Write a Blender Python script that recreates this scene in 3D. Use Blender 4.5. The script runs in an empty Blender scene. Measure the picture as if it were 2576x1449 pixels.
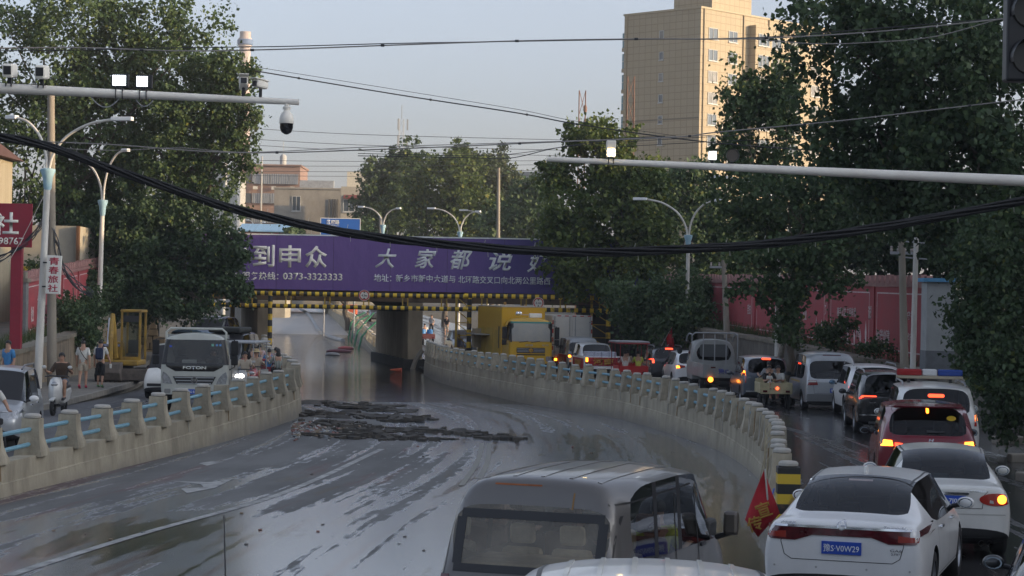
import bpy, bmesh, math, random
import numpy as np
from mathutils import Vector, Matrix, Euler
from mathutils.bvhtree import BVHTree
WORK = bpy.data.scenes.new('work'); WC = WORK.collection   # modifiers are evaluated there, apart from the big scene
random.seed(7); RNG = np.random.default_rng(7)
S = bpy.context.scene; COL = S.collection
rad = math.radians
# ------------------------------------------------------------------ camera, sky, sun
F = 5200.0; CAMZ = 3.5; ROLL = 0.018; HOR = 20.5; W0, H0 = 2576.0, 1449.0
cam_d = bpy.data.cameras.new('camera'); cam = bpy.data.objects.new('camera', cam_d); COL.objects.link(cam)
cam_d.sensor_width = 36; cam_d.lens = 36 * F / W0; cam_d.shift_y = HOR / W0
cam_d.clip_start = 0.3; cam_d.clip_end = 6000
cam.matrix_world = Matrix.Translation((0, 0, CAMZ)) @ Matrix.Rotation(rad(90), 4, 'X') @ Matrix.Rotation(ROLL, 4, 'Z')
S.camera = cam
SUN_AZ, SUN_EL = 106.0, 10.0
world = bpy.data.worlds.new('World'); S.world = world; world.use_nodes = True
_n = world.node_tree.nodes; _l = world.node_tree.links
sky = _n.new('ShaderNodeTexSky'); sky.sky_type = 'NISHITA'; sky.sun_disc = False
sky.sun_elevation = rad(SUN_EL); sky.sun_rotation = rad(SUN_AZ)
sky.air_density = 0.7; sky.dust_density = 3.8; sky.ozone_density = 3.0
_bg = _n['Background']; _bg.inputs[1].default_value = 0.15
_hs = _n.new("ShaderNodeHueSaturation"); _hs.inputs["Saturation"].default_value = 0.52; _l.new(sky.outputs[0], _hs.inputs["Color"]); _l.new(_hs.outputs[0], _bg.inputs[0])
sun_d = bpy.data.lights.new('sun', 'SUN'); sun = bpy.data.objects.new('sun', sun_d); COL.objects.link(sun)
sun_d.energy = 2.5; sun_d.angle = rad(0.6); sun_d.color = (1.0, 0.70, 0.38)
_sv = Vector((math.sin(rad(SUN_AZ)) * math.cos(rad(SUN_EL)), math.cos(rad(SUN_AZ)) * math.cos(rad(SUN_EL)), math.sin(rad(SUN_EL))))
sun.rotation_euler = _sv.to_track_quat('Z', 'Y').to_euler()
S.view_settings.view_transform = 'Standard'; S.view_settings.look = 'None'
S.view_settings.exposure = 1.28; S.view_settings.gamma = 1.0
S.cycles.use_denoising = True
S.cycles.max_bounces = 6; S.cycles.transparent_max_bounces = 12; S.cycles.volume_bounces = 0
S.cycles.caustics_reflective = False; S.cycles.caustics_refractive = False
# ------------------------------------------------------------------ helpers
def work_dg():
    with bpy.context.temp_override(scene=WORK, view_layer=WORK.view_layers[0]):
        dg = bpy.context.evaluated_depsgraph_get(); dg.update(); return dg
def at(x, y, Z):
    """world point seen at picture position x, y (2576 wide) standing Z metres away"""
    dx, dy = x - W0 / 2, y - H0 / 2
    c, s = math.cos(ROLL), math.sin(ROLL)
    u = dx * c + dy * s; v = -dx * s + dy * c
    return Vector((u / F * Z, Z, CAMZ - (v - HOR) / F * Z))
def lerp_tab(tab, t):
    if t <= tab[0][0]: return tab[0][1]
    for (a, va), (b, vb) in zip(tab, tab[1:]):
        if t <= b:
            k = (t - a) / (b - a); return va + (vb - va) * k
    return tab[-1][1]
def smooth_tab(tab):
    """catmull-rom through a table, returned as a dense table"""
    out = []
    for i in range(len(tab) - 1):
        p0 = tab[max(i - 1, 0)]; p1 = tab[i]; p2 = tab[i + 1]; p3 = tab[min(i + 2, len(tab) - 1)]
        m1 = (p2[1] - p0[1]) / max(p2[0] - p0[0], 1e-6); m2 = (p3[1] - p1[1]) / max(p3[0] - p1[0], 1e-6)
        h = p2[0] - p1[0]
        for k in range(8):
            t = k / 8; t2 = t * t; t3 = t2 * t
            v = (2*t3-3*t2+1)*p1[1] + (t3-2*t2+t)*h*m1 + (-2*t3+3*t2)*p2[1] + (t3-t2)*h*m2
            out.append((p1[0] + h * t, v))
    out.append(tab[-1]); return out
MATS = {}
def mat(name, col, rough=0.6, metal=0.0, spec=0.5, var=0.0, scale=4.0, bump=0.0, bscale=40.0, coat=0.0, emit=None, estr=1.0, col2=None, streak=None, island=0.0, detail=5.0):
    """principled material with a noise mix between col and col2 and fine relief"""
    if name in MATS: return MATS[name]
    m = bpy.data.materials.new(name); m.use_nodes = True; MATS[name] = m
    N = m.node_tree.nodes; Lk = m.node_tree.links; b = N['Principled BSDF']
    b.inputs['Base Color'].default_value = (*col, 1); b.inputs['Roughness'].default_value = rough
    b.inputs['Metallic'].default_value = metal; b.inputs['Specular IOR Level'].default_value = spec
    if coat: b.inputs['Coat Weight'].default_value = coat; b.inputs['Coat Roughness'].default_value = 0.05
    if emit: b.inputs['Emission Color'].default_value = (*emit, 1); b.inputs['Emission Strength'].default_value = estr
    if var or col2 or bump:
        tc = N.new('ShaderNodeTexCoord'); mp = N.new('ShaderNodeMapping'); Lk.new(tc.outputs['Object'], mp.inputs[0])
        if streak: mp.inputs['Scale'].default_value = streak
        nz = N.new('ShaderNodeTexNoise'); nz.inputs['Scale'].default_value = scale; nz.inputs['Detail'].default_value = detail
        nz.inputs['Roughness'].default_value = 0.65
        Lk.new(mp.outputs[0], nz.inputs['Vector'])
    if var or col2:
        c2 = col2 or tuple(max(0, c * (1 - var)) for c in col); c1 = col if col2 else tuple(min(1, c * (1 + var)) for c in col)
        mx = N.new('ShaderNodeMix'); mx.data_type = 'RGBA'
        mx.inputs[6].default_value = (*c1, 1); mx.inputs[7].default_value = (*c2, 1)
        rp = N.new('ShaderNodeMapRange'); rp.inputs[1].default_value = 0.32; rp.inputs[2].default_value = 0.68
        Lk.new(nz.outputs['Fac'], rp.inputs[0]); Lk.new(rp.outputs[0], mx.inputs[0]); Lk.new(mx.outputs[2], b.inputs['Base Color'])
        last = mx.outputs[2]
        if island:
            gi = N.new('ShaderNodeNewGeometry'); hs = N.new('ShaderNodeHueSaturation'); mr = N.new('ShaderNodeMapRange')
            mr.inputs[3].default_value = 1 - island; mr.inputs[4].default_value = 1 + island
            Lk.new(gi.outputs['Random Per Island'], mr.inputs[0]); Lk.new(mr.outputs[0], hs.inputs['Value'])
            Lk.new(last, hs.inputs['Color']); Lk.new(hs.outputs[0], b.inputs['Base Color'])
    if bump:
        n2 = N.new('ShaderNodeTexNoise'); n2.inputs['Scale'].default_value = bscale; n2.inputs['Detail'].default_value = 6
        Lk.new(mp.outputs[0], n2.inputs['Vector'])
        bp = N.new('ShaderNodeBump'); bp.inputs['Strength'].default_value = bump; bp.inputs['Distance'].default_value = 0.02
        Lk.new(n2.outputs['Fac'], bp.inputs['Height']); Lk.new(bp.outputs[0], b.inputs['Normal'])
    return m
def glass(name, tint, veil=0.0):
    if name in MATS: return MATS[name]
    m = bpy.data.materials.new(name); m.use_nodes = True; MATS[name] = m
    N = m.node_tree.nodes; Lk = m.node_tree.links; N.remove(N['Principled BSDF'])
    t = N.new('ShaderNodeBsdfTransparent'); t.inputs[0].default_value = (*tint, 1)
    g = N.new('ShaderNodeBsdfGlossy'); g.inputs['Roughness'].default_value = 0.03; g.inputs[0].default_value = (0.95, 0.97, 1, 1)
    fr = N.new('ShaderNodeFresnel'); fr.inputs[0].default_value = 1.5
    mx = N.new('ShaderNodeMixShader'); Lk.new(fr.outputs[0], mx.inputs[0]); Lk.new(t.outputs[0], mx.inputs[1]); Lk.new(g.outputs[0], mx.inputs[2])
    last = mx.outputs[0]
    if veil:  # dusty beige veil, added to put interior brightness into the pane
        df = N.new('ShaderNodeBsdfDiffuse'); df.inputs[0].default_value = (0.46,0.42,0.35,1); nz = N.new('ShaderNodeTexNoise'); nz.inputs['Scale'].default_value = 3.0; nz.inputs['Detail'].default_value = 6
        tc = N.new('ShaderNodeTexCoord'); Lk.new(tc.outputs['Object'], nz.inputs['Vector']); mr = N.new('ShaderNodeMapRange'); mr.inputs[1].default_value = 0.3; mr.inputs[2].default_value = 0.7; mr.inputs[3].default_value = veil*0.6; mr.inputs[4].default_value = veil*1.4; Lk.new(nz.outputs['Fac'], mr.inputs[0])
        m3 = N.new('ShaderNodeMixShader'); Lk.new(mr.outputs[0], m3.inputs[0]); Lk.new(last, m3.inputs[1]); Lk.new(df.outputs[0], m3.inputs[2]); last = m3.outputs[0]
    Lk.new(last, N['Material Output'].inputs[0]); return m
def stripes(name, c1, c2, period, axis='Z', rough=0.5):
    """painted bands along one object axis, with chipped wear"""
    if name in MATS: return MATS[name]
    m = bpy.data.materials.new(name); m.use_nodes = True; MATS[name] = m
    N = m.node_tree.nodes; Lk = m.node_tree.links; b = N['Principled BSDF']; b.inputs['Roughness'].default_value = rough
    tc = N.new('ShaderNodeTexCoord'); sx = N.new('ShaderNodeSeparateXYZ'); Lk.new(tc.outputs['Object'], sx.inputs[0])
    dv = N.new('ShaderNodeMath'); dv.operation = 'DIVIDE'; dv.inputs[1].default_value = period; Lk.new(sx.outputs[axis], dv.inputs[0])
    ml = N.new('ShaderNodeMath'); ml.operation = 'FLOORED_MODULO'; ml.inputs[1].default_value = 1.0; Lk.new(dv.outputs[0], ml.inputs[0])
    gt = N.new('ShaderNodeMath'); gt.operation = 'GREATER_THAN'; gt.inputs[1].default_value = 0.5; Lk.new(ml.outputs[0], gt.inputs[0])
    mx = N.new('ShaderNodeMix'); mx.data_type = 'RGBA'; mx.inputs[6].default_value = (*c1, 1); mx.inputs[7].default_value = (*c2, 1); Lk.new(gt.outputs[0], mx.inputs[0])
    nz = N.new('ShaderNodeTexNoise'); nz.inputs['Scale'].default_value = 3.0; nz.inputs['Detail'].default_value = 8; Lk.new(tc.outputs['Object'], nz.inputs['Vector'])
    rp = N.new('ShaderNodeMapRange'); rp.inputs[1].default_value = 0.58; rp.inputs[2].default_value = 0.66; rp.inputs[4].default_value = 0.7; Lk.new(nz.outputs['Fac'], rp.inputs[0])
    m2 = N.new('ShaderNodeMix'); m2.data_type = 'RGBA'; m2.inputs[7].default_value = (0.16, 0.09, 0.05, 1); Lk.new(rp.outputs[0], m2.inputs[0]); Lk.new(mx.outputs[2], m2.inputs[6])
    Lk.new(m2.outputs[2], b.inputs['Base Color']); return m
class MB:
    """collects boxes, tubes and faces into one mesh"""
    def __init__(s): s.v = []; s.f = []; s.m = []; s.cur = 0
    def add(s, vs, fs):
        o = len(s.v); s.v += [tuple(p) for p in vs]; s.f += [tuple(i + o for i in f) for f in fs]; s.m += [s.cur] * len(fs); return s
    def box(s, c, size, rz=0.0, rx=0.0, ry=0.0, taper=1.0):
        hx, hy, hz = size[0]/2, size[1]/2, size[2]/2
        R = Euler((rx, ry, rz)).to_matrix(); c = Vector(c)
        P = [(-hx,-hy,-hz),(hx,-hy,-hz),(hx,hy,-hz),(-hx,hy,-hz)] + [(a*taper,b*taper,hz) for a,b in ((-hx,-hy),(hx,-hy),(hx,hy),(-hx,hy))]
        return s.add([c + R @ Vector(p) for p in P], [(0,3,2,1),(4,5,6,7),(0,1,5,4),(1,2,6,5),(2,3,7,6),(3,0,4,7)])
    def box2(s, a, b):
        return s.box([(a[i]+b[i])/2 for i in range(3)], [abs(b[i]-a[i]) for i in range(3)])
    def tube(s, path, r, n=8, cap=True):
        path = [Vector(p) for p in path]; k = len(path)
        rs = r if isinstance(r, (list, tuple)) else [r] * k
        o = len(s.v); prev = None; vs = []
        for i, p in enumerate(path):
            d = (path[min(i+1, k-1)] - path[max(i-1, 0)]).normalized()
            if prev is None:
                a = Vector((0,0,1)) if abs(d.z) < 0.9 else Vector((1,0,0)); u = d.cross(a).normalized()
            else: u = (prev - d * prev.dot(d)).normalized()
            prev = u; w = d.cross(u)
            for j in range(n):
                t = 2*math.pi*j/n; vs.append(p + (u*math.cos(t) + w*math.sin(t)) * rs[i])
        fs = [(i*n+j, i*n+(j+1)%n, (i+1)*n+(j+1)%n, (i+1)*n+j) for i in range(k-1) for j in range(n)]
        if cap: fs += [tuple(range(n))[::-1], tuple(range((k-1)*n, k*n))]
        return s.add(vs, fs)
    def lathe(s, prof, c=(0,0,0), n=16, axis='Z', cap=True):
        c = Vector(c); vs = []
        for r, h in prof:
            for j in range(n):
                t = 2*math.pi*j/n; a, b = r*math.cos(t), r*math.sin(t)
                vs.append(c + Vector({'Z':(a,b,h),'Y':(b,h,a),'X':(h,a,b)}[axis]))
        k = len(prof)
        fs = [(i*n+j, i*n+(j+1)%n, (i+1)*n+(j+1)%n, (i+1)*n+j) for i in range(k-1) for j in range(n)]
        if cap: fs += [tuple(range(n))[::-1], tuple(range((k-1)*n, k*n))]
        return s.add(vs, fs)
    def ball(s, c, r, n=12, m=8):
        r = r if isinstance(r, (list, tuple)) else (r, r, r); c = Vector(c)
        vs = []; 
        for i in range(m+1):
            ph = math.pi*i/m
            for j in range(n):
                t = 2*math.pi*j/n; vs.append(c + Vector((r[0]*math.sin(ph)*math.cos(t), r[1]*math.sin(ph)*math.sin(t), r[2]*math.cos(ph))))
        fs = [(i*n+j, (i+1)*n+j, (i+1)*n+(j+1)%n, i*n+(j+1)%n) for i in range(m) for j in range(n)]
        return s.add(vs, fs)
    def prism(s, pts, h0, h1, plane='XY'):
        """closed outline extruded between h0 and h1 along the axis normal to plane"""
        def P(a, b, h): return {'XY':(a,b,h),'XZ':(a,h,b),'YZ':(h,a,b)}[plane]
        n = len(pts)
        vs = [P(a,b,h0) for a,b in pts] + [P(a,b,h1) for a,b in pts]
        fs = [tuple(range(n))[::-1], tuple(range(n, 2*n))] + [(i, (i+1)%n, n+(i+1)%n, n+i) for i in range(n)]
        return s.add(vs, fs)
    def mesh(s, name, mats):
        me = bpy.data.meshes.new(name); me.from_pydata(s.v, [], s.f); 
        for mt in (mats if isinstance(mats, (list, tuple)) else [mats]): me.materials.append(mt)
        if any(s.m): me.polygons.foreach_set('material_index', s.m)
        me.update(); return me
    def build(s, name, mats, parent=None, smooth=False, bevel=0.0, fix=True):
        me = s.mesh(name, mats)
        if fix:
            bm = bmesh.new(); bm.from_mesh(me); bmesh.ops.recalc_face_normals(bm, faces=bm.faces); bm.to_mesh(me); bm.free()
        o = link(name, me, parent)
        if smooth: shade(me)
        if bevel:
            md = o.modifiers.new('bevel', 'BEVEL'); md.width = bevel; md.segments = 2; md.limit_method = 'ANGLE'; md.angle_limit = rad(40)
        return o
def shade(me, ang=38):
    me.polygons.foreach_set('use_smooth', [True]*len(me.polygons))
    if hasattr(me, 'set_sharp_from_angle'): me.set_sharp_from_angle(angle=rad(ang))
def link(name, me, parent=None):
    o = bpy.data.objects.new(name, me); COL.objects.link(o)
    if parent is not None: o.parent = parent
    return o
def tag(o, label=None, cat=None, group=None, kind=None):
    if label: o['label'] = label
    if cat: o['category'] = cat
    if group: o['group'] = group
    if kind: o['kind'] = kind
    return o
def thing(name, label, cat, loc=(0,0,0), rz=0.0, group=None):
    o = bpy.data.objects.new(name, None); COL.objects.link(o); o.empty_display_size = 0.3
    o.location = loc; o.rotation_euler = (0, 0, rz); return tag(o, label, cat, group)
def copy_tree(o, parent=None):
    c = o.copy(); COL.objects.link(c); c.parent = parent
    for ch in list(o.children): copy_tree(ch, c)
    return c
def text_mesh(s, size, bold=0.0, fit=None, shear=0.0):
    """flat lettering as a mesh in XY, centred on its own box"""
    c = bpy.data.curves.new('t', 'FONT'); c.body = s; c.size = size; c.offset = bold*size; c.resolution_u = 2; c.shear = shear
    o = bpy.data.objects.new('t', c); WC.objects.link(o)
    dg = work_dg()
    m = bpy.data.meshes.new_from_object(o.evaluated_get(dg), depsgraph=dg); bpy.data.objects.remove(o)
    n = len(m.vertices); co = np.empty(n*3); m.vertices.foreach_get('co', co); co = co.reshape(-1, 3)
    lo, hi = co.min(0), co.max(0); co -= (lo+hi)/2
    if fit: 
        d = hi-lo; co[:,0] *= fit[0]/d[0]
        if fit[1]: co[:,1] *= fit[1]/d[1]
    m.vertices.foreach_set('co', co.ravel()); m.update(); return m
def letters(name, s, size, material, parent, loc, rz=0.0, bold=0.0, fit=None, thick=0.01, shear=0.0):
    """raised lettering standing upright, reading from -Y (before rz)"""
    m = text_mesh(s, size, bold, fit, shear); m.name = name
    co = np.empty(len(m.vertices)*3); m.vertices.foreach_get('co', co); co = co.reshape(-1, 3)
    co = np.stack([co[:,0], np.zeros(len(co)), co[:,1]], 1); m.vertices.foreach_set('co', co.ravel())
    m.materials.clear(); m.materials.append(material); m.update()
    o = link(name, m, parent); o.location = loc; o.rotation_euler = (0, 0, rz)
    md = o.modifiers.new('solid', 'SOLIDIFY'); md.thickness = thick; md.offset = 0
    return o
def sag(a, b, drop, n=20):
    a, b = Vector(a), Vector(b)
    return [a.lerp(b, i/n) - Vector((0,0,drop*4*(i/n)*(1-i/n))) for i in range(n+1)]
# common materials
def per_object(m, lo, hi):
    """slightly different tone on every object that shares the material"""
    N = m.node_tree.nodes; Lk = m.node_tree.links; b = N['Principled BSDF']; src = b.inputs['Base Color'].links[0].from_socket
    oi = N.new('ShaderNodeObjectInfo'); mr = N.new('ShaderNodeMapRange'); mr.inputs[3].default_value = lo; mr.inputs[4].default_value = hi; hs = N.new('ShaderNodeHueSaturation')
    Lk.new(oi.outputs['Random'], mr.inputs[0]); Lk.new(mr.outputs[0], hs.inputs['Value']); Lk.new(src, hs.inputs['Color']); Lk.new(hs.outputs[0], b.inputs['Base Color']); return m
def tide(m, z0, z1, col):
    """mud left by the flood up to an uneven tide line"""
    N = m.node_tree.nodes; Lk = m.node_tree.links; b = N['Principled BSDF']; src = b.inputs['Base Color'].links[0].from_socket
    tc = N.new('ShaderNodeTexCoord'); sx = N.new('ShaderNodeSeparateXYZ'); Lk.new(tc.outputs['Object'], sx.inputs[0]); nz = N.new('ShaderNodeTexNoise'); nz.inputs['Scale'].default_value = 1.3; nz.inputs['Detail'].default_value = 8; Lk.new(tc.outputs['Object'], nz.inputs['Vector'])
    ma = N.new('ShaderNodeMath'); ma.operation = 'MULTIPLY_ADD'; ma.inputs[1].default_value = 0.9; Lk.new(nz.outputs['Fac'], ma.inputs[0]); Lk.new(sx.outputs['Z'], ma.inputs[2])
    mr = N.new('ShaderNodeMapRange'); mr.inputs[1].default_value = z0+0.45; mr.inputs[2].default_value = z1+0.45; mr.inputs[3].default_value = 0.8; mr.inputs[4].default_value = 0.0; Lk.new(ma.outputs[0], mr.inputs[0])
    mx = N.new('ShaderNodeMix'); mx.data_type = 'RGBA'; mx.inputs[7].default_value = (*col, 1); Lk.new(src, mx.inputs[6]); Lk.new(mr.outputs[0], mx.inputs[0]); Lk.new(mx.outputs[2], b.inputs['Base Color']); return m
M_conc = mat('concrete', (0.46,0.41,0.31), 0.9, var=0.0, col2=(0.19,0.165,0.12), scale=2.2, bump=0.5, bscale=25, streak=(1,1,0.45))
per_object(M_conc, 0.78, 1.12)
M_concw = tide(mat('concrete_wall', (0.45,0.40,0.30), 0.9, col2=(0.22,0.195,0.145), scale=1.3, bump=0.6, bscale=18, streak=(1,1,0.35), detail=9), -0.35, -0.05, (0.20,0.185,0.16))
M_conc2 = mat('concrete_pale', (0.36,0.34,0.30), 0.9, col2=(0.24,0.22,0.19), scale=2.5, bump=0.4, bscale=30)
M_conc3 = mat('concrete_pole', (0.30,0.27,0.22), 0.9, col2=(0.22,0.19,0.15), scale=2.0, bump=0.3, bscale=30, streak=(1,1,0.3))
M_black = mat('black_rubber', (0.012,0.012,0.013), 0.75)
M_trim = mat('black_trim', (0.02,0.02,0.022), 0.45)
M_dark = mat('dark_metal', (0.03,0.03,0.032), 0.5, metal=0.5)
M_chrome = mat('chrome', (0.75,0.76,0.78), 0.12, metal=1.0)
M_alu = mat('alloy', (0.45,0.46,0.48), 0.35, metal=0.9)
M_white = mat('white_paint', (0.78,0.79,0.78), 0.35, var=0.05, scale=3)
M_glassd = glass('glass_dark', (0.10,0.12,0.13)); M_glass = glass('glass_tint', (0.45,0.5,0.5)); M_glassc = glass('glass_clear', (0.78,0.82,0.80))
M_red_on = mat('brake_light_lit', (0.6,0.02,0.01), 0.3, emit=(1.0,0.06,0.02), estr=1.8)
M_amber_on = mat('brake_core_lit', (0.9,0.3,0.05), 0.3, emit=(1.0,0.26,0.02), estr=2.6)
M_red_off = mat('tail_lamp', (0.075,0.004,0.008), 0.12, coat=0.5, var=0.4, scale=9)
M_plate = mat('plate_blue', (0.015,0.07,0.42), 0.4); M_platew = mat('plate_white', (0.75,0.78,0.82), 0.4)
M_seat = mat('seat_beige', (0.58,0.47,0.33), 0.85, var=0.2, scale=6)
M_int = mat('interior', (0.05,0.05,0.05), 0.8)
M_skin = mat('skin', (0.42,0.24,0.16), 0.55, var=0.08, scale=9)
M_hair = mat('hair', (0.012,0.010,0.009), 0.5, bump=0.5, bscale=90)
# ------------------------------------------------------------------ setting: ground, roads, walls
LW = smooth_tab([(-40,-14.5),(0,-12.2),(20,-10.2),(35,-8.75),(50,-7.45),(60,-6.85),(66,-6.75),(73,-7.6),(82,-9.2),(97,-11.4),(113,-13.4),(126,-16.0),(160,-20),(200,-25),(300,-39),(420,-56)])
RW = smooth_tab([(-40,3.0),(0,3.6),(31,4.02),(41,5.1),(48,5.4),(55,5.2),(67.5,3.6),(74,1.75),(80.5,0.05),(91,-2.35),(98,-3.6),(113,-5.3),(126,-7.9),(160,-11.5),(200,-15.6),(300,-28),(420,-43)])
ZM = smooth_tab([(-40,0),(24,0),(35,-0.10),(56,-0.36),(78,-0.56),(95,-1.1),(112,-1.6),(135,-1.6),(165,-1.2),(200,-0.54),(245,0.45),(300,1.5),(350,2.0),(420,2.1)])
ZS = smooth_tab([(-40,0),(58,0),(72,-0.16),(88,-0.36),(100,-0.42),(125,-0.42),(150,-0.25),(175,0.1),(200,0.4),(250,0.9),(300,1.6),(350,2.05),(420,2.1)])
KL = smooth_tab([(-40,-15),(30,-13.4),(61,-13.3),(72,-13.5),(80,-14.1),(95,-16.6),(113,-19.0),(130,-22)])
RR = smooth_tab([(-40,16.5),(20,15),(50,14),(68,13.2),(83,11.3),(98,9.0),(113,6.6),(130,4.2)])
lw = lambda y: lerp_tab(LW, y); rw = lambda y: lerp_tab(RW, y); zm = lambda y: lerp_tab(ZM, y); zs = lambda y: lerp_tab(ZS, y)
kl = lambda y: lerp_tab(KL, y); rr = lambda y: lerp_tab(RR, y)
WATER = -0.55
def road_mat(name, wet_lo, wet_hi, stain=True, base=(0.125,0.125,0.122), ust=1.0, film=0.15, film_col=(0.20,0.212,0.228)):
    """asphalt with long wet films, silt and patches along the traffic direction (UV in metres)"""
    m = bpy.data.materials.new(name); m.use_nodes = True
    N = m.node_tree.nodes; Lk = m.node_tree.links; b = N['Principled BSDF']
    uv = N.new('ShaderNodeUVMap'); uv.uv_map = 'road'
    def noise(sx, sy, scale, det, off=0.0, dist=0.0):
        mp = N.new('ShaderNodeMapping'); mp.inputs['Scale'].default_value = (sx, sy, 1); mp.inputs['Location'].default_value = (off, off*1.7, 0); Lk.new(uv.outputs[0], mp.inputs[0])
        n = N.new('ShaderNodeTexNoise'); n.inputs['Scale'].default_value = scale; n.inputs['Detail'].default_value = det; n.inputs['Roughness'].default_value = 0.6
        n.inputs['Distortion'].default_value = dist; Lk.new(mp.outputs[0], n.inputs['Vector']); return n.outputs['Fac']
    def rng(x, a, c, lo=0.0, hi=1.0):
        r = N.new('ShaderNodeMapRange'); r.inputs[1].default_value = a; r.inputs[2].default_value = c; r.inputs[3].default_value = lo; r.inputs[4].default_value = hi
        r.interpolation_type = 'SMOOTHSTEP'; Lk.new(x, r.inputs[0]); return r.outputs[0]
    def mix(f, c1, c2):
        x = N.new('ShaderNodeMix'); x.data_type = 'RGBA'; Lk.new(f, x.inputs[0])
        for i, c in ((6, c1), (7, c2)):
            if isinstance(c, tuple): x.inputs[i].default_value = (*c, 1)
            else: Lk.new(c, x.inputs[i])
        return x.outputs[2]
    def mul(a, c, op='MULTIPLY'):
        x = N.new('ShaderNodeMath'); x.operation = op; Lk.new(a, x.inputs[0])
        if isinstance(c, float): x.inputs[1].default_value = c
        else: Lk.new(c, x.inputs[1])
        x.use_clamp = True; return x.outputs[0]
    big0 = noise(0.42*ust, 0.030, 1.5, 6, 3.1, 0.3); strk = noise(1.15*ust, 0.013, 1.5, 6, 5.7, 0.2); fine = noise(1.2, 0.25, 5.0, 6, 8.2)
    bm_ = N.new('ShaderNodeMath'); bm_.operation = 'ADD'; _h1 = mul(big0, 0.5); _h2 = mul(strk, 0.5); Lk.new(_h1, bm_.inputs[0]); Lk.new(_h2, bm_.inputs[1]); big = bm_.outputs[0]
    add = N.new('ShaderNodeMath'); add.operation = 'MULTIPLY_ADD'; Lk.new(fine, add.inputs[0]); add.inputs[1].default_value = 0.17; Lk.new(big, add.inputs[2])
    # the wetness grows with distance down the ramp (second uv carries it)
    uv2 = N.new('ShaderNodeUVMap'); uv2.uv_map = 'wet'; sx = N.new('ShaderNodeSeparateXYZ'); Lk.new(uv2.outputs[0], sx.inputs[0])
    a2 = N.new('ShaderNodeMath'); a2.operation = 'ADD'; Lk.new(add.outputs[0], a2.inputs[0]); Lk.new(sx.outputs['X'], a2.inputs[1])
    wet = rng(a2.outputs[0], wet_lo+0.03, wet_hi+0.03); deep = rng(a2.outputs[0], wet_hi+0.13, wet_hi+0.17)
    grain = noise(1, 1, 60.0, 3); patch = noise(0.5, 0.12, 1.3, 5, 15.0)
    dry = mix(rng(patch, 0.35, 0.65), base, tuple(c*1.5 for c in base))
    dry = mix(mul(rng(grain, 0.4, 0.75), 0.35), dry, tuple(c*0.45 for c in base))
    col = mix(wet, dry, film_col); col = mix(deep, col, (0.06,0.06,0.05))
    if stain:
        st = mul(rng(noise(0.75, 0.03, 2.1, 7, 21.0, 0.9), 0.555, 0.63), rng(a2.outputs[0], wet_lo-0.04, wet_lo+0.03))
        col = mix(mul(st, 0.7), col, (0.15,0.095,0.09))
        mud = mul(rng(noise(0.9, 0.10, 1.5, 7, 41.0, 0.9), 0.60, 0.68), 0.35)
        col = mix(mud, col, (0.15,0.115,0.07))
    Lk.new(col, b.inputs['Base Color'])
    ro = N.new('ShaderNodeMapRange'); Lk.new(wet, ro.inputs[0]); ro.inputs[3].default_value = 0.85; ro.inputs[4].default_value = film
    r2 = N.new('ShaderNodeMath'); r2.operation = 'MULTIPLY_ADD'; Lk.new(deep, r2.inputs[0]); r2.inputs[1].default_value = -0.10; Lk.new(ro.outputs[0], r2.inputs[2])
    Lk.new(r2.outputs[0], b.inputs['Roughness'])
    sp = N.new('ShaderNodeMapRange'); Lk.new(wet, sp.inputs[0]); sp.inputs[3].default_value = 0.35; sp.inputs[4].default_value = 0.9
    Lk.new(sp.outputs[0], b.inputs['Specular IOR Level'])
    bp = N.new('ShaderNodeBump'); bp.inputs['Distance'].default_value = 0.01
    bs = N.new('ShaderNodeMapRange'); Lk.new(wet, bs.inputs[0]); bs.inputs[3].default_value = 0.6; bs.inputs[4].default_value = 0.10; Lk.new(bs.outputs[0], bp.inputs['Strength'])
    Lk.new(grain, bp.inputs['Height']); Lk.new(bp.outputs[0], b.inputs['Normal'])
    return m
def road_strip(name, ys, xl, xr, zf, material, nx=8, wetf=None, kind='structure', parent=None):
    vs, fs, uv, wt = [], [], [], []
    for y in ys:
        for i in range(nx+1):
            t = i/nx; x = xl(y)+(xr(y)-xl(y))*t
            vs.append((x, y, zf(x, y))); uv.append((x - (xl(y)+xr(y))/2, y)); wt.append((wetf(x, y) if wetf else 0.0, 0))
    for a in range(len(ys)-1):
        for i in range(nx):
            k = a*(nx+1)+i; fs.append((k, k+1, k+nx+2, k+nx+1))
    me = bpy.data.meshes.new(name); me.from_pydata(vs, [], fs); me.materials.append(material)
    for nm, dat in (('road', uv), ('wet', wt)):
        lay = me.uv_layers.new(name=nm)
        for li, lp in enumerate(me.loops): lay.data[li].uv = dat[lp.vertex_index]
    shade(me, 180); o = link(name, me, parent)
    if kind: o['kind'] = kind
    return o
YS = list(np.arange(-40, 140, 2.0)) + list(np.arange(140, 421, 10.0))
def wet_main(x, y):
    t = (x - lw(y)) / max(rw(y)-lw(y), 1)
    w = 0.0
    if y < 60: w += 0.07*max(0, min(1, (t-0.30)/0.3)) - 0.045*max(0, min(1, (0.30-t)/0.2))*max(0, min(1, (y-32)/10))
    w += 0.10*max(0, min(1, (y-44)/12))*max(0, min(1, (t-0.35)/0.25))
    w += 0.05*max(0, min(1, (34-y)/8))*max(0, min(1, (t-0.25)/0.2))
    w += 0.24*math.exp(-((y-30.0)/3.2)**2-((t-0.30)/0.14)**2)+0.14*math.exp(-((y-37.0)/4.5)**2-((t-0.22)/0.05)**2)
    w += 0.16*math.exp(-((t-0.95)/0.045)**2)*max(0, min(1, (58-y)/12))
    return w
M_road = road_mat('wet_asphalt', 0.565, 0.60)
M_side = road_mat('side_asphalt', 0.60, 0.70, stain=False, base=(0.085,0.085,0.087), film_col=(0.06,0.06,0.062))
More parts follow.
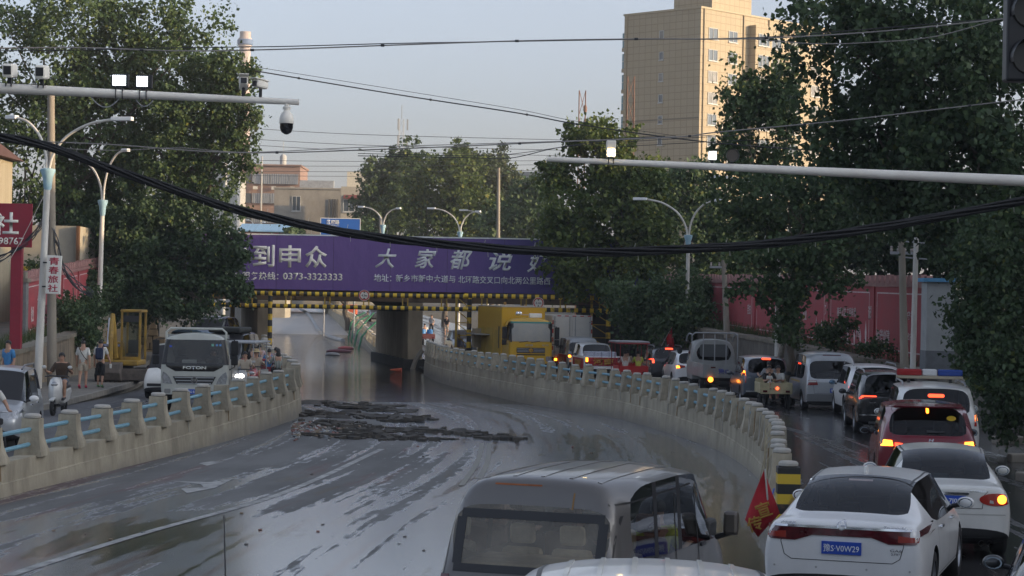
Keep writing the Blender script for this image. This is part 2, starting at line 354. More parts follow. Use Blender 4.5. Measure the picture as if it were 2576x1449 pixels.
M_sidew = road_mat('side_asphalt_wet', 0.47, 0.58, stain=False, base=(0.06,0.06,0.06), film_col=(0.05,0.05,0.052))
M_ramp = mat('silt_sky_film', (0.52,0.53,0.54), 0.34, col2=(0.42,0.43,0.44), scale=0.3, streak=(1,0.2,1))  # pale silt, lightened to paint in the sky's reflection
road_strip('main_road', [y for y in YS if y >= 138], lambda y: lw(y)-0.02, lambda y: rw(y)+0.02, lambda x, y: zm(y), M_ramp, 14)
road_strip('main_road', [y for y in YS if y <= 138], lambda y: lw(y)-0.02, lambda y: rw(y)+0.02, lambda x, y: zm(y), M_road, 14, wet_main)
# side roads and the land round them
road_strip('side_road_left', [y for y in YS if y <= 130], lambda y: kl(y)-0.02, lambda y: lw(y)-0.25, lambda x, y: zs(y)+0.004, M_side, 6)
road_strip('side_road_right', [y for y in YS if y <= 400], lambda y: rw(y)+0.25, lambda y: rr(y)-0.2 if y <= 130 else rw(y)+11.5, lambda x, y: zs(y)+0.004, M_sidew, 6, lambda x, y: 0.04)
gv, gf = [], []
M_ground = mat('earth', (0.10,0.085,0.065), 0.95, col2=(0.06,0.06,0.04), scale=0.4, bump=0.4, bscale=8)
for side in (0, 1):
    o0 = len(gv)
    xs = (-1500, -300, -60) if side == 0 else (60, 300, 1500)
    YG = YS + [700, 1500, 2500]
    for y in YG:
        row = [(x, y, zs(y)-0.03) for x in xs]
        e = (lw(y)-0.2, y, zs(y)-0.03) if side == 0 else (rw(y)+0.2, y, zs(y)-0.03)
        row = row + [e] if side == 0 else [e] + row
        gv += row
    for a in range(len(YG)-1):
        for i in range(3):
            k = o0+a*4+i; gf.append((k, k+1, k+5, k+4))
k = len(gv); y0 = 420   # the land beyond the ramp's far end
gv += [(lw(420)-0.3, 420, zs(420)-0.035), (rw(420)+0.3, 420, zs(420)-0.035), (rw(420)+0.3, 2500, zs(420)-0.035), (lw(420)-0.3, 2500, zs(420)-0.035)]; gf.append((k, k+1, k+2, k+3))
me = bpy.data.meshes.new('ground'); me.from_pydata(gv, [], gf); me.materials.append(M_ground); tag(link('ground', me), kind='structure')
# flood water
M_water = bpy.data.materials.new('flood_water'); M_water.use_nodes = True
_N = M_water.node_tree.nodes; _L = M_water.node_tree.links; _b = _N['Principled BSDF']
_b.inputs['Base Color'].default_value = (0.03,0.029,0.026,1); _b.inputs['Roughness'].default_value = 0.03; _b.inputs['Specular IOR Level'].default_value = 0.6
_tc = _N.new('ShaderNodeTexCoord'); _mp = _N.new('ShaderNodeMapping'); _mp.inputs['Scale'].default_value = (0.55, 1.25, 1); _L.new(_tc.outputs['Object'], _mp.inputs[0])
_nz = _N.new('ShaderNodeTexNoise'); _nz.inputs['Scale'].default_value = 1.7; _nz.inputs['Detail'].default_value = 5; _nz.inputs['Roughness'].default_value = 0.55; _L.new(_mp.outputs[0], _nz.inputs['Vector'])
_bp = _N.new('ShaderNodeBump'); _bp.inputs['Strength'].default_value = 1.0; _bp.inputs['Distance'].default_value = 0.055
_L.new(_nz.outputs['Fac'], _bp.inputs['Height']); _L.new(_bp.outputs[0], _b.inputs['Normal'])
wy = list(np.arange(74, 140, 3.0)) + list(np.arange(140, 206, 6.0))
road_strip('flood_water', wy, lambda y: lw(y)+0.005, lambda y: rw(y)-0.005, lambda x, y: WATER, M_water, 2)
# pavement and kerb, left
M_pave = mat('pavement', (0.22,0.20,0.17), 0.9, col2=(0.15,0.14,0.12), scale=1.2, bump=0.3, bscale=30)
def slab_strip(name, ys, xl, xr, z0f, z1f, material, parent=None, kind=None, nx=1):
    mb = MB(); rows = []
    for y in ys:
        a, b = xl(y), xr(y); rows.append([(a, y, z0f(y)), (b, y, z0f(y)), (b, y, z1f(y)), (a, y, z1f(y))])
    vs = [p for r in rows for p in r]; fs = []
    for i in range(len(rows)-1):
        o = i*4
        for j in range(4): fs.append((o+j, o+(j+1)%4, o+4+(j+1)%4, o+4+j))
    fs += [(0,1,2,3), tuple(len(vs)-4+j for j in (3,2,1,0))]
    mb.add(vs, fs); o = mb.build(name, material, parent)
    if kind: o['kind'] = kind
    return o
yl = [y for y in YS if -40 <= y <= 112]
slab_strip('pavement', yl, lambda y: kl(y)-9, lambda y: kl(y)-0.16, lambda y: -0.2, lambda y: 0.14, M_pave, kind='structure')
kerb = bpy.data.objects.new('kerb', None); COL.objects.link(kerb); kerb['kind'] = 'structure'
M_kerb = mat('kerb_stone', (0.30,0.28,0.24), 0.9, col2=(0.2,0.185,0.16), scale=3, bump=0.3)
kb = MB().box((0,0,0.07), (0.15,0.985,0.17)).mesh('kerb_stone', M_kerb)
for i in range(64):
    y = 28+i*1.0; x0, x1 = kl(y-0.5), kl(y+0.5)
    o = link('kerb_stone', kb, kerb); o.location = ((x0+x1)/2-0.083, y, random.uniform(-0.006, 0.006)); o.rotation_euler = (0, 0, -math.atan2(x1-x0, 1.0))
# ---- parapet walls between the main road and the side roads
M_rail = mat('blue_rail', (0.20,0.40,0.50), 0.5, col2=(0.16,0.33,0.42), scale=5, bump=0.2)
M_cap = mat('post_cap', (0.42,0.40,0.36), 0.8, var=0.15, scale=6)
M_rust = mat('rusty_cable', (0.28,0.19,0.10), 0.7, var=0.2)
def parapet(name, label, edge, y0, y1, sgn, gap, first_striped=False, pscale=1.0):
    """sgn +1: the main road lies on +X side of the wall"""
    th = 0.34
    root = thing(name, label, 'wall', (edge(y0), y0, 0))
    off = Vector((edge(y0), y0, 0))
    ys = list(np.arange(y0, y1+0.01, 1.0))
    def top(y): return 0.47 if y < 115 else zs(y)+0.47
    # base wall, battered towards the road, with a coping ledge
    vs, fs = [], []
    for y in ys:
        x = edge(y); zb = zm(y)-0.3; zt = top(y)
        prof = [(x+sgn*0.10, zb), (x+sgn*0.03, zt-0.38), (x+sgn*0.03, zt-0.36), (x+sgn*0.0, zt-0.34), (x, zt), (x-sgn*th, zt), (x-sgn*th, zs(y)-0.2)]
        vs += [Vector((a, y, c))-off for a, c in prof]
    n = 7
    for i in range(len(ys)-1):
        for j in range(n-1): fs.append((i*n+j, i*n+j+1, (i+1)*n+j+1, (i+1)*n+j))
    fs += [tuple(range(n)), tuple(range((len(ys)-1)*n, len(ys)*n))[::-1]]
    MB().add(vs, fs).build('wall_base', M_concw, root)
    # posts flare towards the foot
    pw = 0.30
    prof = [(-0.33,-0.02),(-0.30,0.10),(-0.20,0.30),(-0.16,0.48),(-0.15,0.80),(0.15,0.80),(0.16,0.48),(0.20,0.30),(0.30,0.10),(0.33,-0.02)]
    lev = [(-0.02,.22,.24),(.06,.215,.225),(.18,.18,.18),(.30,.155,.145),(.42,.145,.128),(.63,.14,.12)]
    pmv = [(sx*hx, sy*hy, z_) for z_, hx, hy in lev for sx, sy in ((-1,-1),(1,-1),(1,1),(-1,1))]
    pm = MB().add(pmv, [(i*4+j, i*4+(j+1)%4, i*4+4+(j+1)%4, i*4+4+j) for i in range(len(lev)-1) for j in range(4)]+[(3,2,1,0), tuple(range(len(pmv)-4, len(pmv)))]).mesh('post', M_conc)
    
    capm = MB().lathe([(0.10,0),(0.135,0.015),(0.135,0.05),(0.11,0.075),(0.0,0.085)], n=14, cap=False).mesh('post_cap', M_cap); shade(capm)
    Lacc = []; y = y0; px, py = edge(y0), y0
    # walk along the edge at equal spacing
    pts = []; d = 0.0; step = 0.1; last = Vector((edge(y0), y0, 0)); pts.append(y0); yy = y0
    while yy < y1:
        yy += step; p = Vector((edge(yy), yy, 0))
        d += (p-last).length; last = p
        if d >= gap: pts.append(yy); d = 0.0
    for i, y in enumerate(pts):
        e = 0.4; ang = -math.atan2(edge(y+e)-edge(y-e), 2*e)
        c = Vector((edge(y)-sgn*(pw/2+0.02), y, top(y)))-off
        tilt = random.uniform(-0.035, 0.035)
        if first_striped and i == 0:
            o = MB().box((0,0,-0.01), (0.34,0.34,1.12)).build('striped_post', stripes('bollard_stripes', (0.62,0.42,0.03), (0.02,0.02,0.02), 0.30), root, bevel=0.01)
            o.location = c; o.rotation_euler = (0,0,ang)
            cp = link('post_cap', capm, o); cp.location = (0,0,0.55); cp.scale = (1.1,1.1,1.1); continue
        o = link('post', pm, root); o.location = c; o.rotation_euler = (tilt, tilt*0.7, ang); o.scale = (random.uniform(0.92,1.06)*pscale, random.uniform(0.90,1.08)*pscale, random.uniform(0.93,1.05))
        if random.random() < 0.85 or y < 50:
            cp = link('post_cap', capm, o); cp.location = (0,0,0.63)
        if i < len(pts)-1:
            y2 = pts[i+1]; c2 = Vector((edge(y2)-sgn*(pw/2+0.02), y2, top(y2)))-off
            for h in (0.17, 0.46):
                if random.random() < 0.06 and y > 60: continue
                j = random.uniform(-0.02, 0.02)
                MB().tube([c+Vector((0,0,h)), c2+Vector((0,0,h+j))], 0.040, 8).build('rail', M_rail, root, smooth=True)
        # cables hanging down some posts
        if random.random() < 0.4:
            ox = random.uniform(-0.1, 0.1); pth = [c+Vector((sgn*0.16, ox, 0.62)), c+Vector((sgn*0.17, ox+0.03, 0.35)), c+Vector((sgn*0.19, ox-0.05, 0.1)), c+Vector((sgn*0.2, ox+0.02, -0.3 if random.random()<0.5 else 0.0))]
            MB().tube(pth, 0.012, 5).build('cable', M_rust if random.random()<0.5 else M_cap, root)
    return root, pts
par_l, pts_l = parapet('parapet_wall', 'concrete parapet with flared posts and blue pipe rails along the truck side', lw, 20, 112, 1, 2.15, False, 1.22)
par_r, pts_r = parapet('parapet_wall', 'concrete parapet with blue rails ending in a yellow and black striped post', rw, 31.0, 105, -1, 1.36, True)
par_f, _ = parapet('parapet_wall', 'broken concrete parapet beyond the bridge, behind the green hoses', rw, 128, 330, -1, 2.2)
par_g, _ = parapet('parapet_wall', 'far concrete parapet on the other side of the ramp beyond the bridge', lw, 128, 330, 1, 2.2)
# low dividing wall bottoms continue to camera side as plain kerb
# ---- road markings on the main road
M_mark = mat('worn_white_paint', (0.50,0.50,0.48), 0.7, col2=(0.16,0.16,0.155), scale=3.0, bump=0.3, detail=9)
M_marky = mat('worn_yellow_paint', (0.19,0.17,0.12), 0.5, col2=(0.14,0.138,0.13), scale=6, bump=0.3, detail=9)
def marking(name, path, w, material):
    """painted line following the road surface; path = [(x, y)]"""
    vs, fs = [], []
    for i, (x, y) in enumerate(path):
        a = path[max(i-1,0)]; b = path[min(i+1,len(path)-1)]; t = Vector((b[0]-a[0], b[1]-a[1])).normalized(); nrm = Vector((t.y, -t.x))
        for s in (-1, 1):
            px, py = x+nrm.x*s*w/2, y+nrm.y*s*w/2; vs.append((px, py, zm(py)+0.006))
    fs = [(2*i, 2*i+1, 2*i+3, 2*i+2) for i in range(len(path)-1)]
    me = bpy.data.meshes.new(name); me.from_pydata(vs, [], fs); me.materials.append(material); o = link(name, me); o['kind'] = 'structure'; return o
def gp(x, y, it=6):
    """picture position to the main-road surface"""
    Z = 40.0
    for _ in range(it*4):
        p = at(x, y, Z); d = p.z - zm(Z); 
        dz = (at(x, y, 10).z - CAMZ)/10
        Z = (zm(Z)-CAMZ)/dz
    return at(x, y, Z)
def mline(name, pix, w, material, n=24):
    P = [gp(*p) for p in pix]; P.sort(key=lambda p: p.y); path = []
    tab = smooth_tab([(p.y, p.x) for p in P])
    for i in range(n+1):
        y = P[0].y+(P[-1].y-P[0].y)*i/n; path.append((lerp_tab(tab, y), y))
    return marking(name, path, w, material)
mline('white_lane_line', [(20,1449),(350,1345),(700,1245),(960,1130)], 0.15, M_mark)
mline('yellow_centre_line', [(1160,1222),(1192,1178),(1205,1150),(1212,1115)], 0.11, M_marky)
mline('yellow_centre_line', [(1205,1205),(1222,1175),(1228,1150),(1231,1115)], 0.11, M_marky)
def arrow(pix):
    P = [gp(*p) for p in pix]
    me = bpy.data.meshes.new('painted_arrow'); me.from_pydata([(p.x, p.y, zm(p.y)+0.006) for p in P], [], [tuple(range(len(P)))]); me.materials.append(M_mark)
    o = link('painted_arrow', me); o['kind'] = 'structure'
arrow([(425,1210),(530,1214),(590,1203),(560,1218),(540,1228),(470,1241),(455,1230),(512,1226),(505,1219)])
arrow([(500,1166),(535,1160),(560,1163),(520,1172)])
arrow([(480,1104),(530,1098),(528,1104),(500,1108)])
# ------------------------------------------------------------------ bridge, gantries, retaining walls
M_girder = mat('rusty_girder', (0.20,0.12,0.065), 0.85, col2=(0.12,0.09,0.06), scale=1.2, bump=0.3)
M_soffit = mat('dark_concrete', (0.055,0.05,0.045), 0.95, col2=(0.035,0.032,0.03), scale=1.0, bump=0.3)  # tone kept dark to put the under-bridge shade into the colour
M_pier = mat('pier_concrete', (0.40,0.32,0.215), 0.9, col2=(0.24,0.19,0.13), scale=1.0, bump=0.4, streak=(1,1,0.4))
BY0, BY1 = 113.0, 126.0; SK = -2.6   # tunnel skews to the left over its length
bridge = thing('railway_bridge', 'low railway bridge of rusty girders and concrete piers over the flooded road', 'bridge', (-5, BY0, 0))
bo = Vector((-5, BY0, 0))
def skew_prism(name, x0, x1, z0, z1, material, y0=BY0, y1=BY1, bev=0.0):
    s0 = SK*(y0-BY0)/(BY1-BY0); s1 = SK*(y1-BY0)/(BY1-BY0)
    pts = [(x0+s0,y0),(x1+s0,y0),(x1+s1,y1),(x0+s1,y1)]
    return MB().prism([(a-bo.x, b-bo.y) for a,b in pts], z0, z1).build(name, material, bridge, bevel=bev)
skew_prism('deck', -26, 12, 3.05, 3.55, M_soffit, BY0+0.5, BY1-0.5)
skew_prism('girder', -26, 12, 3.08, 3.78, M_girder, BY0, BY0+0.45)
skew_prism('girder', -26, 12, 3.08, 3.78, M_girder, BY1-0.45, BY1)
for gx in np.arange(-25, 12, 2.2):
    skew_prism('stiffener', gx, gx+0.06, 3.12, 3.74, M_girder, BY0-0.08, BY0-0.001)
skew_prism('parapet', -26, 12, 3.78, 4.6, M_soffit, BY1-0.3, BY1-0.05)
for px0, px1 in ((-13.9,-13.1), (-5.65,-4.85)):
    skew_prism('pier', px0, px1, -2.2, 3.05, M_pier, bev=0.04)
    # haunch
    mb = MB(); n = 6; pts = [(0,0)]+[(-0.55*(1-math.sin(t)), -0.55*(1-math.cos(t))) for t in np.linspace(0, math.pi/2, n)]
    for yy in (BY0+0.02, BY1-0.02): pass
    s1 = SK
    vs = [(px0+0.001+a-bo.x, BY0+0.05-bo.y, 3.048+c) for a,c in pts]+[(px0+0.001+s1+a-bo.x, BY1-0.05-bo.y, 3.048+c) for a,c in pts]
    k = len(pts); mb.add(vs, [tuple(range(k)), tuple(range(2*k-1,k-1,-1))]+[(i,(i+1)%k,k+(i+1)%k,k+i) for i in range(k)]).build('haunch', M_soffit, bridge)
    skew_prism('pier_plinth', px0-0.25, px1+0.25, -2.2, -0.05, M_soffit, BY0-0.3, BY1+0.3)
skew_prism('abutment', -26, -19.3, -0.3, 3.045, M_pier)
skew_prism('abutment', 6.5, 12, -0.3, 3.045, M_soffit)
# stones of the left abutment face and wing
M_stone = mat('yellow_stone', (0.33,0.24,0.14), 0.9, col2=(0.22,0.165,0.10), scale=2, bump=0.5, bscale=14, island=0.25)
stw = thing('stone_wing_wall', 'ochre rubble stone wing wall beside the bridge and the leaning pole', 'wall', (-20.2, 112, 0))
MB().box2((-3.6,0.25,-0.2), (1.0,0.8,3.0)).build('wall_core', M_soffit, stw)
for r in range(8):
    x = -3.5 - (r%2)*0.15
    while x < 0.85:
        w = random.uniform(0.35,0.7); h = 0.37
        o = MB().box((0,0,0), (w-0.03,0.3,h-0.03), ry=random.uniform(-0.05,0.05), taper=0.93).build('stone', M_stone, stw, bevel=0.03)
        o.location = (x+w/2, 0.12+random.uniform(-0.03,0.03), r*h+0.05+random.uniform(-0.02,0.02)); x += w
# embankments
M_bank = mat('embankment_earth', (0.06,0.06,0.035), 0.95, col2=(0.035,0.04,0.02), scale=0.8, bump=0.6, bscale=6)
for sx, xa, xb in ((-1,-160,-25.8),(1,11.8,160)):
    pts = [(111.5,-0.1),(114.5,3.2),(125,3.2),(129,-0.1)]
    o = MB().prism(pts, xa, xb, 'YZ').build('embankment', M_bank); o['kind'] = 'structure'
# banner
banner = thing('banner', 'long purple advertising banner with white lettering hung along the railway bridge', 'banner', (-5, 112.6, 5.2))
M_ban = bpy.data.materials.new('banner_print'); M_ban.use_nodes = True
_N = M_ban.node_tree.nodes; _L = M_ban.node_tree.links; _b = _N['Principled BSDF']; _b.inputs['Roughness'].default_value = 0.6
_tc = _N.new('ShaderNodeTexCoord'); _s = _N.new('ShaderNodeSeparateXYZ'); _L.new(_tc.outputs['Object'], _s.inputs[0])
_nz = _N.new('ShaderNodeTexNoise'); _nz.inputs['Scale'].default_value = 0.35; _nz.inputs['Detail'].default_value = 4; _L.new(_tc.outputs['Object'], _nz.inputs['Vector'])
_ma = _N.new('ShaderNodeMath'); _ma.operation = 'MULTIPLY_ADD'; _ma.inputs[1].default_value = 8.0; _L.new(_nz.outputs['Fac'], _ma.inputs[0]); _L.new(_s.outputs['X'], _ma.inputs[2])
_mr = _N.new('ShaderNodeMapRange'); _mr.inputs[1].default_value = -2.0; _mr.inputs[2].default_value = 13.0; _L.new(_ma.outputs[0], _mr.inputs[0])
_cr = _N.new('ShaderNodeValToRGB'); _cr.color_ramp.elements[0].color = (0.165,0.092,0.30,1); _cr.color_ramp.elements[1].color = (0.045,0.042,0.20,1)
_e = _cr.color_ramp.elements.new(0.5); _e.color = (0.155,0.086,0.29,1)
_L.new(_mr.outputs[0], _cr.inputs[0]); _L.new(_cr.outputs[0], _b.inputs['Base Color'])
_wm = _N.new('ShaderNodeMapping'); _wm.inputs['Scale'].default_value = (0.8,1,0.35); _L.new(_tc.outputs['Object'], _wm.inputs[0]); _wn = _N.new('ShaderNodeTexNoise'); _wn.inputs['Scale'].default_value = 1.4; _wn.inputs['Detail'].default_value = 5; _L.new(_wm.outputs[0], _wn.inputs['Vector'])
_wb = _N.new('ShaderNodeBump'); _wb.inputs['Distance'].default_value = 0.12; _wb.inputs['Strength'].default_value = 0.6; _L.new(_wn.outputs['Fac'], _wb.inputs['Height']); _L.new(_wb.outputs[0], _b.inputs['Normal'])
b0 = at(470,600,112.6).x; b1 = at(1660,600,112.6).x
bz0 = at(1000,733,112.6).z; bz1 = at(1000,597,112.6).z
MB().box2((b0+5,0,bz0-5.2), (b1+5,0.12,bz1-5.2)).build('panel', M_ban, banner)
M_letter = mat('letter_white', (0.88,0.83,0.74), 0.6, var=0.06, scale=2); M_letter2 = mat('letter_grey_white', (0.78,0.80,0.80), 0.6, var=0.06)
MB().box2((b0+5,-0.02,bz1-5.2), (b1+5,0.16,bz1-5.2+0.07)).build('top_rail', M_letter2, banner)
for gx in np.arange(b0+1.8, b1, 3.1):
    MB().box2((gx+5-0.012,-0.006,bz0-5.2), (gx+5.012,0.0,bz1-5.2)).build('panel_seam', mat('seam_violet', (0.06,0.03,0.12), 0.6), banner)
for gx in np.arange(b0+0.6, b1, 2.4):
    MB().box2((gx+5,0.14,bz0-5.2-0.4), (gx+5.08,0.22,bz1-5.2)).build('bracket', M_dark, banner)
def bl(s, x, y, wpx, hpx, m, bold, shear=0.0):
    p = at(x, y, 112.6); k = 112.6/F
    letters('lettering', s, 1.0, m, banner, (p.x+5, -0.012, p.z-5.2), bold=bold, fit=(wpx*k, hpx*k), shear=shear)
for ch, x in (('买',528),('车',594),('到',663),('申',729),('众',795)): bl(ch, x, 645+0.018*(x-729), 55, 56, M_letter, 0.022)
for ch, x, y, w in (('大',970,650,54),('家',1070,651,54),('都',1160,653,56),('说',1260,657,62),('好',1354,661,56)): bl(ch, x, y, w, 50, M_letter2, 0.02, 0.25)
bl('0373-6953333', 535, 692, 120, 17, M_letter, 0.02)
bl('服务热线：', 654, 694, 92, 20, M_letter, 0.02); bl('0373-3323333', 786, 696, 150, 18, M_letter, 0.02)
skew_dark = None
bl('地址：', 962, 699, 44, 19, M_letter2, 0.012); bl('新乡市新中大道与', 1070, 701, 150, 19, M_letter2, 0.012); bl('北环路交叉口向北两公里路西', 1268, 705, 232, 19, M_letter2, 0.012)
# height-limit gantries
M_bands = stripes('gantry_bands', (0.85,0.56,0.04), (0.035,0.035,0.03), 0.42, 'X'); M_bandz = stripes('gantry_bands_post', (0.74,0.48,0.04), (0.03,0.03,0.03), 0.66, 'Z')
M_yel = mat('gantry_yellow', (0.52,0.33,0.03), 0.55, col2=(0.30,0.19,0.04), scale=2.5)
def gantry(label, Y, xl, xr, yu, ylo, posts, xlow=None):
    a = at(xl, yu, Y); g = thing('height_limit_gantry', label, 'gantry', (a.x, Y, 0))
    b = at(xr, yu+0.016*(xr-xl), Y); zu = (a.z+b.z)/2; c = at((xl+xr)/2, ylo, Y); zl = c.z; x0 = 0.0; x1 = b.x-a.x
    MB().tube([(x0,0,zu),(x1,0,zu)], 0.12, 12).build('beam', M_bands, g, smooth=True)
    MB().tube([(x0,0,zl),(x1,0,zl)], 0.115, 12).build('beam', M_bands, g, smooth=True)
    for t in np.arange(0.9, x1, 2.1):
        for d in (0, 0.28): MB().box2((t+d,-0.03,zl+0.1), (t+d+0.07,0.03,zu-0.1)).build('strut', M_yel, g)
    for px, pair in posts:
        X = at(px, 800, Y).x-a.x
        z0 = -0.3
        MB().tube([(X,0,z0),(X,0,zu+0.12)], 0.125, 12).build('post', M_bandz, g, smooth=True)
        if pair:
            MB().box2((X-pair-0.06,-0.05,z0), (X-pair+0.06,0.07,zu)).build('brace_post', M_yel, g)
            n = 5
            for i in range(n):
                h = 0.1+i*(zu/n)
                MB().tube([(X,0,h),(X-pair,0,h+zu/n*0.8)], 0.03, 6).build('brace', M_yel, g)
                MB().tube([(X,0,h+zu/n*0.8),(X-pair,0,h+zu/n*0.8)], 0.03, 6).build('brace', M_yel, g)
    return g
g1 = gantry('yellow and black striped height gantry across the flooded main road with the larger limit', 111.6, 382, 1185, 733, 771, [(679,0),(1180,0.7)])
g2 = gantry('shorter striped height gantry over the lane of the yellow truck', 110.6, 1168, 1536, 744, 779, [(1530,0.9)])
for X0, in ((583,),(968,)):
    pass
po = thing('gantry_leg', 'thin yellow pipe leg standing in front of the dark pier opening', 'post', at(583,870,118)); 
MB().tube([(0,0,0),(0,0,3.0)], 0.13, 10).build('pipe', M_yel, po, smooth=True); po.location.z = 0
po2 = thing('gantry_leg', 'thin yellow pipe leg at the far mouth of the main underpass', 'post', (at(953,870,125).x, 127, -1.0)); 
MB().tube([(0,0,0),(0,0,4.0)], 0.14, 10).build('pipe', M_yel, po2, smooth=True)
M_signred = mat('sign_red', (0.55,0.05,0.03), 0.5); M_signw = mat('sign_white', (0.72,0.70,0.64), 0.5, var=0.05); M_ink = mat('sign_ink', (0.02,0.02,0.02), 0.6)
def limit_sign(label, x, y, Y, txt, big):
    p = at(x, y, Y); s = thing('height_limit_sign', label, 'road sign', p)
    MB().lathe([(0.0,0.0),(0.30,0.0),(0.30,0.03),(0,0.03)], axis='Y', n=28).build('plate', M_signw, s)
    mb = MB(); mb.lathe([(0.215,-0.006),(0.275,-0.006)], axis='Y', n=28, cap=False); mb.build('red_ring', M_signred, s)
    letters('lettering', txt, 0.2, M_ink, s, (0,-0.006,0), bold=0.02, fit=(0.30,0.13), thick=0.006)
    for sg in (1,-1):
        MB().prism([(-0.07,sg*0.2),(0.07,sg*0.2),(0,sg*0.11)], -0.008, -0.002, 'XZ').build('arrow_mark', M_ink, s)
    MB().box((0,0.06,0), (0.05,0.06,0.5)).build('clamp', M_dark, s)
limit_sign('round height limit sign reading 4.3m with red rim on the main gantry', 916, 743, 111.38, '4.3m', True)
limit_sign('round height limit sign reading 3.1m above the yellow truck', 1354, 762, 110.38, '3.1m', True)
bc = thing('warning_beacon', 'small round amber beacon hung between the gantry beams', 'beacon', at(1270,763,110.6))
MB().ball((0,0,0), (0.085,0.04,0.085)).build('lens', mat('amber_disc', (0.6,0.3,0.05), 0.4), bc, smooth=True); MB().tube([(0,0,0.05),(0,0,0.5)], 0.012, 6).build('stem', M_dark, bc)
# ---- retaining walls and ledges
RWT = [(20,0.35),(50,0.75),(68,1.3),(83,1.75),(98,2.1),(112,2.5)]
M_rub = mat('rubble_wall', (0.17,0.155,0.13), 0.95, col2=(0.075,0.07,0.06), scale=2.2, bump=0.9, bscale=5, streak=(1,1,0.45))
yr = [y for y in YS if 20 <= y <= 112]
rt = thing('retaining_wall', 'grey rubble retaining wall behind the queue of cars', 'wall', (0,0,0))
slab_strip('rubble_face', yr, lambda y: rr(y), lambda y: rr(y)+0.5, lambda y: -0.2, lambda y: lerp_tab(RWT, y)-0.1, M_rub, rt)
M_coping = mat('coping', (0.25,0.22,0.17), 0.9, col2=(0.15,0.14,0.11), scale=2, bump=0.4)
for y in np.arange(21, 111, 1.5):
    x0, x1 = rr(y), rr(y+1.5); z = lerp_tab(RWT, y+0.75)
    MB().box((0,0,0), (0.62,1.47,0.14)).build('coping_stone', M_coping, rt).matrix_local = Matrix.Translation(((x0+x1)/2+0.22, y+0.75, z-0.02+random.uniform(-0.015,0.015))) @ Euler((math.atan2(lerp_tab(RWT,y+1.5)-lerp_tab(RWT,y),1.5), 0, -math.atan2(x1-x0,1.5))).to_matrix().to_4x4()
ldr = slab_strip('terrace', yr, lambda y: rr(y)+0.45, lambda y: rr(y)+40, lambda y: -0.3, lambda y: lerp_tab(RWT, y)-0.03, M_bank, kind='structure')
LWT = [(30,0.30),(58,0.85),(68,1.25),(76,1.65),(95,2.2),(112,2.9)]
RLX = smooth_tab([(20,-17.6),(55,-17.2),(65,-16.8),(75,-16.6),(82,-17.0),(95,-18.7),(112,-20.3)]); rl = lambda y: lerp_tab(RLX, y)
lt = thing('retaining_wall', 'tan vertical-grooved retaining wall beside the pavement where two people walk', 'wall', (0,0,0))
M_rub2 = mat('tan_wall', (0.30,0.24,0.17), 0.95, col2=(0.13,0.105,0.075), scale=3.0, bump=0.8, bscale=6, streak=(1,1.4,0.25))
slab_strip('grooved_face', [y for y in YS if 20<=y<=112], lambda y: rl(y)-0.5, lambda y: rl(y), lambda y: -0.2, lambda y: lerp_tab(LWT, y)-0.1, M_rub2, lt)
for y in np.arange(30, 111, 1.5):
    x0, x1 = rl(y), rl(y+1.5); z = lerp_tab(LWT, y+0.75)
    MB().box((0,0,0), (0.6,1.47,0.14)).build('coping_stone', M_coping, lt).matrix_local = Matrix.Translation(((x0+x1)/2-0.22, y+0.75, z-0.02)) @ Euler((math.atan2(lerp_tab(LWT,y+1.5)-lerp_tab(LWT,y),1.5), 0, -math.atan2(x1-x0,1.5))).to_matrix().to_4x4()
slab_strip('terrace', [y for y in YS if 20<=y<=112], lambda y: rl(y)-40, lambda y: rl(y)-0.45, lambda y: -0.3, lambda y: lerp_tab(LWT, y)-0.03, M_pave, kind='structure')
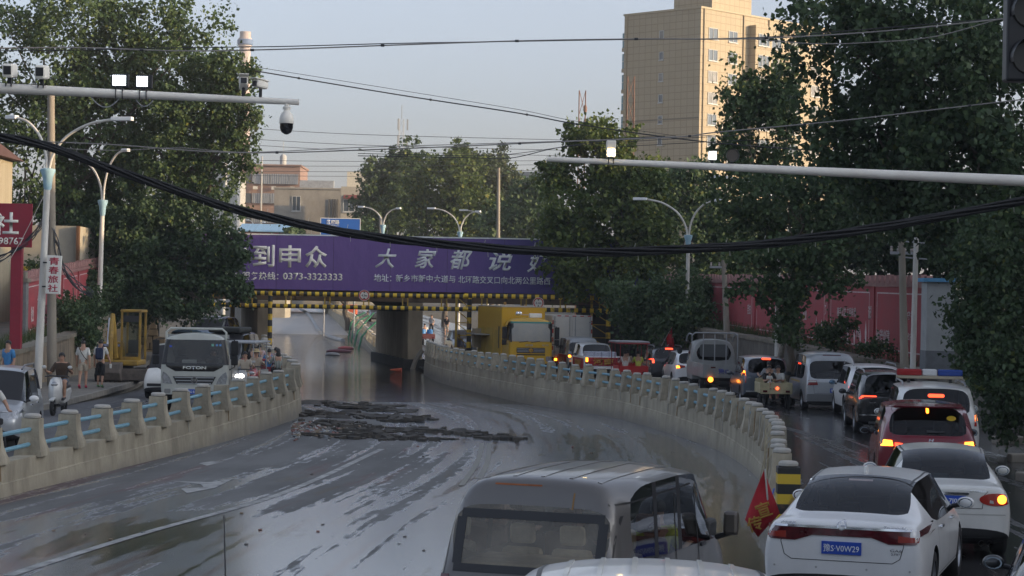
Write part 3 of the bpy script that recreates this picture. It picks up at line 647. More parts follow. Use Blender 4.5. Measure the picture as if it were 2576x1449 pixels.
# ---- red painted walls
M_redw = mat('faded_red_paint', (0.38,0.050,0.062), 0.75, col2=(0.31,0.07,0.075), scale=1.0, bump=0.15)
M_redc = mat('pink_coping', (0.36,0.19,0.17), 0.8, col2=(0.25,0.13,0.12), scale=2)
M_redp = mat('white_mural_paint', (0.68,0.60,0.58), 0.8, col2=(0.50,0.36,0.35), scale=3)
def red_wall(label, P0, P1, z00, z01, h0, h1, nsec, merl=0.62, face=1):
    """P0 near end, P1 far end (x, y); panels, frames, pointed merlons; face +1: panels on the side right of P0->P1"""
    a = Vector((*P0, 0)); b = Vector((*P1, 0)); Ln = (b-a).length; ang = math.atan2(b.y-a.y, b.x-a.x)
    w = thing('painted_wall', label, 'wall', (a.x, a.y, z00), ang)
    zb = lambda t: (z01-z00)*t/Ln; zt = lambda t: zb(t)+h0+(h1-h0)*t/Ln
    def quadbox(name, t0, t1, y0, y1, fa, fb, m, bevel=0.0):
        vs = [(t0,y0,fa(t0)),(t1,y0,fa(t1)),(t1,y1,fa(t1)),(t0,y1,fa(t0)),(t0,y0,fb(t0)),(t1,y0,fb(t1)),(t1,y1,fb(t1)),(t0,y1,fb(t0))]
        return MB().add(vs, [(0,3,2,1),(4,5,6,7),(0,1,5,4),(1,2,6,5),(2,3,7,6),(3,0,4,7)]).build(name, m, w, bevel=bevel)
    f = face
    quadbox('wall_core', 0, Ln, -0.12, 0.12, lambda t: zb(t)-0.8, zt, M_redw)
    quadbox('coping', -0.05, Ln+0.05, -0.2, 0.2, lambda t: zt(t)+0.003, lambda t: zt(t)+0.13, M_redc)
    sec = Ln/nsec; m = sec*0.06
    for i in range(nsec):
        t0, t1 = i*sec, (i+1)*sec
        quadbox('pilaster', t0-0.14, t0+0.14, f*0.12-0.05, f*0.12+0.05, lambda t: zb(t)-0.8, lambda t: zt(t)-0.01, M_redw)
        for (u0, u1, v0, v1) in ((t0+m+0.2,t1-m,0.90,0.918),(t0+m+0.2,t1-m,0.12,0.138),(t0+m+0.2,t0+m+0.24,0.138,0.90),(t1-m-0.04,t1-m,0.138,0.90)):
            hh = lambda t: zt(t)-zb(t)
            quadbox('painted_line', u0, u1, f*0.121, f*0.126, lambda t, v=v0: zb(t)+hh(t)*v, lambda t, v=v1: zb(t)+hh(t)*v, M_redp)
    prof = [(-0.26,0),(-0.26,0.06),(-0.12,0.28),(0.12,0.28),(0.26,0.06),(0.26,0)]
    pm = MB().prism(prof, -0.10, 0.10, 'XZ').mesh('merlon', M_redc)
    t = 0.35
    while t < Ln-0.2:
        o = link('merlon', pm, w); o.location = (t, 0, zt(t)+0.13); o.scale = (1,1,random.uniform(0.85,1.1)); t += merl
    def write(s, t, v, wd, ht, bold=0.01):
        r = 0.0 if f < 0 else math.pi
        letters('lettering', s, 0.4, M_redp, w, (t, f*0.135, zb(t)+(zt(t)-zb(t))*v), r, bold=bold, fit=(wd, ht), thick=0.006)
    return w, write
rwall, wr_ = red_wall('faded red slogan wall with pink pointed top behind the queue of cars', (14.1,69.5), (8.3,119), 1.42, 2.4, 2.62, 2.1, 8, face=1)
for s, t, v, wd, ht in (('遵德守礼', 2.2,0.62,1.5,0.3),('文明出行',2.2,0.34,1.4,0.26),('和谐创建',5.0,0.30,1.6,0.5),('诚信',6.6,0.62,0.6,0.5),('友善',8.2,0.32,0.5,0.42),('随手公益 文明有我',9.8,0.60,2.6,0.36),('文明',12.6,0.62,0.6,0.5),('敬业',16.0,0.5,0.6,0.5),('平等公正',22.5,0.62,1.8,0.4),('自由',26.0,0.5,0.6,0.5)): wr_(s, t, v, wd, ht)
# painted flowers of the mural
def mural(w, t, v0, h, zb0):
    mb = MB()
    mb.prism([(t-0.05,v0),(t+0.05,v0),(t+0.12,v0+h*0.55),(t+0.02,v0+h),(t-0.10,v0+h*0.55)], 0.122, 0.127, 'XZ'); mb.build('mural_shape', M_redp, w)
for t in (7.2,7.9,8.7,9.6,10.5,11.0,13.4,14.2,17.0,17.8,18.6,19.4): mural(rwall, t, 0.25+0.03*(t%3)+t*0.02, random.uniform(0.5,1.0), 0)
gp_ = thing('gate_pillar', 'pale grey gate pillar with a blue cap at the end of the red wall', 'pillar', (at(2365,900,66).x, 66.5, 1.1))
MB().box((0,0,1.55), (0.9,0.9,3.1)).build('shaft', mat('pale_plaster', (0.40,0.41,0.40), 0.9, col2=(0.3,0.31,0.31), scale=1.5), gp_)
MB().box((0,0,0.45), (0.93,0.93,0.9)).build('grey_plinth', mat('grey_plinth', (0.16,0.17,0.18), 0.9, var=0.15), gp_)
MB().box((0,0,3.16), (1.15,1.15,0.12)).build('cap', mat('blue_cap', (0.10,0.30,0.50), 0.6, var=0.1), gp_)
lwall, wl_ = red_wall('red slogan wall on the terrace behind the bushes and lamp posts', (-18.2,76.5), (-20.8,108), 1.55, 2.7, 2.1, 2.2, 6, face=-1)
for s, t, v, wd, ht in (('敬业',2.2,0.4,0.7,0.6),('雄安',3.8,0.55,0.7,0.7),('爱国',7.2,0.5,0.9,0.8),('和谐',11.5,0.5,0.9,0.8),('法治',17,0.5,0.9,0.8)): wl_(s, t, v, wd, ht)
gpl = thing('wall_pillar', 'weathered grey concrete pillar with stepped top at the left red wall end', 'pillar', (at(42,850,75).x, 75.6, 1.4))
MB().box((0,0,1.15), (0.42,0.42,2.3)).build('shaft', mat('weathered_grey', (0.22,0.22,0.21), 0.95, col2=(0.13,0.13,0.13), scale=2, bump=0.4), gpl)
MB().box((0,0,2.36), (0.55,0.55,0.14)).box((0,0,2.55), (0.34,0.34,0.26)).build('stepped_cap', M_coping, gpl)
# ---- signs on the left
sp_ = at(40,566,70)
rs_ = thing('inn_sign', 'dark red inn sign board with white lettering and telephone digits on a red post', 'sign', (sp_.x, 70, 1.2)); so = Vector((sp_.x,70,1.2))
M_dred = mat('sign_board_red', (0.25,0.012,0.03), 0.5, var=0.1, scale=2)
za, zb_ = at(40,512,70).z-1.2, at(40,622,70).z-1.2; xa, xb = at(-130,560,70).x-sp_.x, at(80,560,70).x-sp_.x
MB().box2((xa,0,zb_), (xb,0.1,za)).build('board', M_dred, rs_, bevel=0.01)
MB().box2((-0.18,0.11,0), (0.18,0.4,za-0.1)).build('post', M_dred, rs_)
letters('lettering', '旅社', 1, M_signw, rs_, (at(-18,562,70).x-sp_.x, -0.008, at(-10,562,70).z-1.2), bold=0.02, fit=(1.75,0.78))
letters('digits', '03737398767', 0.3, M_signw, rs_, (at(-10,606,70).x-sp_.x, -0.008, at(10,606,70).z-1.2), bold=0.015, fit=(1.85,0.24))
# ---- shop behind
M_cream = mat('cream_render', (0.40,0.365,0.29), 0.85, col2=(0.32,0.29,0.235), scale=1.0)
sh = thing('shop_building', 'cream shop front with yellow trim behind the left lamp post', 'building', (at(110,600,96).x, 96.3, 2.0))
MB().box((-2,2,1.9), (7,4,5.0)).build('wall', M_cream, sh); MB().box((-2,-0.05,2.35), (7.1,0.1,0.25)).build('yellow_trim', mat('yellow_trim', (0.5,0.36,0.03), 0.6), sh)
for k in range(3): MB().box((-4.4+k*2.2,-0.02,1.2), (1.7,0.06,1.6)).build('window', mat('shop_glass', (0.12,0.22,0.26), 0.15), sh)
MB().box((1.55,-0.1,1.9), (0.12,0.3,5.0)).build('downpipe', mat('pipe_brown', (0.12,0.06,0.03),0.7), sh)
# left house by the street (only an edge is seen)
lh = thing('street_house', 'beige corrugated street house edge behind the inn sign', 'building', (at(-262,700,82).x, 84, 1.6))
MB().box((-0.2,3,3.7), (5.6,6,7.4)).build('wall', mat('beige_corrugated', (0.32,0.28,0.20), 0.8, var=0.15, scale=1, streak=(8,8,0.1)), lh)
for k in range(14): MB().box((-2.7+k*0.4,-0.03,5.2), (0.16,0.08,2.6)).build('rib', mat('rib_beige', (0.36,0.32,0.24), 0.8), lh)
MB().prism([(-3.2,7.4),(3.0,7.4),(1.9,8.2),(-3.2,9.0)], -0.5, 6.5, 'XZ').build('roof', mat('roof_brown', (0.10,0.05,0.04), 0.85, var=0.2), lh)
MB().tube([(2.75,-0.12,0),(2.75,-0.12,7.3)], 0.05, 8).build('downpipe', mat('pipe_cream', (0.5,0.47,0.4), 0.5), lh)
# ------------------------------------------------------------------ far buildings, towers
def building_box(root, x0, x1, y0, y1, z0, z1, m, name='wall', parent=None):
    return MB().box2((x0,y0,z0), (x1,y1,z1)).build(name, m, parent or root)
M_pane = mat('far_pane', (0.05,0.065,0.08), 0.12, spec=0.7); M_paned = mat('far_pane_curtain', (0.20,0.19,0.17), 0.25, var=0.3, scale=0.7)
M_frame = mat('far_frame', (0.45,0.45,0.43), 0.5)
def window(root, c, w, h, axis, sgn, panes=2, frame=M_frame, pane=None):
    """window in a wall; axis 'x': wall normal along x (sgn side), 'y': along y"""
    pane = pane or random.choice((M_pane, M_pane, M_paned))
    o = thing_part = MB()
    def B(mb, a0, a1, z0, z1, d0, d1):
        d0 *= sgn; d1 *= sgn
        if axis == 'y': mb.box2((a0,min(d0,d1),z0),(a1,max(d0,d1),z1))
        else: mb.box2((min(d0,d1),a0,z0),(max(d0,d1),a1,z1))
    t = 0.07; mb = MB()
    B(mb,-w/2,w/2,-h/2,-h/2+t,0,0.09); B(mb,-w/2,w/2,h/2-t,h/2,0,0.09); B(mb,-w/2,-w/2+t,-h/2+t,h/2-t,0,0.09); B(mb,w/2-t,w/2,-h/2+t,h/2-t,0,0.09)
    for i in range(1, panes): x = -w/2+w*i/panes; B(mb,x-0.03,x+0.03,-h/2+t,h/2-t,0,0.08)
    B(mb,-w/2-0.08,w/2+0.08,-h/2-0.1,-h/2-0.002,0,0.16)
    fr = mb.build('window', frame, root); fr.location = c
    mb = MB(); B(mb,-w/2+t,w/2-t,-h/2+t,h/2-t,-0.05,0.03); mb.build('pane', pane, fr)
    return fr
# tall apartment block
TB = 270.0; c0 = at(1757, 380, TB); ztop = at(1763, 20, TB).z
M_tile = bpy.data.materials.new('beige_wall_tiles'); M_tile.use_nodes = True
_N = M_tile.node_tree.nodes; _L = M_tile.node_tree.links; _b = _N['Principled BSDF']; _b.inputs['Roughness'].default_value = 0.7
_tc = _N.new('ShaderNodeTexCoord'); _sx = _N.new('ShaderNodeSeparateXYZ'); _L.new(_tc.outputs['Object'], _sx.inputs[0])
_ad = _N.new('ShaderNodeMath'); _L.new(_sx.outputs['X'], _ad.inputs[0]); _L.new(_sx.outputs['Y'], _ad.inputs[1])
_cb = _N.new('ShaderNodeCombineXYZ'); _L.new(_ad.outputs[0], _cb.inputs['X']); _L.new(_sx.outputs['Z'], _cb.inputs['Y'])
_bk = _N.new('ShaderNodeTexBrick'); _bk.offset = 0.0; _bk.inputs['Scale'].default_value = 1.0; _bk.inputs['Mortar Size'].default_value = 0.045; _bk.inputs['Brick Width'].default_value = 1.05; _bk.inputs['Row Height'].default_value = 0.93
_bk.inputs['Color1'].default_value = (0.37,0.30,0.195,1); _bk.inputs['Color2'].default_value = (0.345,0.28,0.18,1); _bk.inputs['Mortar'].default_value = (0.25,0.195,0.12,1)
_L.new(_cb.outputs[0], _bk.inputs['Vector']); _L.new(_bk.outputs['Color'], _b.inputs['Base Color'])
apt = thing('apartment_tower', 'tall beige tiled apartment block with sunlit side rising above the trees', 'building', (c0.x, TB, 1.0), rad(-44)); zt_ = ztop-1.0
# local: corner at origin; left gable runs along -X (facing -Y), long facade along +Y (facing +X)
# after rotation by -44 degrees the gable faces the viewer's left and the facade the right
GW, FW = 13.2, 30.0
building_box(apt, -GW, 0, 0, FW, 0, zt_, M_tile)
for (a,b) in (((-GW-0.15,-0.15),(0.15,0.15)),): pass
MB().box2((-GW-0.12,-0.12,zt_), (0.12,FW+0.12,zt_+0.25)).build('roof_coping', mat('apt_coping', (0.40,0.33,0.22), 0.8), apt)
MB().box2((-7.5,3.5,zt_+0.25), (-1.0,12,zt_+4.2)).build('penthouse', M_tile, apt)
MB().box2((-GW-0.02,-0.04,zt_-14.4), (0.0,0.0,zt_-14.2)).build('expansion_joint', mat('joint_dark', (0.18,0.15,0.10), 0.8), apt)
FH = 2.83
for k in range(13):
    z = zt_-3.0-k*FH
    if z < 2: break
    window(apt, (-GW*0.5, 0, z), 0.75, 1.1, 'y', -1, 1)
    for j, (yy, w) in enumerate(((2.6,1.9),(6.8,1.9),(16.4,2.2),(20.5,2.0),(25.5,2.0))): window(apt, (0, yy, z-0.1), w, 1.5, 'x', 1, 2)
    window(apt, (1.2, 12.0, z-0.1), 2.4, 1.6, 'x', 1, 3)
    # balcony glazing beyond the gable's left edge
    MB().box2((-GW-1.35,1.2,z-1.1), (-GW-0.002,4.4,z+0.9)).build('balcony_glazing', mat('teal_glass', (0.09,0.20,0.23), 0.12, spec=0.7), apt)
    MB().box2((-GW-1.4,1.15,z-1.6), (-GW-0.003,4.45,z-1.1)).build('balcony_slab', M_tile, apt)
    MB().box2((-GW-1.38,1.17,z-0.15), (-GW-0.004,1.19,z-0.08)).build('transom', M_frame, apt)
    for yy in (4.6, 8.9):
        if random.random() < 0.6: MB().box((0.25,yy,z-0.9), (0.45,0.8,0.55)).build('air_conditioner', mat('ac_white', (0.55,0.53,0.48), 0.6), apt, bevel=0.02)
for yy_ in (0.6,9.0,14.6): MB().tube([(0.12,yy_,1),(0.12,yy_,zt_)], 0.09, 6).build('downpipe', mat('apt_pipe', (0.34,0.27,0.17), 0.7), apt)
for xx_ in (-GW+0.5,): MB().tube([(xx_,-0.1,1),(xx_,-0.1,zt_)], 0.08, 6).build('downpipe', mat('apt_pipe', (0,0,0)), apt)
MB().box2((0.002,10.2,2), (1.2,13.8,zt_-1.2)).build('bay', M_tile, apt)
# pinkish block with window bands
def slab_block(name, label, x0, x1, ytop, ybot, Z, m, base=1.5, depth=12.0, rz=0.0):
    p0 = at(x0, ytop, Z); p1 = at(x1, ytop, Z); t = thing(name, label, 'building', ((p0.x+p1.x)/2, Z, base), rz)
    w = p1.x-p0.x; h = (p0.z+p1.z)/2-base
    building_box(t, -w/2, w/2, 0, depth, 0, h, m); return t, w, h
M_pink = mat('pink_render', (0.30,0.195,0.155), 0.85, col2=(0.25,0.165,0.135), scale=0.5); M_gr = mat('grey_stained_render', (0.36,0.33,0.28), 0.9, col2=(0.20,0.185,0.16), scale=0.35, streak=(1,1,0.6), detail=8)
M_bgw = mat('pale_render', (0.45,0.45,0.43), 0.85, col2=(0.36,0.36,0.35), scale=0.5); M_band = mat('window_band_grey', (0.20,0.22,0.25), 0.5, var=0.3, scale=2.5, streak=(3,1,0.2))
pk, w, h = slab_block('flat_block', 'pinkish flat block with grey barred window bands near the chimney', 598, 755, 418, 600, 330, M_pink)
for i in range(6):
    z = h-2.0-i*3.1
    if z < 1: break
    MB().box2((-w/2+0.4,-0.25,z-0.8), (-w/2+2.2,0,z+0.7)).build('window', M_pane, pk)
    for k in range(5):
        a = -w/2+2.4+k*(w-2.6)/5; o = MB().box2((a,-0.5,z-0.85), (a+(w-2.6)/5-0.12,0,z+0.75)).build('barred_window', M_band, pk)
        mb = MB()
        for q in range(5): xq = a+0.1+q*0.32; mb.box2((xq,-0.54,z-0.85),(xq+0.05,-0.502,z+0.75))
        mb.build('bars', M_frame, o)
        if random.random() < 0.7: MB().box((a+0.5,-0.45,z-1.5), (0.7,0.4,0.5)).build('air_conditioner', mat('ac_white', (0.55,0.53,0.48), 0.6), pk)
MB().box2((-w/2-0.2,-0.3,h), (w/2+0.2,12.2,h+0.3)).build('roof_edge', M_pink, pk)
for xx in (-w/2+3.9, w/2-6.0): MB().tube([(xx,-0.7,0),(xx,-0.7,h+1.5)], 0.09, 6).build('downpipe', M_frame, pk)
gy, w, h = slab_block('grey_house', 'stained grey concrete house with one white window and pipes', 690, 868, 476, 600, 262, M_gr, depth=9)
window(gy, (at(745,512,262).x-gy.location.x, 0, at(745,512,262).z-1.5), 1.1, 1.9, 'y', -1, 2, pane=M_pane)
MB().box2((-w/2-0.1,-0.15,h), (w/2+0.1,9.1,h+0.2)).build('parapet', M_gr, gy)
for xx in (0.28,0.33,0.36,0.4): MB().tube([(w*xx,-0.1,0),(w*xx,-0.1,h-1.2)], 0.06, 6).build('drain_pipe', M_dark, gy)
for k in range(9): MB().box((w*random.uniform(0.2,0.42),-0.12,h*random.uniform(0.2,0.8)), (random.uniform(0.2,0.8),0.15,random.uniform(0.15,0.4))).build('pipe_bracket', M_dark, gy)
for k in range(4): MB().box((w*(-0.1+k*0.12),2,h+0.7), (1.1,1.1,1.0)).build('rooftop_tank', mat('tank_grey', (0.3,0.31,0.32), 0.5, var=0.2), gy)
cr, w, h = slab_block('cream_house', 'cream house with dark red awnings above the blue road sign', 858, 960, 470, 600, 250, M_cream, depth=9)
for z in (h-2.2, h-5.2):
    MB().prism([(-1.2,z+0.9),(-0.1,z+1.2),(-0.1,z+0.85),(-1.2,z+0.7)], -w*0.42, w*0.1, 'YZ').build('awning', mat('awning_red', (0.20,0.045,0.04), 0.7, var=0.2), cr)
    for k in range(2): window(cr, (-w*0.3+k*1.6, 0, z-0.1), 1.4, 1.5, 'y', -1, 2, pane=M_pane)
MB().box2((-w/2+0.6,1.0,h), (w/2-1,7,h+1.9)).build('roof_room', mat('cream_pale', (0.55,0.5,0.40), 0.8, var=0.1), cr)
wb, w, h = slab_block('white_house', 'pale grey house behind the left tree beside the pink block', 500, 598, 428, 600, 320, M_bgw, depth=12)
for i in range(4):
    for k in range(2): window(wb, (-w*0.3+k*2.6, 0, h-2.2-i*3), 1.4, 1.5, 'y', -1, 2)
fb, w, h = slab_block('far_house', 'distant pale house between the crowns with a dark window row', 1300, 1365, 432, 600, 300, M_bgw, depth=10)
for k in range(3): window(fb, (-w*0.33+k*1.3, 0, h-2.8), 1.1, 1.6, 'y', -1, 2, pane=M_pane)
MB().box2((-w/2,-0.3,h-1.3), (w/2,-0.002,h-0.7)).build('roof_band', mat('grey_band', (0.3,0.31,0.33), 0.6), fb)
bs, w, h = slab_block('low_shed', 'long low shed with a pale blue roof behind the banner', 610, 720, 582, 640, 200, M_cream, base=1.0, depth=5)
MB().prism([(-0.4,h-0.05),(-0.4,h+0.06),(2.5,h+0.8),(5.4,h+0.06),(5.4,h-0.05)], -w/2-0.4, w/2+0.4, 'YZ').build('roof', mat('pale_blue_sheet', (0.25,0.42,0.58), 0.5, var=0.1, scale=1, streak=(6,0.2,0.2)), bs)
MB().box2((-w/2-0.02,-0.05,h-0.5),(w/2+0.02,-0.001,h-0.15)).build('red_fascia', mat('fascia_red', (0.4,0.05,0.04), 0.6), bs)
# chimney
CZ = 700.0; pc = at(612, 415, CZ); zt = at(618, 80, CZ).z
ch = thing('chimney', 'tall pale brick chimney with a blue ring near its top', 'chimney', (at(613,300,CZ).x, CZ, 2.0)); hh = zt-2
M_chim = mat('chimney_brick', (0.48,0.40,0.36), 0.85, col2=(0.40,0.33,0.30), scale=0.1)
MB().lathe([(2.9,0),(2.5,hh*0.35),(2.05,hh*0.7),(1.85,hh-5)], n=24).build('shaft', M_chim, ch, smooth=True)
MB().lathe([(2.3,hh-5),(2.3,hh-2.2),(1.9,hh-2.2),(1.9,hh),(1.5,hh),(1.5,hh-1)], n=24, cap=False).build('top', M_chim, ch)
MB().lathe([(2.35,hh-4.6),(2.7,hh-4.2),(2.7,hh-2.8),(2.35,hh-2.6)], n=24, cap=False).build('blue_ring', mat('ring_blue', (0.10,0.16,0.28), 0.7), ch)
def lattice(name, label, x, ytop, Z, wpx, m, base=0.5, seg=1.6, taper=0.55, cat='tower'):
    p = at(x, ytop, Z); t = thing(name, label, cat, (p.x, Z, base)); h = p.z-base; w = wpx/F*Z/2
    f = lambda z: w*(1-(1-taper)*z/h)
    n = max(4, int(h/seg))
    for sx, sy in ((-1,-1),(1,-1),(1,1),(-1,1)): MB().tube([(sx*f(0)*1.0,sy*f(0),0),(sx*f(h),sy*f(h),h)], max(w*0.085,0.03), 4).build('leg', m, t)
    for i in range(n):
        a, b = h*i/n, h*(i+1)/n; mb = MB()
        for (ax,ay),(bx,by) in (((-1,-1),(1,-1)),((1,-1),(1,1)),((1,1),(-1,1)),((-1,1),(-1,-1))):
            if i%2: ax,ay,bx,by = bx,by,ax,ay
            mb.tube([(ax*f(a),ay*f(a),a),(bx*f(b),by*f(b),b)], max(w*0.055,0.02), 4)
        mb.build('brace', m, t)
    return t, h
M_rustl = mat('rusty_steel', (0.20,0.11,0.075), 0.85, var=0.25); M_gst = mat('grey_steel', (0.30,0.31,0.32), 0.6, var=0.1)
lt1, h = lattice('lattice_mast', 'rusty lattice mast rising behind the sunlit tree', 1465, 228, 135, 17, M_rustl, cat='mast', taper=0.95)
MB().ball((0.2,0,h-1.2), (0.12,0.12,0.3)).build('insulator', M_rustl, lt1)
lattice('lattice_mast', 'rusty lattice mast in front of the apartment tower edge', 1587, 192, 140, 20, M_rustl, cat='mast', taper=0.85)
ct, h = lattice('cell_tower', 'slim grey mobile phone tower with antennas behind the far trees', 1010, 300, 380, 16, M_gst, taper=0.7)
for a in range(3):
    for zz in (h-1, h-4): MB().box((1.1*math.cos(a*2.1),1.1*math.sin(a*2.1),zz), (0.3,0.3,2.0)).build('antenna', M_gst, ct)
MB().tube([(0,0,h),(0,0,h+2.6)], 0.07, 5).build('lightning_rod', M_gst, ct)
wt = thing('vent_stack', 'small pale rooftop stack with a round drum and thin mast', 'stack', (at(703,420,331).x, 336, at(703,420,331).z-0.4))
MB().lathe([(0.5,0),(0.55,2.4),(0.35,2.7),(0.12,2.8)], n=12).build('drum', M_bgw, wt, smooth=True); MB().tube([(0,0,2.7),(0,0,5)], 0.05, 5).build('mast', M_frame, wt)
fp = thing('floodlight_mast', 'tall slim white mast left of the chimney', 'mast', (at(566,500,150).x, 150, 0.2)); hz = at(566,190,150).z-0.2
MB().tube([(0,0,0),(0,0,hz)], [0.16,0.10], 8).build('pole', M_frame, fp, smooth=True); MB().box((0,0,hz), (0.5,0.3,0.25)).build('head', mat('lamp_glow_off', (0.5,0.45,0.4), 0.5), fp)
# blue road sign
bs_ = at(856, 574, 165); bsg = thing('direction_sign', 'blue road direction sign with white lettering above the banner', 'road sign', (bs_.x, 165, zs(165)))
o3 = bs_.z-zs(165); MB().box((0,0,o3-0.2), (3.2,0.06,2.0)).build('board', mat('sign_blue', (0.02,0.11,0.40), 0.45), bsg)
mb = MB(); mb.box((0,-0.035,o3+0.78),(3.2,0.01,0.05)); mb.box((-1.58,-0.035,o3-0.2),(0.05,0.01,1.9)); mb.box((1.58,-0.035,o3-0.2),(0.05,0.01,1.9)); mb.build('border', M_signw, bsg)
letters('lettering', '区府路', 0.5, M_signw, bsg, (-0.6,-0.04,o3+0.48), bold=0.01, fit=(1.0,0.36)); letters('lettering', 'QUFU LU', 0.3, M_signw, bsg, (-0.6,-0.04,o3+0.20), fit=(0.95,0.14))
letters('lettering', '7', 0.6, M_signw, bsg, (-0.75,-0.04,o3-0.62), bold=0.03, fit=(0.4,0.5), shear=0.3); letters('lettering', '路口', 0.4, M_signw, bsg, (0.05,-0.04,o3-0.7), fit=(0.55,0.28))
for sx in (-1.2,1.2): MB().tube([(sx,0.08,0),(sx,0.08,o3+0.7)], 0.06, 8).build('post', M_gst, bsg)
# hills of roofs and more blocks behind the trees close the horizon
for i, (x, Z, w, h) in enumerate(((-140,420,60,14),(-60,520,50,12),(30,560,70,15))):
    t = thing('distant_block', ['long distant block far behind the left trees','low distant block behind the pink flats','wide distant block behind the far tree row','distant block behind the apartment tower','distant block far behind the right trees'][i], 'building', (x, Z, 1.5))
    building_box(t, -w/2, w/2, 0, 12, 0, h, M_bgw)
    for f_ in range(3):
        for k in range(int(w/5)): window(t, (-w/2+2.5+k*5, 0, h-2-f_*3.2), 1.8, 1.5, 'y', -1, 2)
# unseen blocks added along the right to keep the low sun off the street
for i, (x, y, w, d, h) in enumerate(((40,12,14,39.8,15),(41,52,15,39.8,16),(39,92,14,39.6,15),(40,-28,14,39.6,15),(60,150,20,30,9))):
    t = thing('unseen_sun_block', ['unseen block added to shade the street opposite the near cars','unseen block added to shade the street beyond the right trees','unseen block beside the railway bank added against the low sun','unseen sun-blocking block added behind the camera on the right','low unseen block added beyond the railway on the right'][i], 'building', (x, y, 0))
    building_box(t, -w/2, w/2, -d/2, d/2, -0.1, h, mat('dark_brick', (0.13,0.10,0.085), 0.9, col2=(0.09,0.075,0.065), scale=0.8))
    for f_ in range(4):
        for k in range(int(d/4)): window(t, (-w/2, -d/2+2+k*4, 2+f_*3.2), 1.6, 1.5, 'x', -1, 2)
# ------------------------------------------------------------------ lamp posts, poles, masts, cables
M_pole = mat('pole_white', (0.66,0.64,0.59), 0.55, col2=(0.46,0.43,0.38), scale=3, streak=(1,1,0.3)); M_collar = mat('collar_blue', (0.28,0.44,0.52), 0.55, var=0.1, scale=4)
M_lamp = mat('lamp_head', (0.75,0.76,0.77), 0.4)
def lamp_post(label, base, lean_x, collar, tips, r=0.075, group='street lamps along the underpass'):
    """base world point; collar world z; tips = [(dx, dy, z)] relative to the collar axis"""
    t = thing('street_lamp', label, 'street lamp', base, group=group)
    h = collar-base[2]
    MB().tube([(0,0,0),(lean_x*h*0.5,0,h*0.5),(lean_x*h,0,h)], [r*1.35,r*1.1,r], 10).build('pole', M_pole, t, smooth=True)
    MB().lathe([(r*1.05,h-0.5),(r*1.3,h-0.42),(r*1.6,h-0.1),(r*2.4,h+0.12),(r*2.4,h+0.2),(r*1.2,h+0.22)], (lean_x*h,0,0), 14).build('collar', M_collar, t, smooth=True)
    for (dx, dy, z) in tips:
        z -= base[2]; dh = z-h; c = Vector((lean_x*h, 0, h+0.1)); sg = 1 if dx > 0 else -1
        P = [c+Vector((sg*0.03,0,0)), c+Vector((dx*0.06,dy*0.06,dh*0.32)), c+Vector((dx*0.22,dy*0.22,dh*0.66)), c+Vector((dx*0.5,dy*0.5,dh*0.9)), c+Vector((dx*0.8,dy*0.8,dh*0.985))]
        pts = []
        for i in range(len(P)-1):
            p0 = P[max(i-1,0)]; p3 = P[min(i+2,len(P)-1)]
            for k in range(5):
                u = k/5; pts.append(0.5*((2*P[i])+(-p0+P[i+1])*u+(2*p0-5*P[i]+4*P[i+1]-p3)*u*u+(-p0+3*P[i]-3*P[i+1]+p3)*u**3))
        pts.append(P[-1]); o = MB().tube(pts, 0.046, 8).build('arm', M_pole, t, smooth=True)
        e = c+Vector((dx,dy,dh)); d = (e-P[-1])
        MB().box(P[-1]+d*0.45, (0.22,d.length*1.25,0.13), rz=math.atan2(-d.x, d.y), rx=0).build('lamp_head', M_lamp, o, bevel=0.02)
    return t
def lp(label, xb, yb_hint, Y, zbase, xc, yc, tips, **k):
    c = at(xc, yc, Y); b = at(xb, yb_hint, Y); hb = b.z
    lean = (c.x-b.x)/(c.z-b.z); bx = b.x-lean*(b.z-zbase)
    T = []
    for (x, y) in tips:
        e = at(x, y, Y); T.append((e.x-c.x, (1.2 if e.x < c.x else -1.2)*0.6, e.z))
    return lamp_post(label, (bx, Y, zbase), lean, c.z, T, **k)
lp('tall double-arm street lamp with pale blue collar holding the white inn sign', 98, 890, 69, 0.14, 120, 440, [(5,297),(340,310)], r=0.105)
lp('double-arm street lamp beside the yellow excavator cab', 247, 845, 92, 1.9, 258, 515, [(168,402),(330,385)], r=0.095)
lp('double-arm street lamp behind the green bushes right of the bridge', 1728, 790, 100, 2.0, 1731, 602, [(1597,503),(1810,510)], r=0.085)
lp('double-arm street lamp half hidden by the thin tree before the red wall', 1955, 880, 82, 0.0, 1958, 545, [(1795,449),(2100,470)], r=0.09)
lp('twin street lamp beyond the bridge next to the blue road sign', 962, 640, 165, 0.2, 963, 572, [(900,522),(1008,528)], r=0.10)
lp('twin street lamp beyond the bridge above the middle of the banner', 1156, 640, 150, 0.1, 1157, 590, [(1075,526),(1208,536)], r=0.09)
lp('single visible arm of a street lamp beyond the bridge over the road lamp row', 1236, 640, 190, 0.4, 1240, 590, [(1156,530),(1300,545)], r=0.09)
lp('small street lamp above the left end of the banner near the blue shed roof', 640, 640, 210, 0.5, 640, 582, [(618,555),(668,562)], r=0.10)
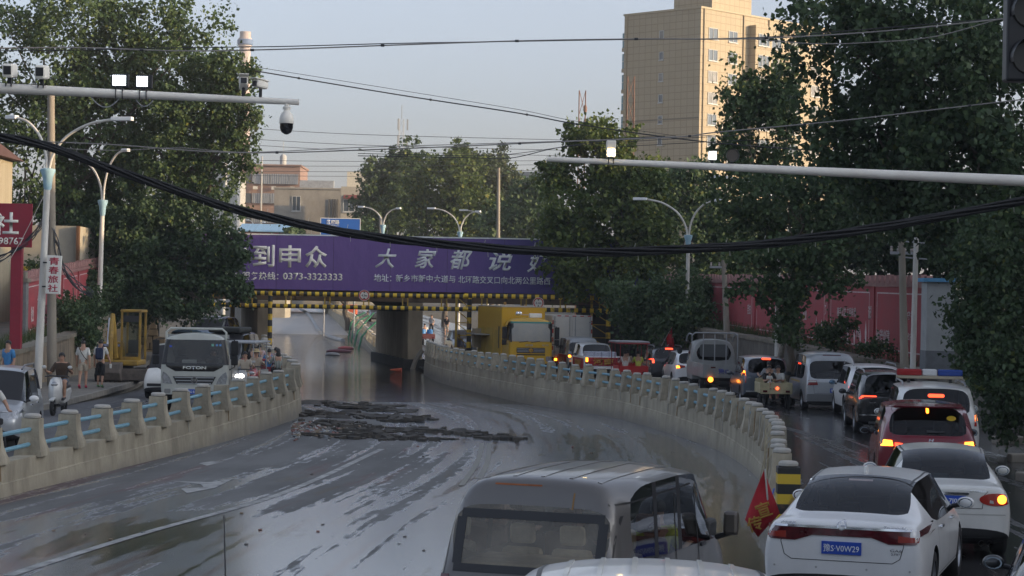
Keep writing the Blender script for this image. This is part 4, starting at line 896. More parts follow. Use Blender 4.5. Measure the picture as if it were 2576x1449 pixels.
# white vertical sign on the first lamp post
ps = at(135, 691, 68.8); vs_ = thing('vertical_sign', 'narrow white sign with four red characters strapped to the lamp post', 'sign', ps)
MB().box((0,0,0), (0.48,0.10,1.28), ry=0.035).build('board', M_signw, vs_, bevel=0.01)
for i, ch_ in enumerate('青春旅社'):
    letters('lettering', ch_, 0.3, mat('sign_crimson', (0.40,0.01,0.04), 0.5), vs_, (0.035*(0.45-i*0.3)*1.0, -0.056, 0.45-i*0.3), bold=0.012, fit=(0.34,0.25), thick=0.008)
MB().box((-0.26,0.03,0.4), (0.22,0.05,0.05)).box((-0.28,0.03,-0.4), (0.22,0.05,0.05)).build('strap', M_dark, vs_)
def util_pole(label, xb, yb, xt, yt, Y, r=0.15, arms=(), zb=None, name='utility_pole'):
    b = at(xb, yb, Y); t_ = at(xt, yt, Y); zb = b.z if zb is None else zb
    lean = (t_.x-b.x)/(t_.z-b.z); bx = b.x-lean*(b.z-zb)
    p = thing(name, label, 'utility pole', (bx, Y, zb), group='utility poles'); h = t_.z-zb
    MB().tube([(0,0,0),(lean*h,0,h)], [r*1.2,r*0.85], 12).build('shaft', M_conc3, p, smooth=True)
    for (dz, w) in arms:
        MB().box((lean*h,0,h-dz), (w,0.09,0.09)).build('cross_arm', M_gst, p)
        for s in (-0.45,-0.15,0.15,0.45): MB().lathe([(0.035,0),(0.05,0.05),(0.03,0.1),(0.045,0.15),(0,0.17)], (lean*h+w*s,0,h-dz+0.045), 8, cap=False).build('insulator', mat('ceramic', (0.35,0.3,0.27), 0.3), p)
    return p
util_pole('thick concrete utility pole behind the lamp with the inn sign', 130, 880, 128, 235, 71, 0.145, zb=0.14)
util_pole('concrete utility pole on the terrace before the red wall', 1829, 850, 1820, 655, 90, 0.12, ((0.3,1.2),))
util_pole('concrete utility pole next to the thin steel pole right of the red wall', 2275, 930, 2268, 608, 64, 0.12, ((0.35,0.7),), zb=0.2)
util_pole('concrete utility pole standing clear above the far trees', 1253, 600, 1254, 422, 175, 0.15, zb=0.4)
util_pole('low concrete pole beside the twin lamp beyond the bridge', 957, 640, 957, 545, 168, 0.14, zb=0.3)
util_pole('utility pole with long cross arm among the far trees', 992, 640, 992, 440, 230, 0.13, ((0.25,3.9),), zb=0.5)
sp = thing('steel_pole', 'thin weathered white steel pole with small bracket arms right of the red wall', 'pole', (at(2295,930,65).x, 65, 0.1)); 
hz = at(2306,540,65).z-0.1; lx = at(2306,540,65).x-at(2295,930,65).x
MB().tube([(0,0,0),(lx,0,hz)], [0.10,0.075], 10).build('shaft', M_pole, sp, smooth=True)
for dz in (0.85,1.35): MB().tube([(lx-0.35,0,hz-dz),(lx+0.35,0,hz-dz-0.05)], 0.025, 6).build('bracket_arm', M_gst, sp)
lpole = thing('leaning_timber', 'long pale timber pole leaning on the stone wing wall', 'pole', (at(352,865,100).x, 100, 0.8))
MB().tube([(0,0,-0.8),(0.9,0.5,3.4)], [0.07,0.05], 8).build('shaft', mat('timber', (0.30,0.25,0.18), 0.9, var=0.2), lpole)
# ---- mast arm with cameras, left
M_mast = mat('mast_white', (0.80,0.77,0.70), 0.45, col2=(0.70,0.65,0.58), scale=1.5)
YA = 31.0
def mast(label, pa, pb, ra, rb, Y, post_x):
    a, b = at(*pa, Y), at(*pb, Y)
    post = Vector((post_x, Y, 0)); d = b-a; 
    k = (post_x-a.x)/d.x; root = a+d*k
    m = thing('mast_arm', label, 'mast arm', (post_x, Y, 0))
    rr_ = ra+(rb-ra)*k
    MB().tube([root-post-Vector((0,0,0)), b-post], [max(ra, rr_), rb], 16).build('arm', M_mast, m, smooth=True)
    MB().tube([(0,0,0),(0,0,root.z+0.5)], [0.17,0.14], 16).build('post', M_mast, m, smooth=True)
    MB().lathe([(0.28,0),(0.28,0.03)], n=16).build('base_plate', M_dark, m)
    return m, a, b
ma, A0, A1 = mast('white mast arm carrying cameras and two lit floodlights over the left lane', (0,222), (752,257), 0.078, 0.045, YA, -15.2)
def on_arm(x, dz=0.0, a=A0, b=A1, Y=YA):
    p = at(x, 222, Y); k = (p.x-a.x)/(b.x-a.x); q = a+(b-a)*k; q.z += dz; return q
M_cam = mat('camera_white', (0.80,0.76,0.68), 0.5, var=0.05); M_led = mat('floodlight_lit', (1,1,1), 0.3, emit=(0.85,0.95,1.0), estr=3.0)
def cctv_box(label, x, w=0.16, h=0.21):
    p = on_arm(x); c = thing('traffic_camera', label, 'camera', p)
    MB().box((0,0,0.27), (w,0.34,h), rx=0.1).build('housing', M_cam, c, bevel=0.03)
    MB().box((0,-0.17,0.26), (w*0.7,0.03,h*0.6), rx=0.1).build('front_glass', M_trim, c)
    MB().box((0,0,0.12), (0.05,0.06,0.14)).box((-0.04,0,0.05),(0.012,0.2,0.05)).box((0.04,0,0.05),(0.012,0.2,0.05)).build('bracket', M_dark, c)
cctv_box('boxy white camera at the outer end of the left mast', 24)
cctv_box('boxy white camera between the outer camera and the floodlights', 105)
def flood(label, x, w, lit, m=M_led, Y=YA, pos=None, dz=0.20):
    p = pos or on_arm(x); c = thing('floodlight', label, 'floodlight', p)
    MB().box((0,0.03,dz), (w,0.10,0.20)).build('housing', M_dark, c, bevel=0.01)
    mb = MB(); n = 7
    for i in range(n): 
        if i/n < lit: mb.box((-w*0.36+w*0.78*i/n,-0.028,dz), (w*0.07,0.012,0.15))
    mb.build('led_strips', m, c)
    MB().box((0,0,0.07), (0.06,0.05,0.10)).box((-0.05,0,0.0),(0.012,0.14,0.16)).box((0.05,0,0.0),(0.012,0.14,0.16)).build('bracket', M_dark, c)
flood('lit rectangular floodlight with seven bright strips on the left mast', 301, 0.26, 1.0)
flood('lit floodlight with its right edge dark on the left mast', 361, 0.25, 0.75)
def bullet(label, x, yaw, tilt, big):
    p = on_arm(x); c = thing('bullet_camera', label, 'camera', p)
    o = MB().box((0,0,0), (0.17*big,0.34*big,0.17*big)).build('housing', M_cam, c, bevel=0.03); o.location = (0,0,0.24); o.rotation_euler = (tilt,0,yaw)
    g = MB().box((0,-0.17*big,-0.01), (0.12*big,0.03,0.11*big)).build('lens_window', M_trim, o)
    v = MB().box((0,-0.03,0.095*big), (0.20*big,0.42*big,0.012)).build('sun_shield', M_cam, o)
    MB().tube([(0,0,0),(0,0,0.2)], 0.025, 8).build('bracket', M_dark, c)
bullet('white bullet camera tilted down on the left mast before the chimney', 612, 0.15, -0.35, 0.75)
bullet('white bullet camera turned sideways near the end of the left mast', 655, -0.7, -0.1, 0.7)
dc = thing('dome_camera', 'white speed dome camera hanging with black dome under the left mast tip', 'camera', on_arm(722))
MB().lathe([(0.035,-0.02),(0.035,-0.07),(0.06,-0.08),(0.06,-0.11),(0.045,-0.12),(0.05,-0.15),(0.09,-0.19),(0.105,-0.24),(0.11,-0.32),(0.104,-0.33)], n=20, cap=True).build('housing', M_cam, dc, smooth=True)
MB().lathe([(0.10,-0.33),(0.098,-0.40),(0.075,-0.46),(0.03,-0.49),(0,-0.495)], n=20, cap=False).build('dome', mat('dome_black', (0.01,0.01,0.012), 0.08, spec=0.8), dc, smooth=True)
for x0, x1, dr in ((230,300,0.14),(342,385,0.10)):
    w_ = thing('cable_loop', 'grey cable loop hanging under the mast below the %s floodlight' % ('fully lit' if x0==230 else 'half dark'), 'cable', on_arm(x0,-0.07))
    q = on_arm(x0,-0.07); MB().tube([p-q for p in sag(on_arm(x0,-0.07), on_arm(x1,-0.07), dr, 12)], 0.009, 6).build('cable', M_gst, w_)
# ---- mast arm, right
YB = 42.0
mr_, B0, B1 = mast('long grey-white mast arm reaching in from the right trees', (2576,455), (1376,400), 0.115, 0.050, YB, 12.6)
def on_b(x): 
    p = at(x, 420, YB); k = (p.x-B0.x)/(B1.x-B0.x); return B0+(B1-B0)*k
rd = thing('fill_light', 'white signal box with four lit warm lamps on the right mast', 'floodlight', on_b(1536))
MB().box((0,0,0.26), (0.19,0.22,0.34)).build('housing', M_cam, rd, bevel=0.02)
for sx in (-0.045,0.045):
    for sz in (0.14,0.22): MB().lathe([(0,-0.125),(0.032,-0.125),(0.032,-0.11)], (sx,0,sz), 12, 'Y').build('lamp', mat('warm_lamp_lit', (1,0.9,0.5), 0.3, emit=(1.0,0.72,0.28), estr=12), rd)
MB().box((-0.05,0,0.04), (0.02,0.12,0.16)).box((0.05,0,0.04), (0.02,0.12,0.16)).build('bracket', M_dark, rd)
fl = thing('floodlight', 'small square white lit floodlight beside the round horn on the right mast', 'floodlight', on_b(1791))
MB().box((0,0,0.22), (0.17,0.12,0.19)).build('housing', M_cam, fl, bevel=0.01); MB().box((0,-0.065,0.22), (0.14,0.012,0.15)).build('led_panel', M_led, fl)
MB().box((0,0,0.08), (0.05,0.05,0.12)).build('bracket', M_dark, fl)
hn = thing('horn_speaker', 'round grey horn loudspeaker on the right mast', 'loudspeaker', on_b(1841))
MB().lathe([(0.135,-0.12),(0.135,-0.10),(0.09,0.02),(0.04,0.16),(0.03,0.22)], (0,0,0.24), 20, 'Y', cap=False).build('bell', M_gst, hn, smooth=True); MB().lathe([(0,-0.10),(0.125,-0.10)], (0,0,0.24), 20, 'Y', cap=False).build('grille', mat('grille_brown', (0.10,0.085,0.07), 0.8), hn)
MB().box((0,0.1,0.1), (0.05,0.05,0.22)).build('bracket', M_dark, hn)
# ---- traffic light, top right
YT = 16.5; tp = at(2584, 62, YT)
tl = thing('traffic_light', 'dark unlit traffic light head hanging at the right frame corner', 'traffic light', (tp.x, YT, tp.z))
MB().box((0,0,0.1), (0.36,0.16,1.12)).build('housing', mat('signal_housing', (0.012,0.012,0.014), 0.45), tl, bevel=0.02)
for i, zz in enumerate((0.47,0.10,-0.27)):
    l_ = MB().lathe([(0,-0.10),(0.13,-0.10),(0.14,-0.085)], (0,0,zz), 20, 'Y').build('lens', mat('signal_lens', (0.03,0.026,0.02), 0.35), tl)
    mb = MB(); vs_l = []; n = 16
    for j in range(n+1):
        t = math.pi*(-0.1+1.2*j/n); 
        for (r_, yy) in ((0.155,-0.08),(0.155,-0.32+0.12*(1-math.sin(max(0,min(math.pi,t))))),): vs_l.append((r_*math.cos(t), yy, zz+r_*math.sin(t)))
    mb.add(vs_l, [(2*j,2*j+1,2*j+3,2*j+2) for j in range(n)]); mb.build('visor', mat('signal_housing', (0,0,0)), tl, fix=False)
MB().tube([(0,0.05,0.6),(0,0.05,1.3)], 0.05, 8).tube([(-0.2,0.05,1.3),(6.4,0.05,1.5)], 0.09, 10).tube([(6.3,0.05,-tp.z),(6.3,0.05,1.9)], 0.13, 12).build('support_arm', M_mast, tl, smooth=True)
# ---- overhead cables
M_cabg = mat('cable_grey', (0.22,0.21,0.20), 0.6); M_cabd = mat('cable_dark', (0.035,0.037,0.04), 0.6); M_cabb = mat('cable_black', (0.008,0.008,0.009), 0.6, bump=0.6, bscale=30)
def spline_pts(pix, Y, n=8, Y2=None):
    P = [at(x, y, Y if Y2 is None else Y+(Y2-Y)*i/(len(pix)-1)) for i, (x, y) in enumerate(pix)]; out = []
    for i in range(len(P)-1):
        p0 = P[max(i-1,0)]; p3 = P[min(i+2,len(P)-1)]
        for k in range(n):
            u = k/n; out.append(0.5*((2*P[i])+(-p0+P[i+1])*u+(2*p0-5*P[i]+4*P[i+1]-p3)*u*u+(-p0+3*P[i]-3*P[i+1]+p3)*u**3))
    out.append(P[-1]); return out
def cable(label, pix, Y, r, m, Y2=None, ties=0):
    P = spline_pts(pix, Y, 8, Y2); o = P[0].copy(); c = thing('overhead_cable', label, 'cable', o)
    MB().tube([p-o for p in P], r, 6, cap=True).build('strand', m, c, smooth=True)
    for k in range(ties):
        q = P[int((k+0.5)/ties*(len(P)-1))]-o; MB().tube([q-Vector((0.03,0,0)), q+Vector((0.03,0,0))], r*1.9, 6).build('clip', M_cabd, c)
    return c
cable('upper pale cable crossing the whole street near the sky top', [(-60,122),(200,120),(450,128),(700,124),(1000,113),(1300,103),(1600,98),(1890,97),(2200,80),(2500,50),(2700,30)], 34, 0.012, M_cabg, ties=9)
cable('thinner dark cable running with the upper pale cable over the left tree', [(-60,128),(200,126),(450,120),(700,117),(1000,109),(1300,104),(1600,99),(1890,95),(2150,76),(2500,48),(2700,36)], 34.3, 0.009, M_cabd)
cable('slack cable drooping below the upper cable near the traffic light', [(1885,97),(2050,110),(2200,106),(2350,92),(2505,50)], 34, 0.009, M_cabg)
cable('clipped cable descending from the left tree across the sky to the tower', [(640,178),(1000,238),(1300,284),(1450,312),(1700,348),(1900,368),(2250,392),(2700,420)], 62, 0.020, M_cabd, ties=8)
cable('thin wire just above the clipped descending cable', [(640,168),(1000,226),(1300,275),(1450,305),(1700,342)], 62, 0.008, M_cabd)
cable('pale cable rising to the right across the thin tree', [(-60,352),(250,362),(600,384),(1000,374),(1400,357),(1700,345),(1800,333),(2100,305),(2350,276),(2700,235)], 44, 0.014, M_cabg, ties=6)
cable('grey cable sagging under the mast lamps on the left', [(-60,345),(150,372),(300,378),(450,372),(620,383),(900,371),(1200,362),(1500,352),(1800,340)], 44.4, 0.009, M_cabg)
cable('dark cable joining the crossing of wires before the tower', [(900,392),(1150,396),(1280,398),(1400,372),(1570,348),(1700,344)], 70, 0.016, M_cabd)
cable('second dark cable under the crossing of wires', [(900,386),(1200,392),(1300,386),(1450,366),(1650,352),(1900,338)], 71, 0.012, M_cabd)
for i, (y0, y1, lab) in enumerate(((318,352,'highest'),(345,378,'second'),(360,392,'third'),(402,404,'fourth'),(416,414,'fifth'),(430,428,'sixth'),(441,440,'seventh'))):
    cable('faint far railway wire over the rooftops, %s from the top' % lab, [(560,y0),(900,(y0+y1)/2+3),(1420,y1)], 150+i*6, 0.020, M_cabd)
cable('low faint wire passing across the right trees', [(1500,372),(1900,352),(2576,330)], 60, 0.010, M_cabd)
# the heavy black bundle
bp = [(-120,330),(0,345),(130,372),(300,432),(450,482),(600,528),(800,573),(1000,602),(1250,626),(1500,634),(1750,626),(1950,610),(2200,575),(2430,532),(2700,480)]
P = spline_pts(bp, 30); o = P[0].copy(); bd = thing('cable_bundle', 'thick black bundle of cables sagging across the street in front of the banner', 'cable', o)
for k in range(7):
    a = 2*math.pi*k/6; rr2 = 0.0 if k == 6 else 0.042
    off = [Vector((0, rr2*math.cos(a+i*0.16), rr2*1.1*math.sin(a+i*0.16)+0.008*math.sin(i*0.7+k*2))) for i in range(len(P))]
    MB().tube([p-o+off[i] for i, p in enumerate(P)], 0.024, 6).build('cable_strand', M_cabb, bd, smooth=True)
for i in range(3, len(P)-3, 4):
    q = P[i]-o; MB().tube([q+Vector((0,0,0.065)), q+Vector((0.012,0,0.12))], 0.004, 5).tube([q+Vector((0.05,-0.03,-0.06)), q+Vector((0.055,-0.03,-0.13))], 0.004, 5).build('tie_end', M_cap, bd)
def mesh_bundle(label, pix, Y, n=9, spread=0.12):
    P = spline_pts(pix, Y, 6); o = P[0].copy(); c = thing('cable_bundle', label, 'cable', o)
    for k in range(n):
        ph = random.uniform(0, 6); mb = MB().tube([p-o+Vector((spread*0.5*math.sin(ph+i*0.5), spread*math.cos(ph*2+i*0.35), spread*math.sin(ph*3+i*0.4))) for i, p in enumerate(P)], 0.016, 5); mb.build('cable_strand', M_cabd if k%2 else mat('cable_slate',(0.07,0.075,0.085),0.6), c)
mesh_bundle('frayed grey cable bundle falling from the lamp post to the left', [(118,548),(90,585),(40,625),(-20,662),(-120,700)], 70)
mesh_bundle('dark cable bundle dropping from the lamp post towards the bushes', [(122,545),(140,600),(155,660),(190,715),(235,740)], 71, 9, 0.13)
cable('pale stay wire from the lamp post down to the left', [(112,488),(60,592),(20,660)], 69.5, 0.012, M_cap)
# ------------------------------------------------------------------ trees, bushes, grass
def leaf_mat(name, c1, c2, tr=0.25):
    m = bpy.data.materials.new(name); m.use_nodes = True; N = m.node_tree.nodes; Lk = m.node_tree.links; b = N['Principled BSDF']
    gi = N.new('ShaderNodeNewGeometry'); cr = N.new('ShaderNodeValToRGB'); cr.color_ramp.elements[0].color = (*c1, 1); cr.color_ramp.elements[1].color = (*c2, 1)
    e = cr.color_ramp.elements.new(0.965); e.color = (*c2, 1); cr.color_ramp.elements[-1].color = (c2[0]*1.9, c2[1]*1.35, c2[2]*0.8, 1)
    Lk.new(gi.outputs['Random Per Island'], cr.inputs[0]); Lk.new(cr.outputs[0], b.inputs['Base Color'])
    b.inputs['Roughness'].default_value = 0.55; b.inputs['Specular IOR Level'].default_value = 0.25
    t = N.new('ShaderNodeBsdfTranslucent'); Lk.new(cr.outputs[0], t.inputs[0]); mx = N.new('ShaderNodeMixShader'); mx.inputs[0].default_value = tr
    Lk.new(b.outputs[0], mx.inputs[1]); Lk.new(t.outputs[0], mx.inputs[2]); Lk.new(mx.outputs[0], N['Material Output'].inputs[0]); return m
ML_pop = leaf_mat('poplar_leaf', (0.040,0.072,0.030), (0.095,0.140,0.050)); ML_dark = leaf_mat('dark_leaf', (0.034,0.062,0.032), (0.078,0.120,0.050))
ML_mid = leaf_mat('plane_leaf', (0.045,0.078,0.022), (0.125,0.160,0.038), 0.3); ML_far = leaf_mat('far_leaf', (0.040,0.065,0.028), (0.085,0.105,0.038)); ML_bush = leaf_mat('bush_leaf', (0.040,0.075,0.032), (0.090,0.135,0.055))
ML_grass = leaf_mat('grass_blade', (0.045,0.075,0.025), (0.10,0.12,0.045))
M_bark = mat('bark', (0.13,0.105,0.08), 0.95, col2=(0.06,0.05,0.04), scale=4, bump=0.8, bscale=20, streak=(1,1,0.3)); M_bark2 = mat('pale_bark', (0.30,0.27,0.22), 0.9, col2=(0.14,0.12,0.10), scale=5, bump=0.6)
def leaves(lobes, n_clump, per, size, spread, rng, hang=0.3, shell=0.45, squash=1.0):
    """lobes: (centre xyz, radii xyz, weight); returns verts and quads of folded leaves"""
    w = np.array([l[2] for l in lobes], float); w /= w.sum()
    pick = rng.choice(len(lobes), n_clump, p=w)
    C = np.array([l[0] for l in lobes])[pick]; R = np.array([l[1] for l in lobes])[pick]
    d = rng.normal(size=(n_clump,3)); d /= np.linalg.norm(d, axis=1)[:,None]
    rr_ = (shell + (1-shell)*rng.random(n_clump)**0.6)[:,None]
    lump = 1+0.20*np.sin(d[:,0:1]*5+C[:,0:1])+0.16*np.sin(d[:,2:3]*7+C[:,1:2]*2)+0.12*np.sin((d[:,0:1]+d[:,2:3])*11)
    fly = rng.random(n_clump) < 0.16                      # loose sprigs outside the crown
    rr_[fly] = 0.95+0.32*rng.random((int(fly.sum()),1))
    cc = C+d*R*rr_*lump
    cs = spread*(0.55+0.9*rng.random(n_clump)); cs[fly] *= 0.5
    q = cc/ (spread*3.2); hole = np.sin(q[:,0]*2.1+1.3*np.sin(q[:,2]*1.7))*np.sin(q[:,2]*2.3+1.1*np.sin(q[:,1]*1.9))*np.sin(q[:,1]*1.7+0.6)
    keep = (hole > -0.28) | (rng.random(n_clump) < 0.25); cc = cc[keep]; cs = cs[keep]; n_clump = len(cc)
    n = n_clump*per; base = np.repeat(cc, per, 0); sp = np.repeat(cs, per)[:,None]
    off = rng.normal(size=(n,3))*sp*np.array([0.55,0.55,0.5*squash])
    P = base+off; P[:,2] -= np.abs(rng.normal(size=n))*hang*sp[:,0]
    # leaf frames: tips hang outward and down
    a = rng.normal(size=(n,3)); a[:,2] -= 0.7; a /= np.linalg.norm(a, axis=1)[:,None]
    b = rng.normal(size=(n,3)); b -= a*(a*b).sum(1)[:,None]; b /= np.linalg.norm(b, axis=1)[:,None]
    c = np.cross(a, b)
    L = size*(0.45+1.0*rng.random(n))[:,None]
    v0 = P; v1 = P+a*L*0.42+b*L*0.42+c*L*0.10; v2 = P+a*L; v3 = P+a*L*0.42-b*L*0.42+c*L*0.10
    V = np.stack([v0,v1,v2,v3], 1).reshape(-1,3)
    return V
def quads_mesh(name, V, material):
    n = len(V)//4; me = bpy.data.meshes.new(name); me.vertices.add(len(V)); me.vertices.foreach_set('co', V.astype(np.float32).ravel())
    me.loops.add(4*n); me.loops.foreach_set('vertex_index', np.arange(4*n, dtype=np.int32)); me.polygons.add(n)
    me.polygons.foreach_set('loop_start', np.arange(0,4*n,4,dtype=np.int32)); me.materials.append(material); me.update(); me.validate(); return me
def limb(mb, p0, p1, r0, r1, rng, wob=0.06, n=6):
    p0, p1 = Vector(p0), Vector(p1); L = (p1-p0).length
    pts = [p0.lerp(p1, i/n)+Vector(rng.normal(size=3)*wob*L*0.4*(0 if i in (0,) else 1)*math.sin(math.pi*min(i/n,0.9))) for i in range(n+1)]
    mb.tube(pts, [r0+(r1-r0)*i/n for i in range(n+1)], 8); return pts
def tree(name, label, trunk, lobes, n_clump, per, size, spread, lmat, bark=None, r=0.25, seed=1, hang=0.3, shell=0.45, group=None, cat='tree'):
    """trunk = (x, y, z0); lobes = [(x_px, y_px, rx_px, ry_px, Y, depth_radius, weight)] read off the photo at their own distance"""
    rng = np.random.default_rng(seed)
    base = Vector(trunk); t = thing(name, label, cat, base, group=group); Lb = []
    for (x, y, rx, ry, Y, dr, w) in lobes:
        p = at(x, y, Y); Lb.append((np.array(p-base), np.array([rx/F*Y, dr, ry/F*Y]), w))
    zmax = max(l[0][2] for l in Lb); cx = np.mean([l[0] for l in Lb], 0)
    mb = MB(); top = Vector((cx[0]*0.5, cx[1]*0.5, max(zmax*0.75, 1.0)))
    pts = limb(mb, (0,0,-0.2), top, r, r*0.4, rng, 0.05, 8)
    for l in Lb:
        st = pts[min(len(pts)-1, int(len(pts)*rng.uniform(0.35,0.8)))]
        q = limb(mb, st, l[0], r*0.42, r*0.12, rng, 0.10, 6)
        for k in range(7):
            d = rng.normal(size=3); d /= np.linalg.norm(d); limb(mb, q[rng.integers(2,7)], Vector(l[0]+d*l[1]*0.85), r*0.14, r*0.03, rng, 0.10, 4)
    mb.build('trunk', bark or M_bark, t, smooth=True)
    V = leaves(Lb, n_clump, per, size, spread, rng, hang, shell)
    link('crown', quads_mesh('crown', V, lmat), t); return t
# left row
GL = 'poplars on the left embankment'
tree('poplar_tree', 'tall dark poplar filling the upper left corner above the floodlights', (-23,104,2.4), [(110,140,210,190,103,2.6,3),(330,90,190,150,104,2.6,2.4),(60,420,150,190,102,2.4,2),(40,620,110,120,103,1.6,1.2),(250,330,190,180,103,2.5,2.6),(420,170,120,120,103,2.0,1.2)], 900, 60, 0.19, 0.62, ML_pop, seed=2, r=0.4, group=GL)
tree('poplar_tree', 'poplar with a thin branch reaching across the chimney', (-18.5,103,2.8), [(470,260,110,130,101,2.0,1.6),(480,430,110,110,101,1.8,1.6),(400,380,130,130,102,2.0,1.5),(585,230,55,65,100,0.9,0.40),(612,180,40,22,100,0.5,0.13),(630,300,28,45,100,0.5,0.13),(565,165,45,45,100,0.7,0.25),(620,390,22,40,100,0.4,0.10),(585,330,40,50,100,0.6,0.28)], 660, 50, 0.17, 0.40, ML_pop, seed=3, r=0.3, group=GL, shell=0.3)
tree('poplar_tree', 'low hanging poplar crown covering the left end of the banner', (-19.6,101,2.6), [(440,580,130,110,99.5,1.8,2.2),(535,645,78,75,98.5,1.1,1.0),(598,615,42,50,98,0.7,0.25),(330,600,140,130,100,2.0,2.2),(470,710,90,55,98.5,1.0,0.9),(600,715,36,30,98,0.6,0.12),(520,770,45,22,97.5,0.5,0.18),(470,785,40,25,97.5,0.5,0.16),(350,720,110,60,99,1.4,1.0)], 900, 48, 0.175, 0.36, ML_dark, seed=4, r=0.28, group=GL, shell=0.25)
tree('poplar_tree', 'shaded poplar behind the double-arm lamp and cable bundles', (-23.5,106,2.6), [(200,560,150,140,105,2.0,2),(300,480,130,130,105,2.0,1.6),(230,690,110,70,104,1.5,1)], 420, 52, 0.19, 0.5, ML_dark, seed=5, r=0.3, group=GL, shell=0.25)
# right
GR = 'trees along the right side'
tree('poplar_tree', 'huge dark poplar filling the upper right behind the traffic light', (15.6,56,0.5), [(2350,120,310,200,54,2.6,3),(2130,50,150,110,54,1.6,0.8),(2440,380,220,190,53,2.4,2.4),(2200,330,160,150,55,1.8,1.4),(2550,560,120,150,52,1.8,1.3),(2320,500,170,90,56,1.6,1.1)], 1020, 52, 0.155, 0.45, ML_dark, seed=11, r=0.32, group=GR, shell=0.3)
tree('poplar_tree', 'dark drooping tree at the right edge reaching down beside the police car', (14.6,50,0.6), [(2515,690,110,150,49,1.4,1.4),(2500,870,90,100,49,1.1,1.2),(2550,960,80,100,48,1.0,1.0),(2440,780,45,80,50,0.7,0.4)], 460, 50, 0.12, 0.33, ML_dark, seed=12, r=0.2, group=GR, shell=0.2)
tree('thin_tree', 'thin airy tree in front of the sunlit apartment facade', (at(1962,900,78).x,78,0.1), [(1890,250,75,95,77,0.9,0.9),(1850,380,70,70,77,0.8,0.6),(1930,420,80,80,77,1.0,0.8),(1900,520,100,60,77,1.0,0.7),(1965,230,60,110,77,0.9,0.8),(1960,560,110,60,77,1.2,0.8)], 430, 34, 0.17, 0.36, ML_pop, M_bark2, seed=13, r=0.13, group=GR, shell=0.1)
tree('broadleaf_tree', 'dark tree with hanging branches in front of the red slogan wall', (at(1988,900,72).x,72,0.1), [(2030,470,160,70,71,1.4,0.9),(2050,630,120,34,70,0.9,0.42),(1900,650,100,34,70,0.7,0.35),(2090,700,85,26,70,0.8,0.25),(1985,740,45,60,70,0.5,0.35),(1975,815,28,36,70,0.4,0.16),(2150,555,120,50,71,1.0,0.6),(1880,715,60,20,70,0.4,0.10),(2200,480,170,90,72,1.4,1.2)], 440, 40, 0.165, 0.33, ML_bush, seed=14, r=0.15, group=GR, shell=0.2)
tree('plane_tree', 'broad sunlit tree standing at the right end of the banner', (at(1560,800,113).x,112,3.0), [(1520,390,75,85,110.5,1.8,1.2),(1430,560,75,100,110,1.7,1.3),(1560,520,110,110,110,2.0,2.0),(1500,660,120,80,109.5,1.6,1.6),(1630,480,55,80,110.5,1.5,0.9),(1640,620,60,90,110,1.6,1.1),(1480,330,50,40,111,1.0,0.4),(1400,440,40,50,111,1.0,0.4)], 760, 54, 0.22, 0.50, ML_mid, seed=15, r=0.34, group=GR, shell=0.4)
tree('broadleaf_tree', 'dark tree behind the street lamp between the sunlit tree and apartment tower', (at(1740,800,128).x,128,2.5), [(1730,480,90,80,127,2.0,1.5),(1720,610,120,80,126,2.0,1.6),(1830,560,110,120,127,2.2,1.8),(1820,690,120,60,125,1.8,1.2),(1900,640,110,100,126,2,1.2)], 520, 54, 0.24, 0.6, ML_bush, seed=16, r=0.3, group=GR, shell=0.35)
tree('broadleaf_tree', 'dark green tree row standing behind the red wall and gate pillar', (at(2260,700,92).x,92,1.9), [(2150,610,120,70,92,2.0,1.2),(2270,600,120,85,92,2.0,1.4),(2390,620,110,100,90,2.0,1.4),(2500,640,100,110,90,2.0,1.2),(2220,500,130,80,93,2.0,1.1),(2040,640,90,60,94,1.6,0.8)], 620, 46, 0.20, 0.52, ML_dark, seed=17, r=0.25, group=GR, shell=0.3)
# bushes
def bush(name, label, base, lobes, n, per, size, spread, m, seed, cat='bush', r=0.06): return tree(name, label, base, lobes, n, per, size, spread, m, seed=seed, r=r, cat=cat, shell=0.2)
bush('bush', 'dense green bushes spilling over the retaining wall right of the bridge', (at(1660,850,103).x,103,1.6), [(1620,760,70,55,102,1.2,1.2),(1700,740,80,55,101,1.2,1.3),(1740,800,55,45,99,0.9,0.9),(1600,820,45,40,103,0.8,0.6),(1560,740,50,50,106,1.0,0.7),(1690,830,40,35,99,0.6,0.4),(1760,730,50,40,104,1,0.6)], 480, 46, 0.17, 0.42, ML_bush, 21)
bush('bush', 'low bushes at the foot of the red wall behind the grey stake truck', (at(2090,850,74).x,73.5,1.3), [(2095,840,36,30,73,0.5,1),(2130,815,20,18,73,0.4,0.3),(2205,872,40,14,71,0.4,0.4),(1990,840,34,22,77,0.4,0.5)], 120, 40, 0.11, 0.26, ML_bush, 22)
bush('bush', 'shrubs growing on the left wall above the pavement walkers', (at(190,820,82).x,82,1.7), [(185,800,45,50,81,0.8,1.2),(215,840,25,35,80,0.5,0.6),(165,770,25,30,82,0.5,0.4),(230,780,40,60,85,0.8,0.9),(95,690,25,40,90,0.5,0.4)], 260, 42, 0.12, 0.28, ML_bush, 23)
bush('bush', 'dark bushes behind the excavator against the bridge wing wall', (at(330,760,99).x,99,2.0), [(290,760,70,55,98,1.0,1.2),(370,750,60,40,98,0.8,0.9),(410,760,40,30,97,0.6,0.5),(230,720,60,50,96,0.8,0.8)], 320, 42, 0.16, 0.36, ML_dark, 24)
